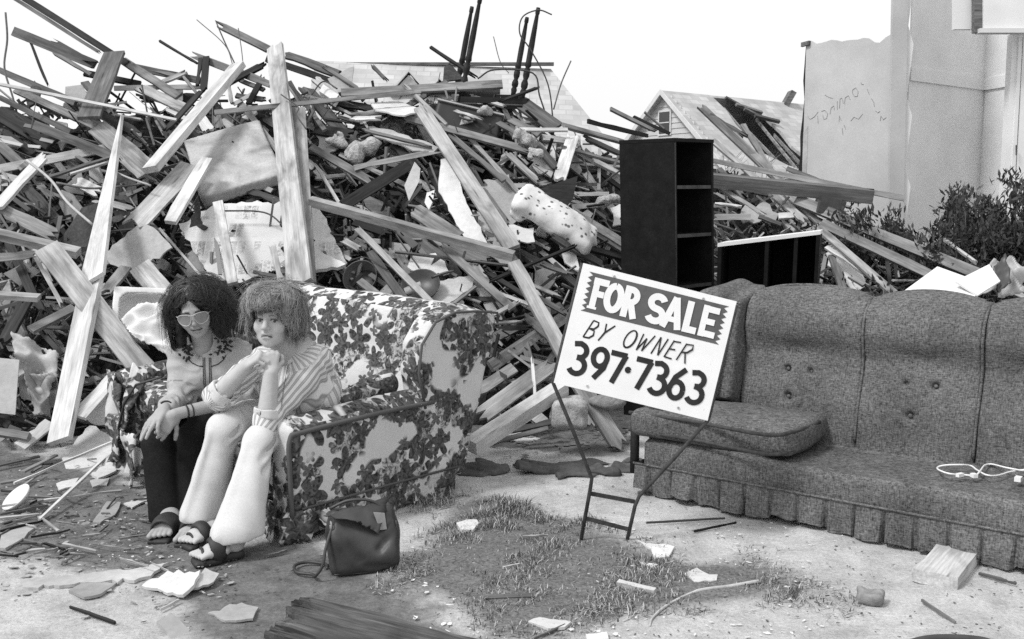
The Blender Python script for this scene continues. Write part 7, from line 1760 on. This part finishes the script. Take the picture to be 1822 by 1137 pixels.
MB().slab([B(.03, .012, .235), B(.075, .02, .225), B(.082, .008, .165), B(.055, .006, .165)], by_ * .004).obj('pocket_lining', MATS['plaster_grey'], bg)
MB().tube(spline([B(-.12, .10, .24), B(-.05, .075, .272), B(.04, .06, .262), B(.11, .05, .19)], 6), .006, 6).obj('handle', MATS['bag_leather'], bg, True)
MB().tube(spline([B(-.122, .03, .19), B(-.150, .0, .12), B(-.165, -.02, .06), B(-.19, -.01, .02), G(555, 1022, .012), G(528, 1018, .012), G(525, 1006, .012), G(548, 1000, .012), G(580, 1004, .014), B(-.14, .03, .03)], 6), .0065, 6).obj('strap', MATS['bag_leather'], bg, True)
MB().tube([B(-.128, .028 + .012 * math.cos(a), .195 + .016 * math.sin(a)) for a in [2 * math.pi * i / 14 for i in range(15)]], .0025, 5).obj('ring', MATS['grey_metal'], bg, True)
MB().tube(spline([B(-.118, .005, .01), B(.0, .002, .006), B(.118, .004, .012), B(.128, .01, .10), B(.122, .03, .19)], 5), .0035, 5).obj('welt', MATS['bag_leather'], bg, True)
# ================================================================ grass, juniper, scrub and litter
m = N('grass_blade'); tn = m.n('Attribute', attribute_name='tone').outputs['Fac']; m.fin(tn, .9, .1)
rg = np.random.RandomState(12)
NB = 420000
bxs = rg.uniform(-.75, 1.9, NB); bys = rg.uniform(3.1, 5.1, NB)
ga_ = grass_amount(bxs, bys); tuft = np.clip(.5 + .55 * fnoise(bxs, bys, 9, 21) + .3 * fnoise(bxs, bys, 25, 22), .05, 1)
keep = rg.rand(NB) < ga_ * tuft * .85
far_boost = np.clip((bys - 3.6) / .8, 0, 1) * np.clip((.55 - bxs) / .4, 0.15, 1)
keep &= rg.rand(NB) < (.35 + .65 * far_boost)
bxs, bys, tf, fb_ = bxs[keep], bys[keep], tuft[keep], far_boost[keep]; n = len(bxs)
hgt = rg.uniform(.012, .036, n) * (.5 + .8 * tf) * (.7 + .6 * fb_); ang = rg.uniform(0, 6.28, n); lean = rg.uniform(.2, 1.3, n) * hgt; wd = rg.uniform(.0012, .0026, n)
flat = rg.rand(n) < .55; hgt[flat] *= .22; lean[flat] *= 2.6
base = np.stack([bxs, bys, np.full(n, .006)], -1); dr = np.stack([np.cos(ang), np.sin(ang), np.zeros(n)], -1); sd = np.stack([-np.sin(ang), np.cos(ang), np.zeros(n)], -1)
up = np.array([0, 0, 1.0])
m1 = base + dr * (lean * .35)[:, None] + up * (hgt * .65)[:, None]; tp = base + dr * lean[:, None] + up * hgt[:, None]
V = np.stack([base - sd * wd[:, None], base + sd * wd[:, None], m1 - sd * wd[:, None] * .8, m1 + sd * wd[:, None] * .8, tp], 1).reshape(-1, 3)
b0 = np.arange(n) * 5
F = np.concatenate([np.stack([b0, b0 + 1, b0 + 3], -1), np.stack([b0, b0 + 3, b0 + 2], -1), np.stack([b0 + 2, b0 + 3, b0 + 4], -1)])
me = mesh_np(V, F, False); tone = np.where(rg.rand(n) < .5, rg.uniform(.25, .48, n), rg.uniform(.06, .18, n)); attr(me, 'tone', np.repeat(tone, 5))
o = link('grass', me, MATS['grass_blade'], origin=(.5, 4, 0)); tag(o, 'patchy half-dry grass around the sign stakes and handbag', 'grass', kind='stuff')
# chips, crumbs of plaster and straw strewn on the ground
def litter(name, label, num, region, size, mat, seed, thick=.25):
    r = random.Random(seed); mb = MB()
    for _ in range(num):
        x, y = region(r); p = G(x, y, .006)
        L = r.uniform(*size); W = L * r.uniform(.15, .8); a = r.uniform(0, 3.14); R = Matrix.Rotation(a, 3, 'Z') @ Matrix.Rotation(r.gauss(0, .15), 3, 'X')
        k = r.randint(4, 6); t_ = max(.002, W * thick * .3)
        pts = [p + R @ Vector((L * .5 * math.cos(2 * math.pi * i / k) * r.uniform(.6, 1.2), W * .5 * math.sin(2 * math.pi * i / k) * r.uniform(.6, 1.2), t_)) for i in range(k)]
        mb.slab(pts, Vector((0, 0, -t_)))
    o = mb.obj(name, MATS[mat], None, False, (0, 5, 0)); tag(o, label, 'litter', kind='stuff')
def reg_left(r):
    while True:
        x, y = r.uniform(-80, 420), r.uniform(800, 1120)
        if r.random() < math.exp(-((y - 900 - x * .15) / 90) ** 2): return x, y
litter('plaster_crumbs', 'small white plaster crumbs strewn over dirt at left', 360, reg_left, (.004, .018), 'plaster', 31)
litter('wood_chips', 'dark wood chips strewn over dirt at left', 700, reg_left, (.004, .024), 'wood_grey', 32)
litter('straw_bits', 'pale straw and splinters strewn over dirt at left', 260, reg_left, (.01, .045), 'wood_pale', 33, .1)
litter('ground_bits', 'small dark bits strewn over the pale ground', 900, lambda r: (r.uniform(300, 1840), r.uniform(790, 1137)), (.003, .018), 'wood_grey', 34)
litter('pale_bits', 'small pale bits strewn in the grass', 300, lambda r: (r.uniform(690, 1500), r.uniform(920, 1137)), (.006, .028), 'plaster', 35)
def reg_foot(r): x = r.uniform(840, 1130); return x, r.gauss(775, 14)
litter('heap_crumbs', 'crumbs of wood along the foot of the heap', 300, reg_foot, (.008, .06), 'wood_mid', 36)

# juniper bush by the ruined wall
plain('juniper_leaf', .025, .095, 30, .8, .2, 0)
jb = P(1740, 430, 8.2)
jun = empty('juniper_bush', (jb.x, jb.y, 0), 'dark spreading juniper bush in front of the ruined walls at right', 'bush')
rj = np.random.RandomState(8); V = []; F = []
br_ = MB()
def sprigs(tips, per, L, out):
    for (p, d) in tips:
        for _ in range(per):
            q = p + rj.normal(size=3) * L * .6; dd = d * .9 + rj.normal(size=3) * .55; dd /= np.linalg.norm(dd); s = np.cross(dd, rj.normal(size=3)); s /= np.linalg.norm(s) + 1e-9
            l = L * rj.uniform(.4, 1.1); w_ = l * .15; b = len(out[0])
            out[0].extend([q - s * w_ * .3, q + s * w_ * .3, q + dd * l * .5 + s * w_, q + dd * l, q + dd * l * .5 - s * w_]); out[1].append((b, b + 1, b + 2, b + 3, b + 4))
tips = []; root = np.array((jb.x, jb.y, .0)); lob = []
for i in range(60):
    a = rj.uniform(0, 6.28); el = rj.uniform(.3, 1.4); Lb = rj.uniform(.85, 1.55)
    d = np.array((math.cos(a) * math.cos(el) * 1.2, math.sin(a) * math.cos(el) * .8, math.sin(el) * 1.05)); e = root + d * Lb + np.array((0, 0, .05 * math.sin(i)))
    mdl = root + d * Lb * .5 + np.array((0, 0, .1)); br_.tube(spline([root, mdl, e], 4), [.020, .018, .016, .014, .011, .009, .007, .005, .003], 5)
    for t_ in np.linspace(.45, 1.0, 7):
        p = root * (1 - t_) ** 2 + mdl * 2 * t_ * (1 - t_) + e * t_ ** 2
        for _ in range(4): tips.append((p + rj.normal(size=3) * np.array((.10, .10, .085)), d * .6 + np.array((0, 0, .35))))
out = ([], []); sprigs(tips, 60, .075, out)
MBj = MB(); MBj.v, MBj.f = [tuple(p) for p in out[0]], [list(f_) for f_ in out[1]]
MBj.obj('foliage', MATS['juniper_leaf'], jun); br_.obj('stems', MATS['twig'], jun, True)
# low scrub at the foot of the juniper
jl = P(1600, 500, 7.2)
sc2 = empty('low_juniper', (jl.x, jl.y, 0), 'low dark juniper shoots under the sloping boards', 'bush'); tips = []; br_ = MB(); root = np.array((jl.x, jl.y, .15))
for i in range(26):
    d = rj.normal(size=3); d[2] = abs(d[2]) * .7 + .2; d /= np.linalg.norm(d); e = root + d * np.array((.55, .3, .75)) * rj.uniform(.5, 1.1); br_.tube([root, e], [.01, .003], 4)
    for t_ in (.5, .7, .85, 1.0): tips.append((root * (1 - t_) + e * t_, d))
out = ([], []); sprigs(tips, 16, .08, out); MBj = MB(); MBj.v, MBj.f = [tuple(p) for p in out[0]], [list(f_) for f_ in out[1]]
MBj.obj('foliage', MATS['juniper_leaf'], sc2); br_.obj('stems', MATS['twig'], sc2, True)
# bare shrub between the far house and the ruined wall
def bare(name, label, base, hgt, num, seed, spread=.5, mat='twig', r0=.02):
    r = random.Random(seed); mb = MB()
    def grow(p, d, L, rad, dep):
        q = p + d * L; mb.tube([p, p.lerp(q, .5) + Vector((r.gauss(0, .02), r.gauss(0, .02), 0)), q], [rad, rad * .8, rad * .6], 4, False)
        if dep:
            for _ in range(r.randint(2, 3)):
                nd = (d + Vector((r.gauss(0, .55), r.gauss(0, .55), r.gauss(.1, .3)))).normalized(); grow(q, nd, L * r.uniform(.55, .85), rad * .6, dep - 1)
    for _ in range(num):
        grow(base + Vector((r.gauss(0, spread), r.gauss(0, spread), 0)), Vector((r.gauss(0, .3), r.gauss(0, .3), 1)).normalized(), hgt * r.uniform(.25, .4), r0, 3)
    o = mb.obj(name, MATS[mat], None, True); return tag(o, label, 'shrub')
bare('bare_shrub', 'leafless twiggy shrub left of the ruined wall', Vector((P(1390, 300, 15).x, 15, 0)), 2.4, 9, 5, .35)
bare('dry_weeds', 'dry weeds at the foot of the ruined wall', Vector((P(1575, 420, 9.2).x, 9.2, .0)), 1.1, 9, 6, .25, 'twig_pale', .006)
# ================================================================ tell look-alikes apart by their place
def _px(o):
    bb = [o.matrix_world @ Vector(c) for c in o.bound_box]; c = sum(bb, Vector()) / 8 - Vector((0, 0, CAM_H)); d = c.y * _c - c.z * _s
    return 911 + FPX * c.x / d, 568.5 - FPX * (c.y * _s + c.z * _c) / d
bpy.context.view_layer.update()
same = {}
for o in COL.objects:
    if o.parent is None and o.type == 'MESH' and 'label' in o and 'category' in o and o.get('kind') is None: same.setdefault(o['label'], []).append(o)
ORD = ['first', 'second', 'third', 'fourth', 'fifth', 'sixth', 'seventh', 'eighth']
for lab, obs in same.items():
    n = len(obs)
    if n < 2 or n > 8: continue
    pp = [_px(o) for o in obs]; hor = max(p[0] for p in pp) - min(p[0] for p in pp) >= max(p[1] for p in pp) - min(p[1] for p in pp)
    order = sorted(range(n), key=lambda i: pp[i][0 if hor else 1])
    names = (['left one', 'right one'] if hor else ['upper one', 'lower one']) if n == 2 else ((['leftmost', 'middle one', 'rightmost'] if hor else ['topmost', 'middle one', 'lowest']) if n == 3 else [ORD[i] + (' from left' if hor else ' from top') for i in range(n)])
    for i, k in enumerate(order): obs[k]['label'] = lab + ', ' + names[i]
